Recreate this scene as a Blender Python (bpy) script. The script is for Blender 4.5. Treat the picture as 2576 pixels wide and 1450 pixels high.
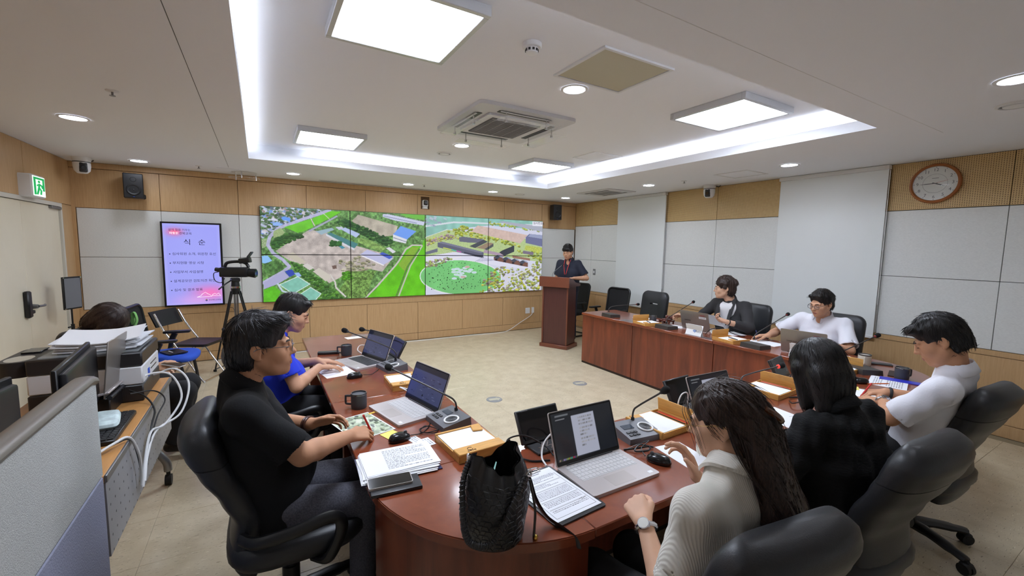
import bpy, bmesh, math, random
import numpy as np
from mathutils import Vector, Matrix, Euler
random.seed(7)
for o in list(bpy.data.objects): bpy.data.objects.remove(o)
scene = bpy.context.scene
COL = scene.collection
PI = math.pi
def R(a): return math.radians(a)

# ------------------------------------------------------------------ camera
CAM_H, F_PX = 1.67, 1073.69
yaw, pit, rol = R(30.609), R(5.528), R(-1.010)
fw = Vector((math.sin(yaw)*math.cos(pit), math.cos(yaw)*math.cos(pit), -math.sin(pit)))
rt = Vector((math.cos(yaw), -math.sin(yaw), 0)); dn = fw.cross(rt)
c_, s_ = math.cos(rol), math.sin(rol)
rt2 = c_*rt + s_*dn; dn2 = -s_*rt + c_*dn
cam_d = bpy.data.cameras.new('camera'); cam_d.sensor_width = 36; cam_d.sensor_fit = 'HORIZONTAL'
cam_d.lens = F_PX/2576*36; cam_d.clip_start = .02
cam = bpy.data.objects.new('camera', cam_d); COL.objects.link(cam)
M = Matrix.Identity(4)
for i, a in enumerate((rt2, -dn2, -fw)):
    for j in range(3): M[j][i] = a[j]
M.translation = (0, 0, CAM_H); cam.matrix_world = M
scene.camera = cam

# ------------------------------------------------------------------ world, exposure
w = bpy.data.worlds.new('world'); scene.world = w; w.use_nodes = True
w.node_tree.nodes['Background'].inputs[0].default_value = (.8, .85, 1, 1)
w.node_tree.nodes['Background'].inputs[1].default_value = .05
vs = scene.view_settings
vs.view_transform = 'Standard'; vs.look = 'None'; vs.exposure = 0.22; vs.gamma = 1; vs.use_curve_mapping = False
E_PANEL, E_DOWN, E_COVE = 30.0, 50.0, 16.0        # strengths of the ceiling panels, downlights and cove strips

# ------------------------------------------------------------------ materials
def srgb(r, g, b):
    f = lambda c: (c/12.92 if c <= .04045 else ((c+.055)/1.055)**2.4)
    return (f(r/255), f(g/255), f(b/255), 1)
MATS = {}
def mat(name, col=(128, 128, 128), rough=.5, metal=0., emit=0., noise=None, bump=None, spec=.5, alpha=None, trans=0., attr=None, sheen=0., coat=0.):
    """noise=(scale, amount, (sx,sy,sz)) colour mottling; bump=(scale, strength, (sx,sy,sz))"""
    if name in MATS: return MATS[name]
    m = bpy.data.materials.new(name); m.use_nodes = True; MATS[name] = m
    nt = m.node_tree; b = nt.nodes['Principled BSDF']; L = nt.links
    c = srgb(*col)
    b.inputs['Base Color'].default_value = c; b.inputs['Roughness'].default_value = rough
    b.inputs['Metallic'].default_value = metal; b.inputs['Specular IOR Level'].default_value = spec
    if sheen: b.inputs['Sheen Weight'].default_value = sheen
    if coat: b.inputs['Coat Weight'].default_value = coat; b.inputs['Coat Roughness'].default_value = .12
    if trans: b.inputs['Transmission Weight'].default_value = trans; b.inputs['IOR'].default_value = 1.1
    if alpha is not None: b.inputs['Alpha'].default_value = alpha
    if emit:
        b.inputs['Emission Color'].default_value = c; b.inputs['Emission Strength'].default_value = emit
    if noise or bump:
        tc = nt.nodes.new('ShaderNodeTexCoord')
    def tex(sc, vec, detail=4):
        mp = nt.nodes.new('ShaderNodeMapping'); mp.inputs['Scale'].default_value = vec
        L.new(tc.outputs['Object'], mp.inputs[0])
        n = nt.nodes.new('ShaderNodeTexNoise'); n.inputs['Scale'].default_value = sc; n.inputs['Detail'].default_value = detail
        L.new(mp.outputs[0], n.inputs['Vector']); return n
    if noise:
        n = tex(noise[0], noise[2] if len(noise) > 2 else (1, 1, 1))
        r = nt.nodes.new('ShaderNodeValToRGB'); a = noise[1]
        r.color_ramp.elements[0].position = .3; r.color_ramp.elements[1].position = .7
        r.color_ramp.elements[0].color = [max(0, x*(1-a)) for x in c[:3]]+[1]
        r.color_ramp.elements[1].color = [min(1, x*(1+a)) for x in c[:3]]+[1]
        L.new(n.outputs[0], r.inputs[0]); L.new(r.outputs[0], b.inputs['Base Color'])
    if bump:
        n = tex(bump[0], bump[2] if len(bump) > 2 else (1, 1, 1), 3)
        bp = nt.nodes.new('ShaderNodeBump'); bp.inputs['Strength'].default_value = bump[1]; bp.inputs['Distance'].default_value = .004
        L.new(n.outputs[0], bp.inputs['Height']); L.new(bp.outputs[0], b.inputs['Normal'])
    if attr:
        a = nt.nodes.new('ShaderNodeAttribute'); a.attribute_name = 'Col'
        if attr != 'emit': L.new(a.outputs['Color'], b.inputs['Base Color'])
        if attr == 'emit':
            L.new(a.outputs['Color'], b.inputs['Emission Color']); b.inputs['Emission Strength'].default_value = emit or 1
    return m

# ------------------------------------------------------------------ mesh building
class MB:
    def __init__(s): s.v = []; s.f = []; s.mi = []
    def add(s, vs, fs, mi=0, T=None):
        n = len(s.v)
        if T is not None: vs = [tuple(T @ Vector(p)) for p in vs]
        s.v += [tuple(p) for p in vs]; s.f += [tuple(i+n for i in f) for f in fs]; s.mi += [mi]*len(fs)
        return s
    def box(s, c, d, bev=0., mi=0, rot=None, seg=1, T=None):
        bm = bmesh.new(); bmesh.ops.create_cube(bm, size=1)
        bmesh.ops.scale(bm, vec=d, verts=bm.verts)
        if bev: bmesh.ops.bevel(bm, geom=bm.edges[:]+bm.verts[:], offset=bev, segments=seg, affect='EDGES', profile=.5)
        X = Matrix.Translation(c)
        if rot is not None: X = X @ (rot if isinstance(rot, Matrix) else Euler(rot).to_matrix().to_4x4())
        if T is not None: X = T @ X
        bm.transform(X); bm.verts.index_update()
        s.add([v.co for v in bm.verts], [[v.index for v in f.verts] for f in bm.faces], mi); bm.free(); return s
    def b2(s, x0, x1, y0, y1, z0, z1, bev=0., mi=0):
        return s.box(((x0+x1)/2, (y0+y1)/2, (z0+z1)/2), (abs(x1-x0), abs(y1-y0), abs(z1-z0)), bev, mi)
    def tube(s, path, r, n=8, caps=True, mi=0, T=None, flat=None, close=False):
        P = [Vector(p) for p in path]; m = len(P)
        rs = list(r) if hasattr(r, '__len__') else [r]*m
        vs = []; up = None
        for i, p in enumerate(P):
            if close: t = P[(i+1) % m]-P[i-1]
            else: t = P[min(i+1, m-1)]-P[max(i-1, 0)]
            if t.length < 1e-9: t = Vector((0, 0, 1))
            t.normalize()
            if up is None:
                a = Vector((0, 0, 1)) if abs(t.z) < .9 else Vector((0, 1, 0))
                up = (a - t*a.dot(t)).normalized()
            else:
                up = (up - t*up.dot(t)); up = up.normalized() if up.length > 1e-6 else t.orthogonal().normalized()
            sd = t.cross(up)
            fx = flat or 1.
            for k in range(n):
                an = 2*PI*k/n
                vs.append(p + sd*math.cos(an)*rs[i] + up*math.sin(an)*rs[i]*fx)
        fs = []
        for i in range(m if close else m-1):
            j = (i+1) % m
            for k in range(n):
                fs.append((i*n+k, i*n+(k+1) % n, j*n+(k+1) % n, j*n+k))
        if caps and not close: fs += [tuple(range(n-1, -1, -1)), tuple((m-1)*n+k for k in range(n))]
        return s.add(vs, fs, mi, T)
    def cyl(s, p0, p1, r0, r1=None, n=16, mi=0, T=None): return s.tube([p0, p1], [r0, r0 if r1 is None else r1], n, True, mi, T)
    def lathe(s, prof, n=24, mi=0, T=None, cap=True, sx=1, sy=1):
        vs = []; fs = []; m = len(prof)
        for r, z in prof:
            for k in range(n):
                a = 2*PI*k/n; vs.append((r*math.cos(a)*sx, r*math.sin(a)*sy, z))
        for i in range(m-1):
            for k in range(n): fs.append((i*n+k, i*n+(k+1) % n, (i+1)*n+(k+1) % n, (i+1)*n+k))
        if cap: fs += [tuple(range(n-1, -1, -1)), tuple((m-1)*n+k for k in range(n))]
        return s.add(vs, fs, mi, T)
    def prism(s, poly, z0, z1, mi=0, T=None):
        n = len(poly)
        vs = [(x, y, z0) for x, y in poly]+[(x, y, z1) for x, y in poly]
        fs = [tuple(range(n-1, -1, -1)), tuple(range(n, 2*n))]+[(i, (i+1) % n, n+(i+1) % n, n+i) for i in range(n)]
        return s.add(vs, fs, mi, T)
    def sph(s, c, r, n=12, mi=0, sc=(1, 1, 1), T=None):
        X = Matrix.Translation(c) @ Matrix.Diagonal((*sc, 1))
        if T is not None: X = T @ X
        pr = [(max(1e-4, r*math.sin(PI*i/n)), -r*math.cos(PI*i/n)) for i in range(n+1)]
        return s.lathe(pr, max(8, int(n*1.5)), mi, X)
    def build(s, name, mats, parent=None, ang=40, smooth=True):
        me = bpy.data.meshes.new(name); me.from_pydata(s.v, [], s.f)
        if not isinstance(mats, (list, tuple)): mats = [mats]
        for m in mats: me.materials.append(MATS[m] if isinstance(m, str) else m)
        me.polygons.foreach_set('material_index', s.mi)
        bm = bmesh.new(); bm.from_mesh(me); bmesh.ops.recalc_face_normals(bm, faces=bm.faces); bm.to_mesh(me); bm.free()
        if smooth:
            me.polygons.foreach_set('use_smooth', [True]*len(me.polygons)); me.set_sharp_from_angle(angle=R(ang))
        me.update()
        o = bpy.data.objects.new(name, me); COL.objects.link(o)
        if parent is not None: o.parent = parent
        return o
def rmat(x=0, y=0, z=0): return Euler((x, y, z)).to_matrix().to_4x4()
def TR(loc, rz=0, rx=0, ry=0): return Matrix.Translation(loc) @ rmat(0, 0, rz) @ rmat(rx, ry, 0)
def tag(o, label, cat, group=None, kind=None):
    o['label'] = label; o['category'] = cat
    if group: o['group'] = group
    if kind: o['kind'] = kind
    return o
def thing(name, label, cat, loc=(0, 0, 0), rz=0, group=None, rx=0, ry=0):
    o = bpy.data.objects.new(name, None); COL.objects.link(o); o.empty_display_size = .1
    o.matrix_world = TR(loc, rz, rx, ry)
    return tag(o, label, cat, group)
def struct(o):
    o['kind'] = 'structure'; return o
def copy_tree(o, parent=None):
    c = o.copy(); COL.objects.link(c); c.parent = parent
    for ch in list(o.children): copy_tree(ch, c)
    return c
def place(root, loc, rz=0, label=None, group=None):
    r = copy_tree(root); r.matrix_world = TR(loc, rz)
    if label: r['label'] = label
    if group: r['group'] = group
    return r
def catmull(pts, n=8):
    P = [Vector(p) for p in pts]; P = [2*P[0]-P[1]]+P+[2*P[-1]-P[-2]]; out = []
    for i in range(1, len(P)-2):
        for k in range(n):
            t = k/n; a, b, c, d = P[i-1], P[i], P[i+1], P[i+2]
            out.append(.5*((2*b)+(c-a)*t+(2*a-5*b+4*c-d)*t*t+(3*b-a-3*c+d)*t**3))
    out.append(P[-2]); return out
def rrect(w, h, r, n=5, cx=0, cy=0):
    out = []
    for (sx, sy, a0) in ((1, 1, 0), (-1, 1, 90), (-1, -1, 180), (1, -1, 270)):
        for k in range(n+1):
            a = R(a0+90*k/n); out.append((cx+sx*(w/2-r)+r*math.cos(a), cy+sy*(h/2-r)+r*math.sin(a)))
    return out
def lettering(name, txt, size, M4, m, parent=None, sx=1., align='CENTER', depth=.0004, world=False):
    cu = bpy.data.curves.new(name, 'FONT'); cu.body = txt; cu.size = size; cu.align_x = align; cu.align_y = 'CENTER'
    cu.extrude = depth; cu.resolution_u = 2
    t = bpy.data.objects.new(name, cu); me = bpy.data.meshes.new_from_object(t)
    bpy.data.objects.remove(t)
    me.transform(M4 @ Matrix.Diagonal((sx, 1, 1, 1)))
    me.materials.clear(); me.materials.append(MATS[m])
    o = bpy.data.objects.new(name, me); COL.objects.link(o)
    if parent is not None: o.parent = parent
    return o

# palette
mat('ceiling_white', (242, 243, 247), .9)
mat('plaster', (222, 221, 218), .9)
mat('metal_white', (228, 228, 228), .4)
mat('plastic_white', (236, 236, 236), .35)
mat('plastic_black', (22, 22, 24), .38)
mat('plastic_dark', (48, 48, 50), .42)
mat('rubber_black', (16, 16, 17), .6)
mat('grey_metal', (140, 140, 142), .35, .7)
mat('chrome', (215, 215, 218), .12, 1.)
mat('silver', (186, 178, 174), .36, .35)
mat('grey_plastic', (92, 92, 94), .45)
mat('paper', (240, 241, 245), .8)
mat('ink', (46, 46, 54), .8)
mat('bamboo', (214, 160, 84), .45, noise=(14, .1, (1, 8, 8)))
mat('red', (205, 40, 36), .45)
mat('yellow_note', (238, 226, 120), .8)
mat('navy', (28, 30, 84), .5)
mat('orange', (226, 110, 40), .5)
mat('lens_black', (8, 8, 10), .08, coat=1.)
mat('screen_off', (16, 17, 20), .12)
mat('leather', (41, 42, 45), .4, bump=(260, .12), spec=.45)
mat('leather_bag', (34, 34, 37), .36, bump=(300, .1), spec=.55)
mat('mesh_black', (24, 24, 26), .8, bump=(700, .5))
mat('seat_black', (22, 22, 24), .85)
mat('clear_plastic', (235, 242, 245), .06, alpha=.22)
mat('glass_lens', (240, 245, 248), .03, alpha=.12)
# ================================================================== the room
X0, X1, Y0, Y1, ZC = -1.95, 5.84, -1.6, 7.25, 2.61
def nodes_mat(name, rough=.5):
    m = bpy.data.materials.new(name); m.use_nodes = True; MATS[name] = m
    b = m.node_tree.nodes['Principled BSDF']; b.inputs['Roughness'].default_value = rough
    return m, m.node_tree, b
def wood_mat(name, col, col2, scale, vec, rough, coat=0., bump=.0):
    m, nt, b = nodes_mat(name, rough); L = nt.links
    g = nt.nodes.new('ShaderNodeNewGeometry'); mp = nt.nodes.new('ShaderNodeMapping'); mp.inputs['Scale'].default_value = vec
    oi = nt.nodes.new('ShaderNodeObjectInfo'); ad = nt.nodes.new('ShaderNodeVectorMath'); ad.operation = 'MULTIPLY_ADD'
    cb = nt.nodes.new('ShaderNodeCombineXYZ')
    for i in range(3): L.new(oi.outputs['Random'], cb.inputs[i])
    L.new(cb.outputs[0], ad.inputs[0]); ad.inputs[1].default_value = (7, 5, 3); L.new(g.outputs['Position'], ad.inputs[2])
    L.new(ad.outputs[0], mp.inputs[0])
    n = nt.nodes.new('ShaderNodeTexNoise'); n.inputs['Scale'].default_value = scale; n.inputs['Detail'].default_value = 6; n.inputs['Roughness'].default_value = .6
    n.inputs['Distortion'].default_value = .6
    L.new(mp.outputs[0], n.inputs['Vector'])
    r = nt.nodes.new('ShaderNodeValToRGB'); r.color_ramp.elements[0].position = .32; r.color_ramp.elements[1].position = .68
    r.color_ramp.elements[0].color = srgb(*col2); r.color_ramp.elements[1].color = srgb(*col)
    L.new(n.outputs[0], r.inputs[0]); L.new(r.outputs[0], b.inputs['Base Color'])
    if coat: b.inputs['Coat Weight'].default_value = coat; b.inputs['Coat Roughness'].default_value = .1
    return m
wood_mat('oak', (208, 172, 126), (194, 156, 110), 3, (26, 26, 1.4), .45)
wood_mat('mahogany_side', (138, 68, 42), (96, 42, 27), 2.2, (5, 5, .5), .3, .25)
wood_mat('mahogany_top', (142, 72, 44), (118, 57, 37), 3, (1.4, 1.4, 1.4), .22, .4)
wood_mat('door_cream', (240, 232, 208), (234, 224, 198), 2, (1, 1, .4), .35)
mat('groove', (96, 70, 44), .8)
mat('joint_grey', (96, 98, 96), .9)
mat('fabric_grey', (228, 229, 226), .95, noise=(60, .05, (1, 1, 3)), bump=(400, .2))
mat('blind_fabric', (234, 237, 236), .85, bump=(900, .08))
# perforated acoustic wood
m, nt, b = nodes_mat('perforated_wood', .5); L = nt.links
g = nt.nodes.new('ShaderNodeNewGeometry'); v1 = nt.nodes.new('ShaderNodeVectorMath'); v1.operation = 'MULTIPLY'
v1.inputs[1].default_value = (0, 62, 62); L.new(g.outputs['Position'], v1.inputs[0])
v2 = nt.nodes.new('ShaderNodeVectorMath'); v2.operation = 'FRACTION'; L.new(v1.outputs[0], v2.inputs[0])
v3 = nt.nodes.new('ShaderNodeVectorMath'); v3.operation = 'DISTANCE'; v3.inputs[1].default_value = (0, .5, .5); L.new(v2.outputs[0], v3.inputs[0])
lt = nt.nodes.new('ShaderNodeMath'); lt.operation = 'LESS_THAN'; lt.inputs[1].default_value = .24; L.new(v3.outputs['Value'], lt.inputs[0])
n = nt.nodes.new('ShaderNodeTexNoise'); n.inputs['Scale'].default_value = 40; L.new(g.outputs['Position'], n.inputs['Vector'])
r = nt.nodes.new('ShaderNodeValToRGB'); r.color_ramp.elements[0].color = srgb(202, 168, 112); r.color_ramp.elements[1].color = srgb(220, 190, 136); L.new(n.outputs[0], r.inputs[0])
mx = nt.nodes.new('ShaderNodeMix'); mx.data_type = 'RGBA'; L.new(lt.outputs[0], mx.inputs[0]); L.new(r.outputs[0], mx.inputs[6]); mx.inputs[7].default_value = srgb(104, 72, 40)
L.new(mx.outputs[2], b.inputs['Base Color'])
# vinyl floor tiles
m, nt, b = nodes_mat('vinyl_tile', .32); L = nt.links
g = nt.nodes.new('ShaderNodeNewGeometry'); oi = nt.nodes.new('ShaderNodeObjectInfo')
n = nt.nodes.new('ShaderNodeTexNoise'); n.inputs['Scale'].default_value = 7; n.inputs['Detail'].default_value = 5; L.new(g.outputs['Position'], n.inputs['Vector'])
r = nt.nodes.new('ShaderNodeValToRGB'); r.color_ramp.elements[0].position = .3; r.color_ramp.elements[1].position = .7
r.color_ramp.elements[0].color = srgb(194, 178, 148); r.color_ramp.elements[1].color = srgb(212, 198, 170); L.new(n.outputs[0], r.inputs[0])
last = r.outputs[0]
for sc, vec, rz, th, colr in ((24, (1, 4.6, 1), .5, .675, (150, 134, 106)), (30, (1, 4, 1), .2, .685, (228, 218, 194)), (44, (1, 4.4, 1), .9, .70, (128, 112, 86))):
    mp = nt.nodes.new('ShaderNodeMapping'); mp.inputs['Scale'].default_value = vec; mp.inputs['Rotation'].default_value = (0, 0, rz); L.new(g.outputs['Position'], mp.inputs[0])
    q = nt.nodes.new('ShaderNodeTexNoise'); q.inputs['Scale'].default_value = sc; q.inputs['Detail'].default_value = 2; L.new(mp.outputs[0], q.inputs['Vector'])
    gt = nt.nodes.new('ShaderNodeMapRange'); gt.inputs[1].default_value = th-.03; gt.inputs[2].default_value = th+.03; L.new(q.outputs[0], gt.inputs[0])
    mx = nt.nodes.new('ShaderNodeMix'); mx.data_type = 'RGBA'; L.new(gt.outputs[0], mx.inputs[0]); L.new(last, mx.inputs[6]); mx.inputs[7].default_value = srgb(*colr); last = mx.outputs[2]
L.new(last, b.inputs['Base Color'])
mat('tile_joint', (150, 138, 112), .9)

# ---- floor and its tiles
fl = struct(MB().b2(X0-.1, X1+.1, Y0-.1, Y1+.1, -.1, -.004).build('floor', 'tile_joint'))
TS = .45
tm = MB(); h = TS/2-.0006; e = h-.002
tm.add([(-h, -h, -.004), (h, -h, -.004), (h, h, -.004), (-h, h, -.004), (-h, -h, -.0012), (h, -h, -.0012), (h, h, -.0012), (-h, h, -.0012), (-e, -e, 0), (e, -e, 0), (e, e, 0), (-e, e, 0)],
       [(8, 9, 10, 11)]+[(4+i, 4+(i+1) % 4, 8+(i+1) % 4, 8+i) for i in range(4)]+[(i, (i+1) % 4, 4+(i+1) % 4, 4+i) for i in range(4)])
t0 = tm.build('floor_tile', 'vinyl_tile', fl, smooth=False)
spots = []
gx = [-.59+TS*(i+.5) for i in range(-4, 16)]; gy = [3.17+TS*(j+.5) for j in range(-12, 10)]
for x in gx:
    for y in gy:
        if x-h > X0-.3 and x+h < X1+.3 and y+h < Y1+.3 and y-h > Y0-.3:
            q = Vector((x, y, 0))-Vector((0, 0, CAM_H)); dz = q.dot(fw)
            vis = dz > .3 and abs(q.dot(rt2)/dz) < 1.28 and abs(q.dot(dn2)/dz) < .78
            spots.append((not vis, q.length, x, y))
spots.sort()
rest = MB(); first = True
for k, (nv, dd, x, y) in enumerate(spots):
    if k < 300 and not nv:
        o = t0 if first else t0.copy()
        if not first: COL.objects.link(o)
        first = False; o.parent = fl; o.location = (x, y, 0)
    else: rest.add(tm.v, tm.f, 0, Matrix.Translation((x, y, 0)))
if rest.v: rest.build('floor_tile', 'vinyl_tile', fl, smooth=False)['kind'] = 'stuff'

# ---- panel helpers: every panel of a wall is its own child piece
def panels_y(parent, name, m, xs, z0, z1, y, th=.02, gap=.005, bev=.0015):      # on the back wall (faces -Y)
    for a, b2_ in zip(xs[:-1], xs[1:]):
        MB().b2(a+gap/2, b2_-gap/2, y, y+th, z0+gap/2, z1-gap/2, bev).build(name, m, parent)
def panels_x(parent, name, m, ys, z0, z1, x, th=.02, gap=.005, bev=.0015):      # on a side wall
    for a, b2_ in zip(ys[:-1], ys[1:]):
        MB().b2(x, x+th, a+gap/2, b2_-gap/2, z0+gap/2, z1-gap/2, bev).build(name, m, parent)
# ---- wall with the screens
wb = MB(); wb.b2(X0-.1, X1+.1, Y1+.02, Y1+.15, 0, 2.9)
wb = struct(wb.build('wall_back', 'groove'))
VX = [X0, -1.10, -.236, .64, 1.505, 2.37, 3.223, 4.087, 4.966, X1]
panels_y(wb, 'cornice_strip', 'oak', [X0, X1], 2.535, ZC, Y1-.012, .032)
NX = (2.43, 2.585, 2.295, 2.505)                                  # recess for the wall camera
for a, b2_ in zip(VX[:-1], VX[1:]):
    if a < NX[0] < b2_:
        MBn = MB()
        for (p, q, r0, r1) in ((a+.0025, NX[0], 2.0575, 2.5325), (NX[1], b2_-.0025, 2.0575, 2.5325), (NX[0], NX[1], 2.0575, NX[2]), (NX[0], NX[1], NX[3], 2.5325)):
            MBn.b2(p, q, Y1, Y1+.02, r0, r1)
        MBn.build('wood_panel', 'oak', wb)
    else: MB().b2(a+.0025, b2_-.0025, Y1, Y1+.02, 2.0575, 2.5325, .0015).build('wood_panel', 'oak', wb)
mat('niche_brown', (70, 46, 32), .8)
for zz in ((.79, 1.45), (1.45, 2.055)):
    panels_y(wb, 'fabric_panel', 'fabric_grey', [X0+.04, -1.10, -.236, .64], *zz, Y1)
    panels_y(wb, 'fabric_panel', 'fabric_grey', [4.966, X1-.02], *zz, Y1)
panels_y(wb, 'fabric_panel', 'fabric_grey', [.64, 2.37, 4.966], .79, 2.055, Y1+.004)
MB().b2(X0, X0+.035, Y1-.005, Y1+.02, .12, 2.53).build('corner_post', 'oak', wb)
panels_y(wb, 'rail_strip', 'oak', [X0, X1], .675, .79, Y1-.006, .026)
panels_y(wb, 'wood_panel', 'oak', VX, .125, .675, Y1)
panels_y(wb, 'plinth_strip', 'oak', [X0, 2.37, X1], 0, .125, Y1)
MB().b2(2.1, 2.235, Y1-.002, Y1+.001, 2.34, 2.475).build('access_hatch', 'oak', wb)
# ---- wall with the blinds
wr = MB(); wr.b2(X1+.02, X1+.15, Y0-.1, Y1+.1, 0, 2.9)
wr = struct(wr.build('wall_right', 'joint_grey'))
YR = [Y0, -.65, .2, 1.088, 1.957, 3.065, 3.966, 4.86, 5.95, 6.72, Y1]
panels_x(wr, 'perforated_panel', 'perforated_wood', YR, 2.122, ZC, X1)
for zz in ((.79, 1.428), (1.428, 2.12)): panels_x(wr, 'fabric_panel', 'fabric_grey', YR, *zz, X1)
panels_x(wr, 'rail_strip', 'oak', [Y0, Y1], .735, .79, X1-.006, .026)
panels_x(wr, 'wood_panel', 'oak', [Y0, -1.2, -.33, .53, 1.389, 2.25, 3.1, 3.966, 4.83, 5.69, 6.55, Y1], .118, .735, X1)
struct(MB().b2(X1-.004, X1+.02, Y0, Y1, 0, .116, .002).build('baseboard_right', 'oak'))
# ---- wall with the door
wl = MB()
wl.b2(X0-.15, X0-.02, Y0-.1, 5.06, 0, 2.9); wl.b2(X0-.15, X0-.02, 6.9, Y1+.1, 0, 2.9); wl.b2(X0-.15, X0-.02, 5.06, 6.9, 2.04, 2.9)
wl = struct(wl.build('wall_left', 'groove'))
panels_x(wl, 'wood_panel', 'oak', [Y0, .2, 1.06, 1.93, 2.8, 3.66, 4.52, 5.2, 6.07, Y1], 2.075, ZC, X0-.02)
panels_x(wl, 'wood_panel', 'oak', [6.93, Y1], 0, 2.075, X0-.02)
panels_x(wl, 'wood_panel', 'oak', [Y0, .2, 1.06, 1.93, 2.8, 3.66, 4.52, 5.03], 0, 2.075, X0-.02)
fr = MB(); fr.b2(X0-.06, X0+.008, 6.885, 6.93, 0, 2.075); fr.b2(X0-.06, X0+.008, 5.03, 5.075, 0, 2.075); fr.b2(X0-.06, X0+.008, 5.075, 6.885, 2.035, 2.075)
mat('door_frame_white', (214, 210, 198), .5)
struct(fr.build('trim_1', 'door_frame_white'))
d1 = struct(MB().b2(X0-.05, X0-.012, 5.98, 6.882, .006, 2.03, .002).build('door_1', 'door_cream'))
d2 = struct(MB().b2(X0-.05, X0-.012, 5.08, 5.974, .006, 2.03, .002).build('door_2', 'door_cream'))
k = MB(); k.b2(X0-.012, X0+.03, 5.85, 5.925, .9, 1.16, .012); k.b2(X0-.012, X0+.02, 5.925, 6.0, .93, .965, .006)
k = k.build('door_lock', 'plastic_black', d2)
k = MB(); k.cyl((X0, 5.985, 1.0), (X0+.045, 5.985, 1.0), .026, .02); k.tube(catmull([(X0+.05, 5.985, 1.0), (X0+.06, 6.02, 1.0), (X0+.062, 6.08, .997), (X0+.052, 6.12, 1.0)], 5), .011, 8)
k.build('door_handle', 'grey_metal', d1)
MB().b2(X0-.012, X0+.02, 6.62, 6.88, 2.0, 2.03, .004).build('door_closer', 'grey_metal', d1)
# ---- wall behind the camera
struct(MB().b2(X0-.1, X1+.1, Y0-.15, Y0, 0, 2.9).build('wall_front', 'plaster'))

# ---- ceiling with the lit tray
TX0, TX1, TY0, TY1, ZU = -.07, 4.04, 1.47, 5.76, 2.80
cl = MB(); cv = .15
cl.b2(X0-.1, TX0, Y0-.1, Y1+.1, ZC, ZC+.03); cl.b2(TX1, X1+.1, Y0-.1, Y1+.1, ZC, ZC+.03)
cl.b2(TX0, TX1, Y0-.1, TY0, ZC, ZC+.03); cl.b2(TX0, TX1, TY1, Y1+.1, ZC, ZC+.03)
for (a, b2_, c, d) in ((TX0-.015, TX0, TY0-.015, TY1+.015), (TX1, TX1+.015, TY0-.015, TY1+.015), (TX0, TX1, TY0-.015, TY0), (TX0, TX1, TY1, TY1+.015)):
    cl.b2(a, b2_, c, d, ZC+.03, ZC+.082)
for (a, b2_, c, d) in ((TX0-cv-.05, TX0-cv, TY0-cv, TY1+cv), (TX1+cv, TX1+cv+.05, TY0-cv, TY1+cv), (TX0-cv, TX1+cv, TY0-cv-.05, TY0-cv), (TX0-cv, TX1+cv, TY1+cv, TY1+cv+.05)):
    cl.b2(a, b2_, c, d, ZC+.03, ZU)
cl.b2(TX0-cv-.1, TX1+cv+.1, TY0-cv-.1, TY1+cv+.1, ZU, ZU+.1)
cl.b2(X0-.1, X1+.1, Y0-.1, Y1+.1, ZU+.1, ZU+.15)
ce = struct(cl.build('ceiling', 'ceiling_white', smooth=False))
jl = MB(); jl.b2(-.302, -.299, Y0, 6.6, ZC-.0012, ZC); jl.build('ceiling_joint', 'joint_grey', ce)
jl = MB(); jl.b2(-.3, 4.6, 1.248, 1.251, ZC-.0012, ZC); jl.build('ceiling_joint', 'metal_white', ce)
mat('cove_led', (236, 243, 255), emit=E_COVE)
for i, (a, b2_, c, d, w_) in enumerate(((TX0-.075, TX0-.045, TY0-.1, TY1+.1, 'left'), (TX1+.045, TX1+.075, TY0-.1, TY1+.1, 'right'), (TX0-.03, TX1+.03, TY0-.075, TY0-.045, 'near'), (TX0-.03, TX1+.03, TY1+.045, TY1+.075, 'far'))):
    t = thing('cove_light', f'white light strip hidden in the {w_} side of the ceiling tray', 'light', ((a+b2_)/2, (c+d)/2, ZC+.03), 0, 'cove lights of the ceiling tray')
    MB().box((0, 0, .006), (b2_-a, d-c, .012)).build('housing', 'metal_white', t)
    MB().box((0, 0, .018), ((b2_-a)*.7, d-c-.02, .012)).build('strip', 'cove_led', t)
# ================================================================== things on the ceiling
mat('panel_light', (228, 238, 255), emit=E_PANEL)
mat('down_light', (234, 241, 255), emit=E_DOWN)
mat('alu', (205, 206, 208), .35, .5)
def panel_light(cx, cy, label):
    t = thing('ceiling_panel_light', label, 'light', (cx, cy, ZU), 0, 'square panel lights in the ceiling tray')
    s = .325; f = MB()
    for (a, b2_, c, d) in ((-s, s, -s, -s+.03), (-s, s, s-.03, s), (-s, -s+.03, -s+.03, s-.03), (s-.03, s, -s+.03, s-.03)): f.b2(a, b2_, c, d, -.05, 0, .003)
    f.build('frame', 'alu', t)
    MB().b2(-s+.03, s-.03, -s+.03, s-.03, -.034, -.026).build('diffuser', 'panel_light', t)
panel_light(.66, 2.22, 'large bright square ceiling panel light cut by the top edge of the picture')
panel_light(.68, 5.02, 'square ceiling panel light above the left part of the screen wall')
panel_light(3.33, 2.2, 'square ceiling panel light nearest the wall clock')
panel_light(3.36, 4.97, 'square ceiling panel light in the far right corner of the tray')
def downlight(x, y, z, label, r=.075):
    t = thing('downlight', label, 'light', (x, y, z), 0, 'round recessed downlights')
    MB().lathe([(r+.022, -.001), (r+.02, -.006), (r+.004, -.007), (r, -.003)], 28, cap=False).build('trim_ring', 'metal_white', t)
    MB().lathe([(.001, -.004), (r, -.004), (r, -.001), (.001, -.001)], 28, cap=False).build('lamp', 'down_light', t)
downlight(1.98, 2.52, ZU, 'round downlight beside the beige access panel in the tray')
downlight(2.01, 4.57, ZU, 'round downlight behind the ceiling air conditioner in the tray')
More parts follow.
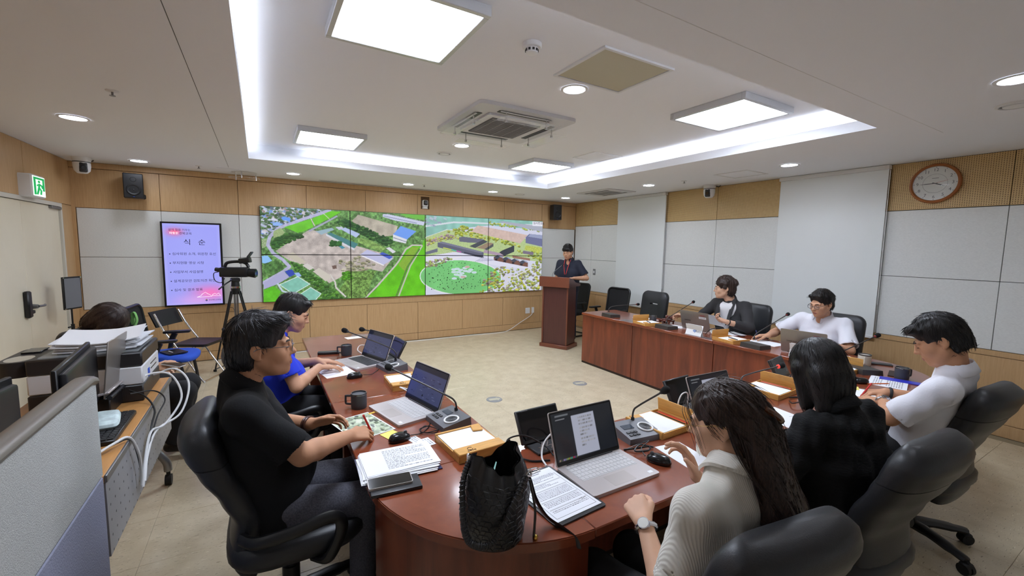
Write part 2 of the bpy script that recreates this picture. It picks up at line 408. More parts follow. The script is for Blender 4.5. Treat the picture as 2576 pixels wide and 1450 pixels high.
for x, y, l in ((-1.21, 4.69, 'round downlight over the printer, left of the ceiling tray'), (-1.2, 6.75, 'round downlight next to the corner ceiling camera above the black speaker'),
                (.43, 6.64, 'first downlight from the left above the big screen'), (2.03, 6.66, 'second downlight from the left above the big screen'),
                (3.5, 6.62, 'third downlight from the left above the big screen'), (5.03, 6.57, 'downlight in the far right corner of the room'),
                (4.98, 4.51, 'downlight in front of the narrow roller blind, near the flat ceiling air unit'), (5.0, 2.57, 'downlight above the wide roller blind'),
                (3.52, .68, 'downlight cut by the right edge of the picture'), (2.0, .62, 'downlight just above the top edge of the picture'),
                (-1.21, 2.6, 'downlight over the cubicle partition out of view'), (-1.21, .6, 'downlight behind the photographer on the left')):
    downlight(x, y, ZC, l)
# cassette air conditioner with clear deflectors
t = thing('ceiling_air_conditioner', 'white square ceiling cassette air conditioner with clear plastic wind deflectors', 'air conditioner', (1.98, 3.55, ZU))
mat('ac_white', (214, 214, 216), .4)
mat('grille_grey', (150, 150, 152), .6)
f = MB(); f.prism(rrect(.95, .98, .05), -.028, 0); f.prism(rrect(.62, .62, .03), -.045, -.02); f.build('cover', 'ac_white', t)
g = MB(); g.b2(-.245, .245, -.245, .245, -.049, -.04); g.build('grille_back', 'grey_plastic', t)
g = MB()
for i in range(24): g.b2(-.24, .24, -.24+i*.0209, -.233+i*.0209, -.054, -.047)
for i in range(5): g.b2(-.2+i*.1-.003, -.2+i*.1+.003, -.245, .245, -.055, -.048)
g.build('grille', 'grille_grey', t)
for k_ in range(4):
    Mr = rmat(0, 0, k_*PI/2)
    MB().box((0, .37, -.029), (.52, .045, .006), .002, T=Mr).build('air_slot', 'plastic_dark', t)
    fl_ = MB().box((0, .40, -.036), (.5, .02, .004), .001, T=Mr @ rmat(0, 0, 0)).build('louver', 'ac_white', t)
    dd = MB().box((0, .44, -.1), (.56, .15, .003), .001, T=Mr).build('wind_deflector', 'clear_plastic', t)
    for sx in (-.2, .2):
        MB().cyl((sx, .4, -.11), (sx, .4, -.028), .006, T=Mr, n=10).cyl((sx, .4, -.112), (sx, .4, -.092), .012, T=Mr, n=12).build('deflector_bolt', 'chrome', t)
# smoke detector
t = thing('smoke_detector', 'white round smoke detector on the ceiling tray', 'smoke detector', (1.35, 2.11, ZU))
MB().lathe([(.055, 0), (.055, -.018), (.05, -.024), (.036, -.026), (.036, -.03), (.001, -.03)], 28, cap=False).build('base', 'plastic_white', t)
MB().lathe([(.036, -.026), (.034, -.05), (.028, -.054), (.001, -.054)], 24, cap=False).build('head', 'plastic_white', t)
s = MB()
for k_ in range(10): s.box((.035, 0, -.038), (.006, .012, .012), T=rmat(0, 0, k_*PI/5))
s.build('sensor_slot', 'plastic_dark', t)
# access panels
mat('beige_panel', (196, 190, 166), .6)
def access(x0, x1, y0, y1, z, m, label, drop=.006):
    t = thing('ceiling_access_panel', label, 'access panel', ((x0+x1)/2, (y0+y1)/2, z))
    sx, sy = (x1-x0)/2, (y1-y0)/2; f = MB()
    for (a, b2_, c, d) in ((-sx, sx, -sy, -sy+.02), (-sx, sx, sy-.02, sy), (-sx, -sx+.02, -sy+.02, sy-.02), (sx-.02, sx, -sy+.02, sy-.02)): f.b2(a, b2_, c, d, -drop, 0)
    f.build('frame', 'metal_white', t); MB().b2(-sx+.024, sx-.024, -sy+.024, sy-.024, -drop*.6, 0).build('hatch', m, t)
access(1.7, 2.28, 1.9, 2.39, ZU, 'beige_panel', 'beige square access panel in the ceiling tray beside the smoke detector', .012)
access(3.43, 3.88, 3.95, 4.36, ZU, 'ceiling_white', 'white access panel in the ceiling tray near the far corner light')
access(4.92, 5.36, 2.99, 3.42, ZC, 'ceiling_white', 'white access panel in the ceiling above the ceiling camera of the right wall')
# ceiling vent grille near far right corner
t = thing('ceiling_air_conditioner', 'flat white ceiling air unit with slots near the far right corner', 'air conditioner', (5.05, 5.5, ZC))
MB().prism(rrect(.62, .8, .03), -.014, 0).build('cover', 'ac_white', t)
for x in (-.2, .2): MB().b2(x-.02, x+.02, -.28, .28, -.017, -.012).build('air_slot', 'plastic_dark', t)
g = MB()
for i in range(16): g.b2(-.13+i*.0165, -.122+i*.0165, -.24, .24, -.018, -.013)
g.build('grille', 'grille_grey', t)
# round diffusers and sprinklers
def diffuser(x, y, z, label, r=.095):
    t = thing('ceiling_diffuser', label, 'vent', (x, y, z), 0)
    MB().lathe([(r, 0), (r*.96, -.008), (r*.8, -.012), (r*.78, -.004), (r*.62, -.004), (r*.6, -.013), (.001, -.014)], 28, cap=False).build('disc', 'metal_white', t)
    MB().lathe([(r*.78, -.0045), (r*.62, -.0045)], 28, cap=False).build('gap', 'grey_plastic', t)
diffuser(2.0, 5.07, ZU, 'round white ceiling diffuser in the tray behind the air conditioner')
diffuser(4.05, 6.62, ZC, 'round white ceiling diffuser above the right end of the screens')
diffuser(4.1, .79, ZC, 'round white ceiling diffuser at the right edge below the cut downlight')
def sprinkler(x, y, label):
    t = thing('sprinkler', label, 'sprinkler', (x, y, ZC))
    MB().lathe([(.035, 0), (.034, -.004), (.015, -.008)], 18, cap=True).build('plate', 'metal_white', t)
    MB().cyl((0, 0, -.006), (0, 0, -.03), .006).lathe([(.001, -.032), (.016, -.032), (.016, -.029), (.001, -.029)], 14).build('head', 'grey_metal', t)
sprinkler(-.77, 3.72, 'small sprinkler head in the ceiling left of the tray'); sprinkler(-.62, 6.72, 'small sprinkler head in the ceiling near the black wall speaker'); sprinkler(2.25, 6.55, 'small sprinkler head between two downlights above the screens'); sprinkler(5.05, 3.95, 'small sprinkler head in the ceiling above the blazer wearer')
# ceiling loudspeaker/vent with a ring deflector
t = thing('ceiling_vent', 'round ceiling vent with a clear ring deflector on bolts', 'vent', (-.14, 6.95, ZC))
MB().lathe([(.15, 0), (.148, -.008), (.12, -.012), (.001, -.012)], 30, cap=False).build('cover', 'metal_white', t)
MB().lathe([(.19, -.075), (.19, -.079), (.1, -.079), (.1, -.075), (.19, -.075)], 32, cap=False).build('ring_deflector', 'clear_plastic', t)
for k_ in range(3):
    a = k_*2*PI/3+.3; MB().cyl((.14*math.cos(a), .14*math.sin(a), -.095), (.14*math.cos(a), .14*math.sin(a), -.005), .007, n=10).build('bolt', 'chrome', t)
MB().b2(-.3, -.05, -.25, .2, -.003, 0).build('patch_plate', 'ceiling_white', t)
# projector screen slot
t = thing('projection_screen_case', 'long narrow black slot of a roll-up projection screen in the ceiling', 'projector screen', (1.95, 7.06, ZC))
MB().b2(-1.15, 1.15, -.035, .035, -.012, 0, .003).build('case', 'metal_white', t); MB().b2(-1.13, 1.13, -.012, .012, -.0135, -.006).build('slot', 'plastic_black', t)
# ceiling pan-tilt cameras
def ptz(loc, rz, label):
    t = thing('ceiling_camera', label, 'security camera', loc, rz, 'white pan-tilt ceiling cameras')
    MB().lathe([(.085, 0), (.085, -.02), (.078, -.045), (.076, -.05)], 28).build('mount', 'plastic_white', t)
    MB().lathe([(.079, -.05), (.079, -.058)], 28, cap=False).build('gap_ring', 'plastic_black', t)
    MB().lathe([(.078, -.058), (.078, -.1), (.07, -.15), (.045, -.178), (.001, -.182)], 28, cap=False).build('body', 'plastic_white', t)
    MB().box((0, -.045, -.115), (.072, .07, .11), .014, seg=2).build('lens_block', 'plastic_dark', t)
    MB().cyl((0, -.075, -.12), (0, -.088, -.122), .026, .024, 20).build('lens', 'lens_black', t)
    MB().tube(catmull([(.07, .05, -.012), (.1, .07, -.02), (.12, .09, -.005)], 4), .006, 6).build('cable', 'plastic_black', t)
ptz((-1.74, 6.9, ZC), R(25), 'white dome ceiling camera in the corner by the exit sign')
ptz((5.68, 4.0, ZC), R(-75), 'white dome ceiling camera above the perforated wall between the blinds')
# ================================================================== conference tables (a U of separate desk units)
TT = .74
mat('table_dark', (40, 20, 14), .5)
def unit(name, label, x0, x1, y0, y1, inner, ends=(1, 1)):
    """straight desk unit; inner = side of the closed front panel"""
    t = thing(name, label, 'table', ((x0+x1)/2, (y0+y1)/2, 0), 0, 'straight units of the conference table')
    sx, sy = (x1-x0)/2-.001, (y1-y0)/2-.001
    o = MB(); o.b2(-sx, sx, -sy, sy, TT-.034, TT, .004); o.build('tabletop', 'mahogany_top', t)
    th = .022; z0, z1 = .03, TT-.035
    def pan(nm, a, b2_, c, d, zz0=z0): MB().b2(a, b2_, c, d, zz0, z1, .0015).build(nm, 'mahogany_side', t)
    ins = .022
    if inner in ('+x', '-x'):
        s = 1 if inner == '+x' else -1
        xa = s*(sx-ins-th); xb = s*(sx-ins); e = sy-.003
        pan('front_panel', min(xa, xb), max(xa, xb), -e, e)
        far = -s*(sx-.06); lo, hi = sorted((far, xa))
        pan('end_panel', lo, hi, -e, -e+th); pan('end_panel', lo, hi, e-th, e)
        MB().b2(min(xa, xb)+.004, max(xa, xb)-.004, -e, e, 0, .032).build('plinth', 'table_dark', t)
        MB().b2(lo+.004, hi, e-th+.002, e-.002, 0, .032).build('plinth', 'table_dark', t)
        MB().b2(lo+.004, hi, -e+.002, -e+th-.002, 0, .032).build('plinth', 'table_dark', t)
    else:
        ya, yb = sy-ins-th, sy-ins; e = sx-.003
        pan('front_panel', -e, e, ya, yb); pan('end_panel', -e, -e+th, -sy+.06, ya); pan('end_panel', e-th, e, -sy+.06, ya)
        MB().b2(-e, e, ya+.004, yb-.004, 0, .032).build('plinth', 'table_dark', t)
        MB().b2(-e+.002, -e+th-.002, -sy+.064, ya, 0, .032).build('plinth', 'table_dark', t)
        MB().b2(e-th+.002, e-.002, -sy+.064, ya, 0, .032).build('plinth', 'table_dark', t)
    return t
LX0, LX1, BY0, BY1, RX0, RX1 = .33, .97, 1.0, 1.64, 4.0, 4.64
unit('conference_table', 'mahogany table unit at the far left end, beside the black glasses case', LX0, LX1, 3.607, 4.6, '+x')
unit('conference_table', 'mahogany table unit in front of the man in the blue shirt', LX0, LX1, 2.607, 3.607, '+x')
unit('conference_table', 'mahogany table unit in front of the man in the black shirt', LX0, LX1, 1.642, 2.607, '+x')
unit('conference_table', 'mahogany table unit carrying the central open laptop with white document', .932, 2.48, BY0, BY1, '+y')
unit('conference_table', 'mahogany table unit in front of the woman in the black shirt and the watch wearer', 2.48, 4.038, BY0, BY1, '+y')
unit('conference_table', 'mahogany table unit in front of the man in glasses and white shirt', RX0, RX1, 1.642, 2.674, '-x')
unit('conference_table', 'mahogany table unit with the gavel, in front of the person in the blazer', RX0, RX1, 2.674, 3.797, '-x')
unit('conference_table', 'mahogany table unit at the far right end, nearest the lectern', RX0, RX1, 3.797, 4.765, '-x')
def corner(cx, cy, Rr, sgn, label):
    t = thing('corner_table', label, 'table', (cx, cy, 0), 0, 'rounded corner units of the conference table')
    def arc(r, n=20): return [(-sgn*r*math.cos(R(90*k/n)), -(r+.04)*math.sin(R(90*k/n))) for k in range(n+1)]
    inn = [(0, .0)] if sgn > 0 else [(0, 0)]
    pts = arc(Rr)+[(0, 0)]
    if sgn < 0: pts = pts[::-1]
    o = MB(); pr = [(x*.997, y*.997) for x, y in pts]
    o.prism(pr, TT-.034, TT-.0035); o.prism([(x*.992, y*.992) for x, y in pts], TT-.0036, TT)
    o.build('tabletop', 'mahogany_top', t)
    a = arc(Rr-.03); b2_ = arc(Rr-.052); n = len(a)
    vs = [(x, y, z) for z in (.03, TT-.035) for ring in (a, b2_) for x, y in ring]; fs = []
    for k in range(n-1):
        fs += [(k, k+1, 2*n+k+1, 2*n+k), (n+k+1, n+k, 3*n+k, 3*n+k+1), (2*n+k, 2*n+k+1, 3*n+k+1, 3*n+k), (k+1, k, n+k, n+k+1)]
    fs += [(0, n, 3*n, 2*n), (n-1, 2*n-1, 4*n-1, 3*n-1)]
    MB().add(vs, fs).build('curved_panel', 'mahogany_side', t)
    MB().add([(x*.985, y*.985, z-.03 if z < .1 else .032) for x, y, z in vs], fs).build('plinth', 'table_dark', t)
    return t
corner(.93, 1.64, .6, 1, 'rounded mahogany corner unit under the black woven handbag')
corner(4.04, 1.64, .6, -1, 'rounded mahogany corner unit at the right with the cream mug')

# ================================================================== chairs
def loft(sections, cap=True):
    """sections: list of rings (equal length lists of points)"""
    n = len(sections[0]); vs = [p for s in sections for p in s]; fs = []
    for i in range(len(sections)-1):
        for k in range(n): fs.append((i*n+k, i*n+(k+1) % n, (i+1)*n+(k+1) % n, (i+1)*n+k))
    if cap: fs += [tuple(range(n-1, -1, -1)), tuple((len(sections)-1)*n+k for k in range(n))]
    return vs, fs
def sq_ring(wd, th, n=28, e=4.):
    out = []
    for k in range(n):
        a = 2*PI*k/n; c, s = math.cos(a), math.sin(a)
        out.append((math.copysign(abs(c)**(2/e), c)*wd/2, math.copysign(abs(s)**(2/e), s)*th/2))
    return out
def interp(x, tab):
    for (a, *va), (b2_, *vb) in zip(tab[:-1], tab[1:]):
        if x <= b2_:
            t = (x-a)/(b2_-a); t = t*t*(3-2*t)*.5+t*.5
            return [p+(q-p)*t for p, q in zip(va, vb)]
    return tab[-1][1:]
def five_star(t, hub=.3, seat=.4):
    MB().cyl((0, 0, .1), (0, 0, seat-.03), .026, n=16).cyl((0, 0, .08), (0, 0, .24), .036, n=16).box((0, 0, seat-.025), (.2, .26, .05), .012).build('gas_lift', 'plastic_black', t)
    for k in range(5):
        Mr = rmat(0, 0, k*2*PI/5+.3)
        lg = MB(); lg.tube(catmull([(0, .0, .1), (0, .12, .1), (0, .24, .085), (0, hub, .075)], 4), [.034]*4+[.03]*4+[.025]*4+[.022], 8, T=Mr, flat=.8)
        lg = lg.build('leg', 'plastic_black', t)
        c = MB()
        for s in (-.014, .014): c.cyl((s-.009, hub, .03), (s+.009, hub, .03), .03, n=16, T=Mr)
        c.cyl((0, hub, .03), (0, hub, .075), .012, n=8, T=Mr).box((0, hub, .05), (.05, .045, .03), .008, T=Mr)
        c.build('caster', 'rubber_black', lg)
BACK = [(.33, .30, .065, -.155), (.38, .36, .09, -.168), (.46, .40, .105, -.17), (.58, .41, .115, -.15), (.69, .45, .125, -.19), (.81, .48, .13, -.25), (.88, .48, .14, -.28), (.93, .47, .145, -.295), (.975, .43, .12, -.30), (1.005, .35, .055, -.29)]
def make_exec(label):
    t = thing('office_chair', label, 'chair', (0, 0, 0), 0, 'black leather office chairs')
    def rings(z0, z1, n, inset=0):
        out = []
        for i in range(n+1):
            z = z0+(z1-z0)*i/n; wd, th, y = interp(z, BACK)
            out.append([(px*(1-inset), y+py*(1-inset)+.30*px*px, z) for px, py in sq_ring(wd, th, 32, 3.2)])
        return out
    MB().add(*loft(rings(.33, .85, 20))).build('backrest', 'leather', t, ang=60)
    MB().add(*loft(rings(.855, 1.005, 9))).build('headrest', 'leather', t, ang=60)
    MB().add(*loft(rings(.84, .865, 2, .012))).build('seam', 'rubber_black', t, ang=60)
    sc = []
    for (z, w_, d, c) in ((.385, .40, .42, .03), (.395, .46, .48, .03), (.43, .50, .53, .035), (.47, .50, .53, .035), (.49, .47, .50, .035), (.497, .38, .42, .03)):
        sc.append([(px, c+py, z) for px, py in sq_ring(w_, d, 32, 4)])
    MB().add(*loft(sc)).build('seat', 'leather', t, ang=60)
    for s in (-1, 1):
        pth = catmull([(s*.21, -.17, .545), (s*.27, -.12, .55), (s*.29, .0, .565), (s*.29, .12, .585), (s*.288, .165, .57), (s*.284, .175, .52), (s*.272, .15, .44), (s*.25, .12, .385), (s*.19, .08, .37)], 6)
        MB().tube(pth, .019, 10, flat=1.3).build('armrest', 'plastic_black', t)
    five_star(t)
    return t
def make_pad(label, slot=False, m='leather', name='office_chair'):
    t = thing(name, label, 'chair', (0, 0, 0), 0)
    n = 6; W_, H_ = .50, .46; zc = .80
    outer = rrect(W_, H_, .09, n, 0, zc); inner = rrect(.15, .02, .0095, n, 0, zc+.04) if slot else None
    def pt(x, z, off, sc=1.):
        return (x*sc, -.2-.12*(z-.6)+.22*x*x+off, zc+(z-zc)*sc)
    N = len(outer); b = MB()
    rings = [[pt(x, z, .035, .93) for x, z in outer], [pt(x, z, .02, .985) for x, z in outer], [pt(x, z, 0) for x, z in outer], [pt(x, z, -.02, .985) for x, z in outer], [pt(x, z, -.035, .93) for x, z in outer]]
    if slot:
        rings = [[pt(x, z, .03) for x, z in inner]]+rings+[[pt(x, z, -.03) for x, z in inner]]
        vs = [p for r_ in rings for p in r_]; fs = []
        m_ = len(rings)
        for i in range(m_):
            j = (i+1) % m_
            for k in range(N): fs.append((i*N+k, i*N+(k+1) % N, j*N+(k+1) % N, j*N+k))
        b.add(vs, fs)
    else: b.add(*loft(rings))
    b.build('backrest', m, t, ang=50)
    MB().tube([(0, -.1, .36), (0, -.24, .4), (0, -.27, .55), (0, -.26, .7)], .03, 8, flat=.5).build('back_bracket', 'plastic_black', t)
    sc = []
    for (z, w_, d) in ((.385, .42, .42), (.40, .48, .48), (.44, .50, .50), (.475, .48, .48), (.485, .40, .40)): sc.append([(px, .03+py, z) for px, py in sq_ring(w_, d, 28, 4)])
    MB().add(*loft(sc)).build('seat', m, t, ang=60)
    for s in (-1, 1):
        MB().tube(catmull([(s*.24, .02, .40), (s*.3, .02, .42), (s*.3, .0, .55), (s*.3, 0, .62)], 5), .018, 8).build('arm_post', 'plastic_black', t)
        MB().box((s*.3, .02, .635), (.07, .26, .03), .012, seg=2).build('arm_pad', 'plastic_black', t)
    five_star(t)
    return t
def make_mesh(label, seat_m, lumbar=None):
    t = thing('meeting_chair', label, 'chair', (0, 0, 0), 0, 'mesh back chairs on sled bases')
    W_, H_, zc = .45, .52, .72; n = 6
    def pt(x, z): return (x*(1-.12*(zc-z)), -.22-.16*(z-.5)+.3*x*x, z)
    o = rrect(W_, H_, .07, n, 0, zc); i_ = rrect(W_-.05, H_-.05, .05, n, 0, zc)
    b = MB(); b.tube([pt(*p) for p in o], .017, 8, close=True); fr_ = b.build('back_frame', 'plastic_black', t)
    N = 12; vs = []; fs = []
    for j in range(N+1):
        for i in range(N+1):
            x = (i/N-.5)*(W_-.01); z = zc+(j/N-.5)*(H_-.01)
            if (i in (0, N)) and (j in (0, N)): x *= .9; z = zc+(z-zc)*.9
            vs.append(pt(x, z))
    for j in range(N):
        for i in range(N): fs.append((j*(N+1)+i, j*(N+1)+i+1, (j+1)*(N+1)+i+1, (j+1)*(N+1)+i))
    mp = MB().add(vs, fs).add([(x, y-.006, z) for x, y, z in vs], [f[::-1] for f in fs]); mp.build('back_mesh', 'mesh_black', t)
    MB().box((0, -.245, .5), (.3, .03, .05), .01).build('back_support', 'plastic_black', t)
    if lumbar: MB().box((-.14, -.25, .56), (.1, .03, .09), .01).build('lumbar_pad', lumbar, t)
    sc = []
    for (z, w_, d) in ((.40, .42, .42), (.415, .48, .47), (.445, .49, .48), (.465, .47, .46), (.472, .40, .40)): sc.append([(px, .03+py, z-.5*py*py*(py > 0)*.6) for px, py in sq_ring(w_, d, 28, 3.4)])
    MB().add(*loft(sc)).build('seat', seat_m, t, ang=60)
    for s in (-1, 1):
        MB().tube(catmull([(s*.24, -.05, .42), (s*.28, -.05, .46), (s*.28, -.03, .56), (s*.28, 0, .63)], 5), [.03]*5+[.024]*5+[.03]*6, 8, flat=.6).build('arm_post', 'plastic_black', t)
        MB().box((s*.28, .02, .645), (.075, .25, .028), .012, seg=2).build('arm_pad', 'plastic_black', t)
        MB().tube(catmull([(s*.2, .12, .41), (s*.25, .16, .36), (s*.25, .2, .06), (s*.25, .17, .022), (s*.25, -.22, .022), (s*.25, -.26, .05)], 6), .016, 8).build('sled_leg', 'plastic_black', t)
    MB().tube([(-.25, -.22, .022), (.25, -.22, .022)], .014, 8).build('cross_bar', 'plastic_black', t)
    MB().tube([(-.22, .14, .4), (.22, .14, .4)], .014, 8).build('cross_bar', 'plastic_black', t)
    return t
mat('blue_seat', (38, 84, 200), .75)
ch = make_exec('black leather office chair with the man in the black shirt'); ch.matrix_world = TR((.075, 2.03, 0), R(-90))
place(ch, (.13, 3.27, 0), R(-86), 'black leather office chair with the man in the blue shirt')
place(ch, (1.142, .775, 0), R(-8), 'black leather office chair with the woman in the white knit top, nearest the camera')
place(ch, (2.115, .785, 0), R(-4), 'black leather office chair behind the woman in the black shirt')
place(ch, (3.25, .85, 0), R(-4), 'black leather office chair with the watch wearer at the right edge')
pd = make_pad('black padded chair with the person in the dark blazer'); pd.matrix_world = TR((4.98, 3.0, 0), R(80))
mat('navy_leather', (26, 28, 40), .5)
place(pd, (5.02, 2.1, 0), R(86), 'dark padded chair with the man in glasses and white shirt')
p2 = make_pad('empty black leather chair with a white slot in its backrest', True); p2.matrix_world = TR((4.95, 4.46, 0), R(88))
mc = make_mesh('empty black mesh chair left of the slotted leather chair', 'seat_black'); mc.matrix_world = TR((5.1, 5.38, 0), R(97))
c2 = make_mesh('black mesh chair with a blue lumbar piece behind the lectern', 'seat_black', 'blue_seat'); c2.matrix_world = TR((5.12, 6.42, 0), R(100))
c3 = make_mesh('black mesh chair with a blue seat beside the printer', 'blue_seat'); c3.matrix_world = TR((-.88, 5.75, 0), R(-95))
# folding chair
t = thing('folding_chair', 'black folding chair with chrome tube frame by the tripod', 'chair', (-.72, 6.36, 0), R(-116))
for s in (-1, 1):
    MB().tube(catmull([(s*.2, -.3, .82), (s*.205, -.2, .62), (s*.21, -.02, .36), (s*.21, .2, .03), (s*.2, .22, .012)], 5), .012, 10).build('front_leg', 'chrome', t)
    MB().tube(catmull([(s*.18, .12, .43), (s*.185, -.05, .3), (s*.19, -.24, .03), (s*.18, -.25, .012)], 5), .012, 10).build('rear_leg', 'chrome', t)
MB().tube([(-.2, .22, .012), (.2, .22, .012)], .012, 8).build('floor_bar', 'chrome', t)
MB().tube([(-.18, -.25, .012), (.18, -.25, .012)], .012, 8).build('floor_bar', 'chrome', t)
vs = []; fs = []
for j in range(3):
    for i in range(9):
        x = (i/8-.5)*.44; vs.append((x, -.33+.055*j*.7+.35*x*x*.6-.02, .84-.09*j))
for j in range(2):
    for i in range(8): fs.append((j*9+i, j*9+i+1, (j+1)*9+i+1, (j+1)*9+i))
MB().add(vs, fs).add([(x, y-.014, z) for x, y, z in vs], [f[::-1] for f in fs]).build('backrest', 'plastic_black', t)
MB().prism(rrect(.40, .38, .04), .43, .46, T=TR((0, .06, 0))).build('seat', 'plastic_black', t)
# lectern
fa = math.atan2(5.53-5.993, 4.30-4.075)
t = thing('lectern', 'dark mahogany lectern with overhanging front board and moulded base', 'lectern', (4.375, 5.765, 0), fa)
mat('lectern_wood', (82, 44, 40), .35, noise=(5, .12, (6, 6, .6)), coat=.3)
mat('lectern_trim', (118, 64, 44), .35, coat=.3)
MB().b2(-.26, .26, -.245, .15, 0, .06, .006).build('base', 'lectern_trim', t)
MB().b2(-.225, .225, -.205, .115, .06, 1.03, .003).build('body', 'lectern_wood', t)
for sx in (-.225, .225): MB().b2(sx-.012, sx+.012, -.217, -.193, .06, 1.03, .002).build('corner_strip', 'lectern_trim', t)
MB().b2(-.275, .275, -.265, -.235, 1.02, 1.19, .004).build('front_board', 'lectern_trim', t)
for s in (-1, 1):
    MB().prism([(-.24, 1.03), (.19, 1.03), (.19, 1.07), (.11, 1.08), (.0, 1.1), (-.1, 1.16), (-.24, 1.185)], -.012, .012, T=Matrix.Translation((s*.255, 0, 0)) @ rmat(PI/2, 0, PI/2)).build('side_wing', 'lectern_wood', t)
MB().box((0, -.04, 1.07), (.5, .4, .02), .003, rot=(R(-6), 0, 0)).build('reading_board', 'lectern_wood', t)
t = thing('lectern_microphone', 'thin gooseneck microphone standing on the lectern', 'microphone', (4.375-.07, 5.765+.13, 1.1))
MB().tube(catmull([(0, 0, -.01), (-.01, .01, .12), (.09, .02, .2), (.2, .04, .26)], 6), .005, 6).build('gooseneck', 'grey_metal', t)
MB().tube([(.2, .04, .26), (.245, .048, .283)], [.008, .011], 8).build('capsule', 'plastic_black', t)
# ================================================================== pictures drawn into colour grids
rng = np.random.default_rng(3)
def vnoise(h, w_, cell, seed=0):
    r = np.random.default_rng(seed); gh, gw = int(h/cell)+3, int(w_/cell)+3; g = r.random((gh, gw))
    y = np.arange(h)/cell; x = np.arange(w_)/cell; yi = y.astype(int); xi = x.astype(int); fy = (y-yi)[:, None]; fx = (x-xi)[None]
    fy = fy*fy*(3-2*fy); fx = fx*fx*(3-2*fx)
    a = g[yi][:, xi]; b = g[yi][:, xi+1]; c = g[yi+1][:, xi]; d = g[yi+1][:, xi+1]
    return (a*(1-fx)+b*fx)*(1-fy)+(c*(1-fx)+d*fx)*fy
class Pic:
    def __init__(s, w_, h, base=(0, 0, 0)): s.w, s.h = w_, h; s.a = np.zeros((h, w_, 3))+np.array(base, float); s.H = None; s.yy, s.xx = np.mgrid[0:h, 0:w_]
    def warp(s, quad):                                                  # homography from drawn coords (TL,TR,BR,BL) to pixels
        dst = [(0, 0), (s.w, 0), (s.w, s.h), (0, s.h)]; A = []; B = []
        for (x, y), (u, v) in zip(quad, dst):
            A += [[x, y, 1, 0, 0, 0, -u*x, -u*y], [0, 0, 0, x, y, 1, -v*x, -v*y]]; B += [u, v]
        s.H = np.append(np.linalg.solve(np.array(A, float), np.array(B, float)), 1).reshape(3, 3)
    def t(s, pts):
        p = np.array(pts, float)
        if s.H is None: return p
        q = np.c_[p, np.ones(len(p))] @ s.H.T; return q[:, :2]/q[:, 2:]
    def mask(s, pts, raw=False):
        p = np.array(pts, float) if raw else s.t(pts); m = np.zeros((s.h, s.w), bool); n = len(p)
        for i in range(n):
            (x0, y0), (x1, y1) = p[i], p[(i+1) % n]
            if y0 == y1: continue
            c = ((s.yy >= min(y0, y1)) & (s.yy < max(y0, y1))) & (s.xx < x0+(s.yy-y0)*(x1-x0)/(y1-y0)); m ^= c
        return m
    def fill(s, m, col, amp=0., cell=6, seed=1, grain=0.):
        f = 1+amp*(vnoise(s.h, s.w, cell, seed)-.5)*2
        if grain: f = f+grain*(np.random.default_rng(seed).random((s.h, s.w))-.5)
        s.a[m] = np.clip(np.array(col)*f[..., None], 0, 255)[m]
    def poly(s, pts, col, **k): s.fill(s.mask(pts), col, **k)
    def line(s, pts, wd, col, **k):
        p = s.t(pts); d = np.full((s.h, s.w), 1e9)
        for (x0, y0), (x1, y1) in zip(p[:-1], p[1:]):
            dx, dy = x1-x0, y1-y0; t = np.clip(((s.xx-x0)*dx+(s.yy-y0)*dy)/(dx*dx+dy*dy+1e-9), 0, 1)
            d = np.minimum(d, np.hypot(s.xx-x0-t*dx, s.yy-y0-t*dy))
        s.fill(d < wd/2, col, **k)
    def ell(s, c, rx, ry, col, **k):
        p = [(c[0]+rx*math.cos(a), c[1]+ry*math.sin(a)) for a in np.linspace(0, 2*PI, 25)[:-1]]; s.poly(p, col, **k)
    def blobs(s, n, region, r0, r1, cols, seed=0, sq=.7):
        q = np.random.default_rng(seed); m = s.mask(region); ys, xs = np.nonzero(m)
        if not len(xs): return
        for k in range(n):
            i = q.integers(len(xs)); r = r0+(r1-r0)*q.random(); c = np.array(cols[q.integers(len(cols))])*(.85+.3*q.random())
            x, y = xs[i], ys[i]; x0, x1, y0, y1 = max(0, int(x-r)), min(s.w, int(x+r+2)), max(0, int(y-r)), min(s.h, int(y+r+2))
            sub = (np.hypot(s.xx[y0:y1, x0:x1]-x, (s.yy[y0:y1, x0:x1]-y)/sq) < r); s.a[y0:y1, x0:x1][sub] = np.clip(c, 0, 255)
            s.a[y0:y1, x0:x1][sub & (s.yy[y0:y1, x0:x1] > y+r*.15)] *= .72
    def rects(s, n, region, w0, w1, cols, seed=0, ang=.0):
        q = np.random.default_rng(seed); m = s.mask(region); ys, xs = np.nonzero(m)
        for k in range(n):
            i = q.integers(len(xs)); a = ang+q.random()*.6; ww = w0+(w1-w0)*q.random(); hh = ww*(.35+.3*q.random()); c, sn = math.cos(a), math.sin(a)
            s.fill(s.mask([(xs[i]+c*u*ww-sn*v*hh, ys[i]+sn*u*ww+c*v*hh) for u, v in ((-.5, -.5), (.5, -.5), (.5, .5), (-.5, .5))], True), cols[q.integers(len(cols))])
def lin(a):
    a = np.clip(a/255., 0, 1); return np.where(a <= .04045, a/12.92, ((a+.055)/1.055)**2.4)
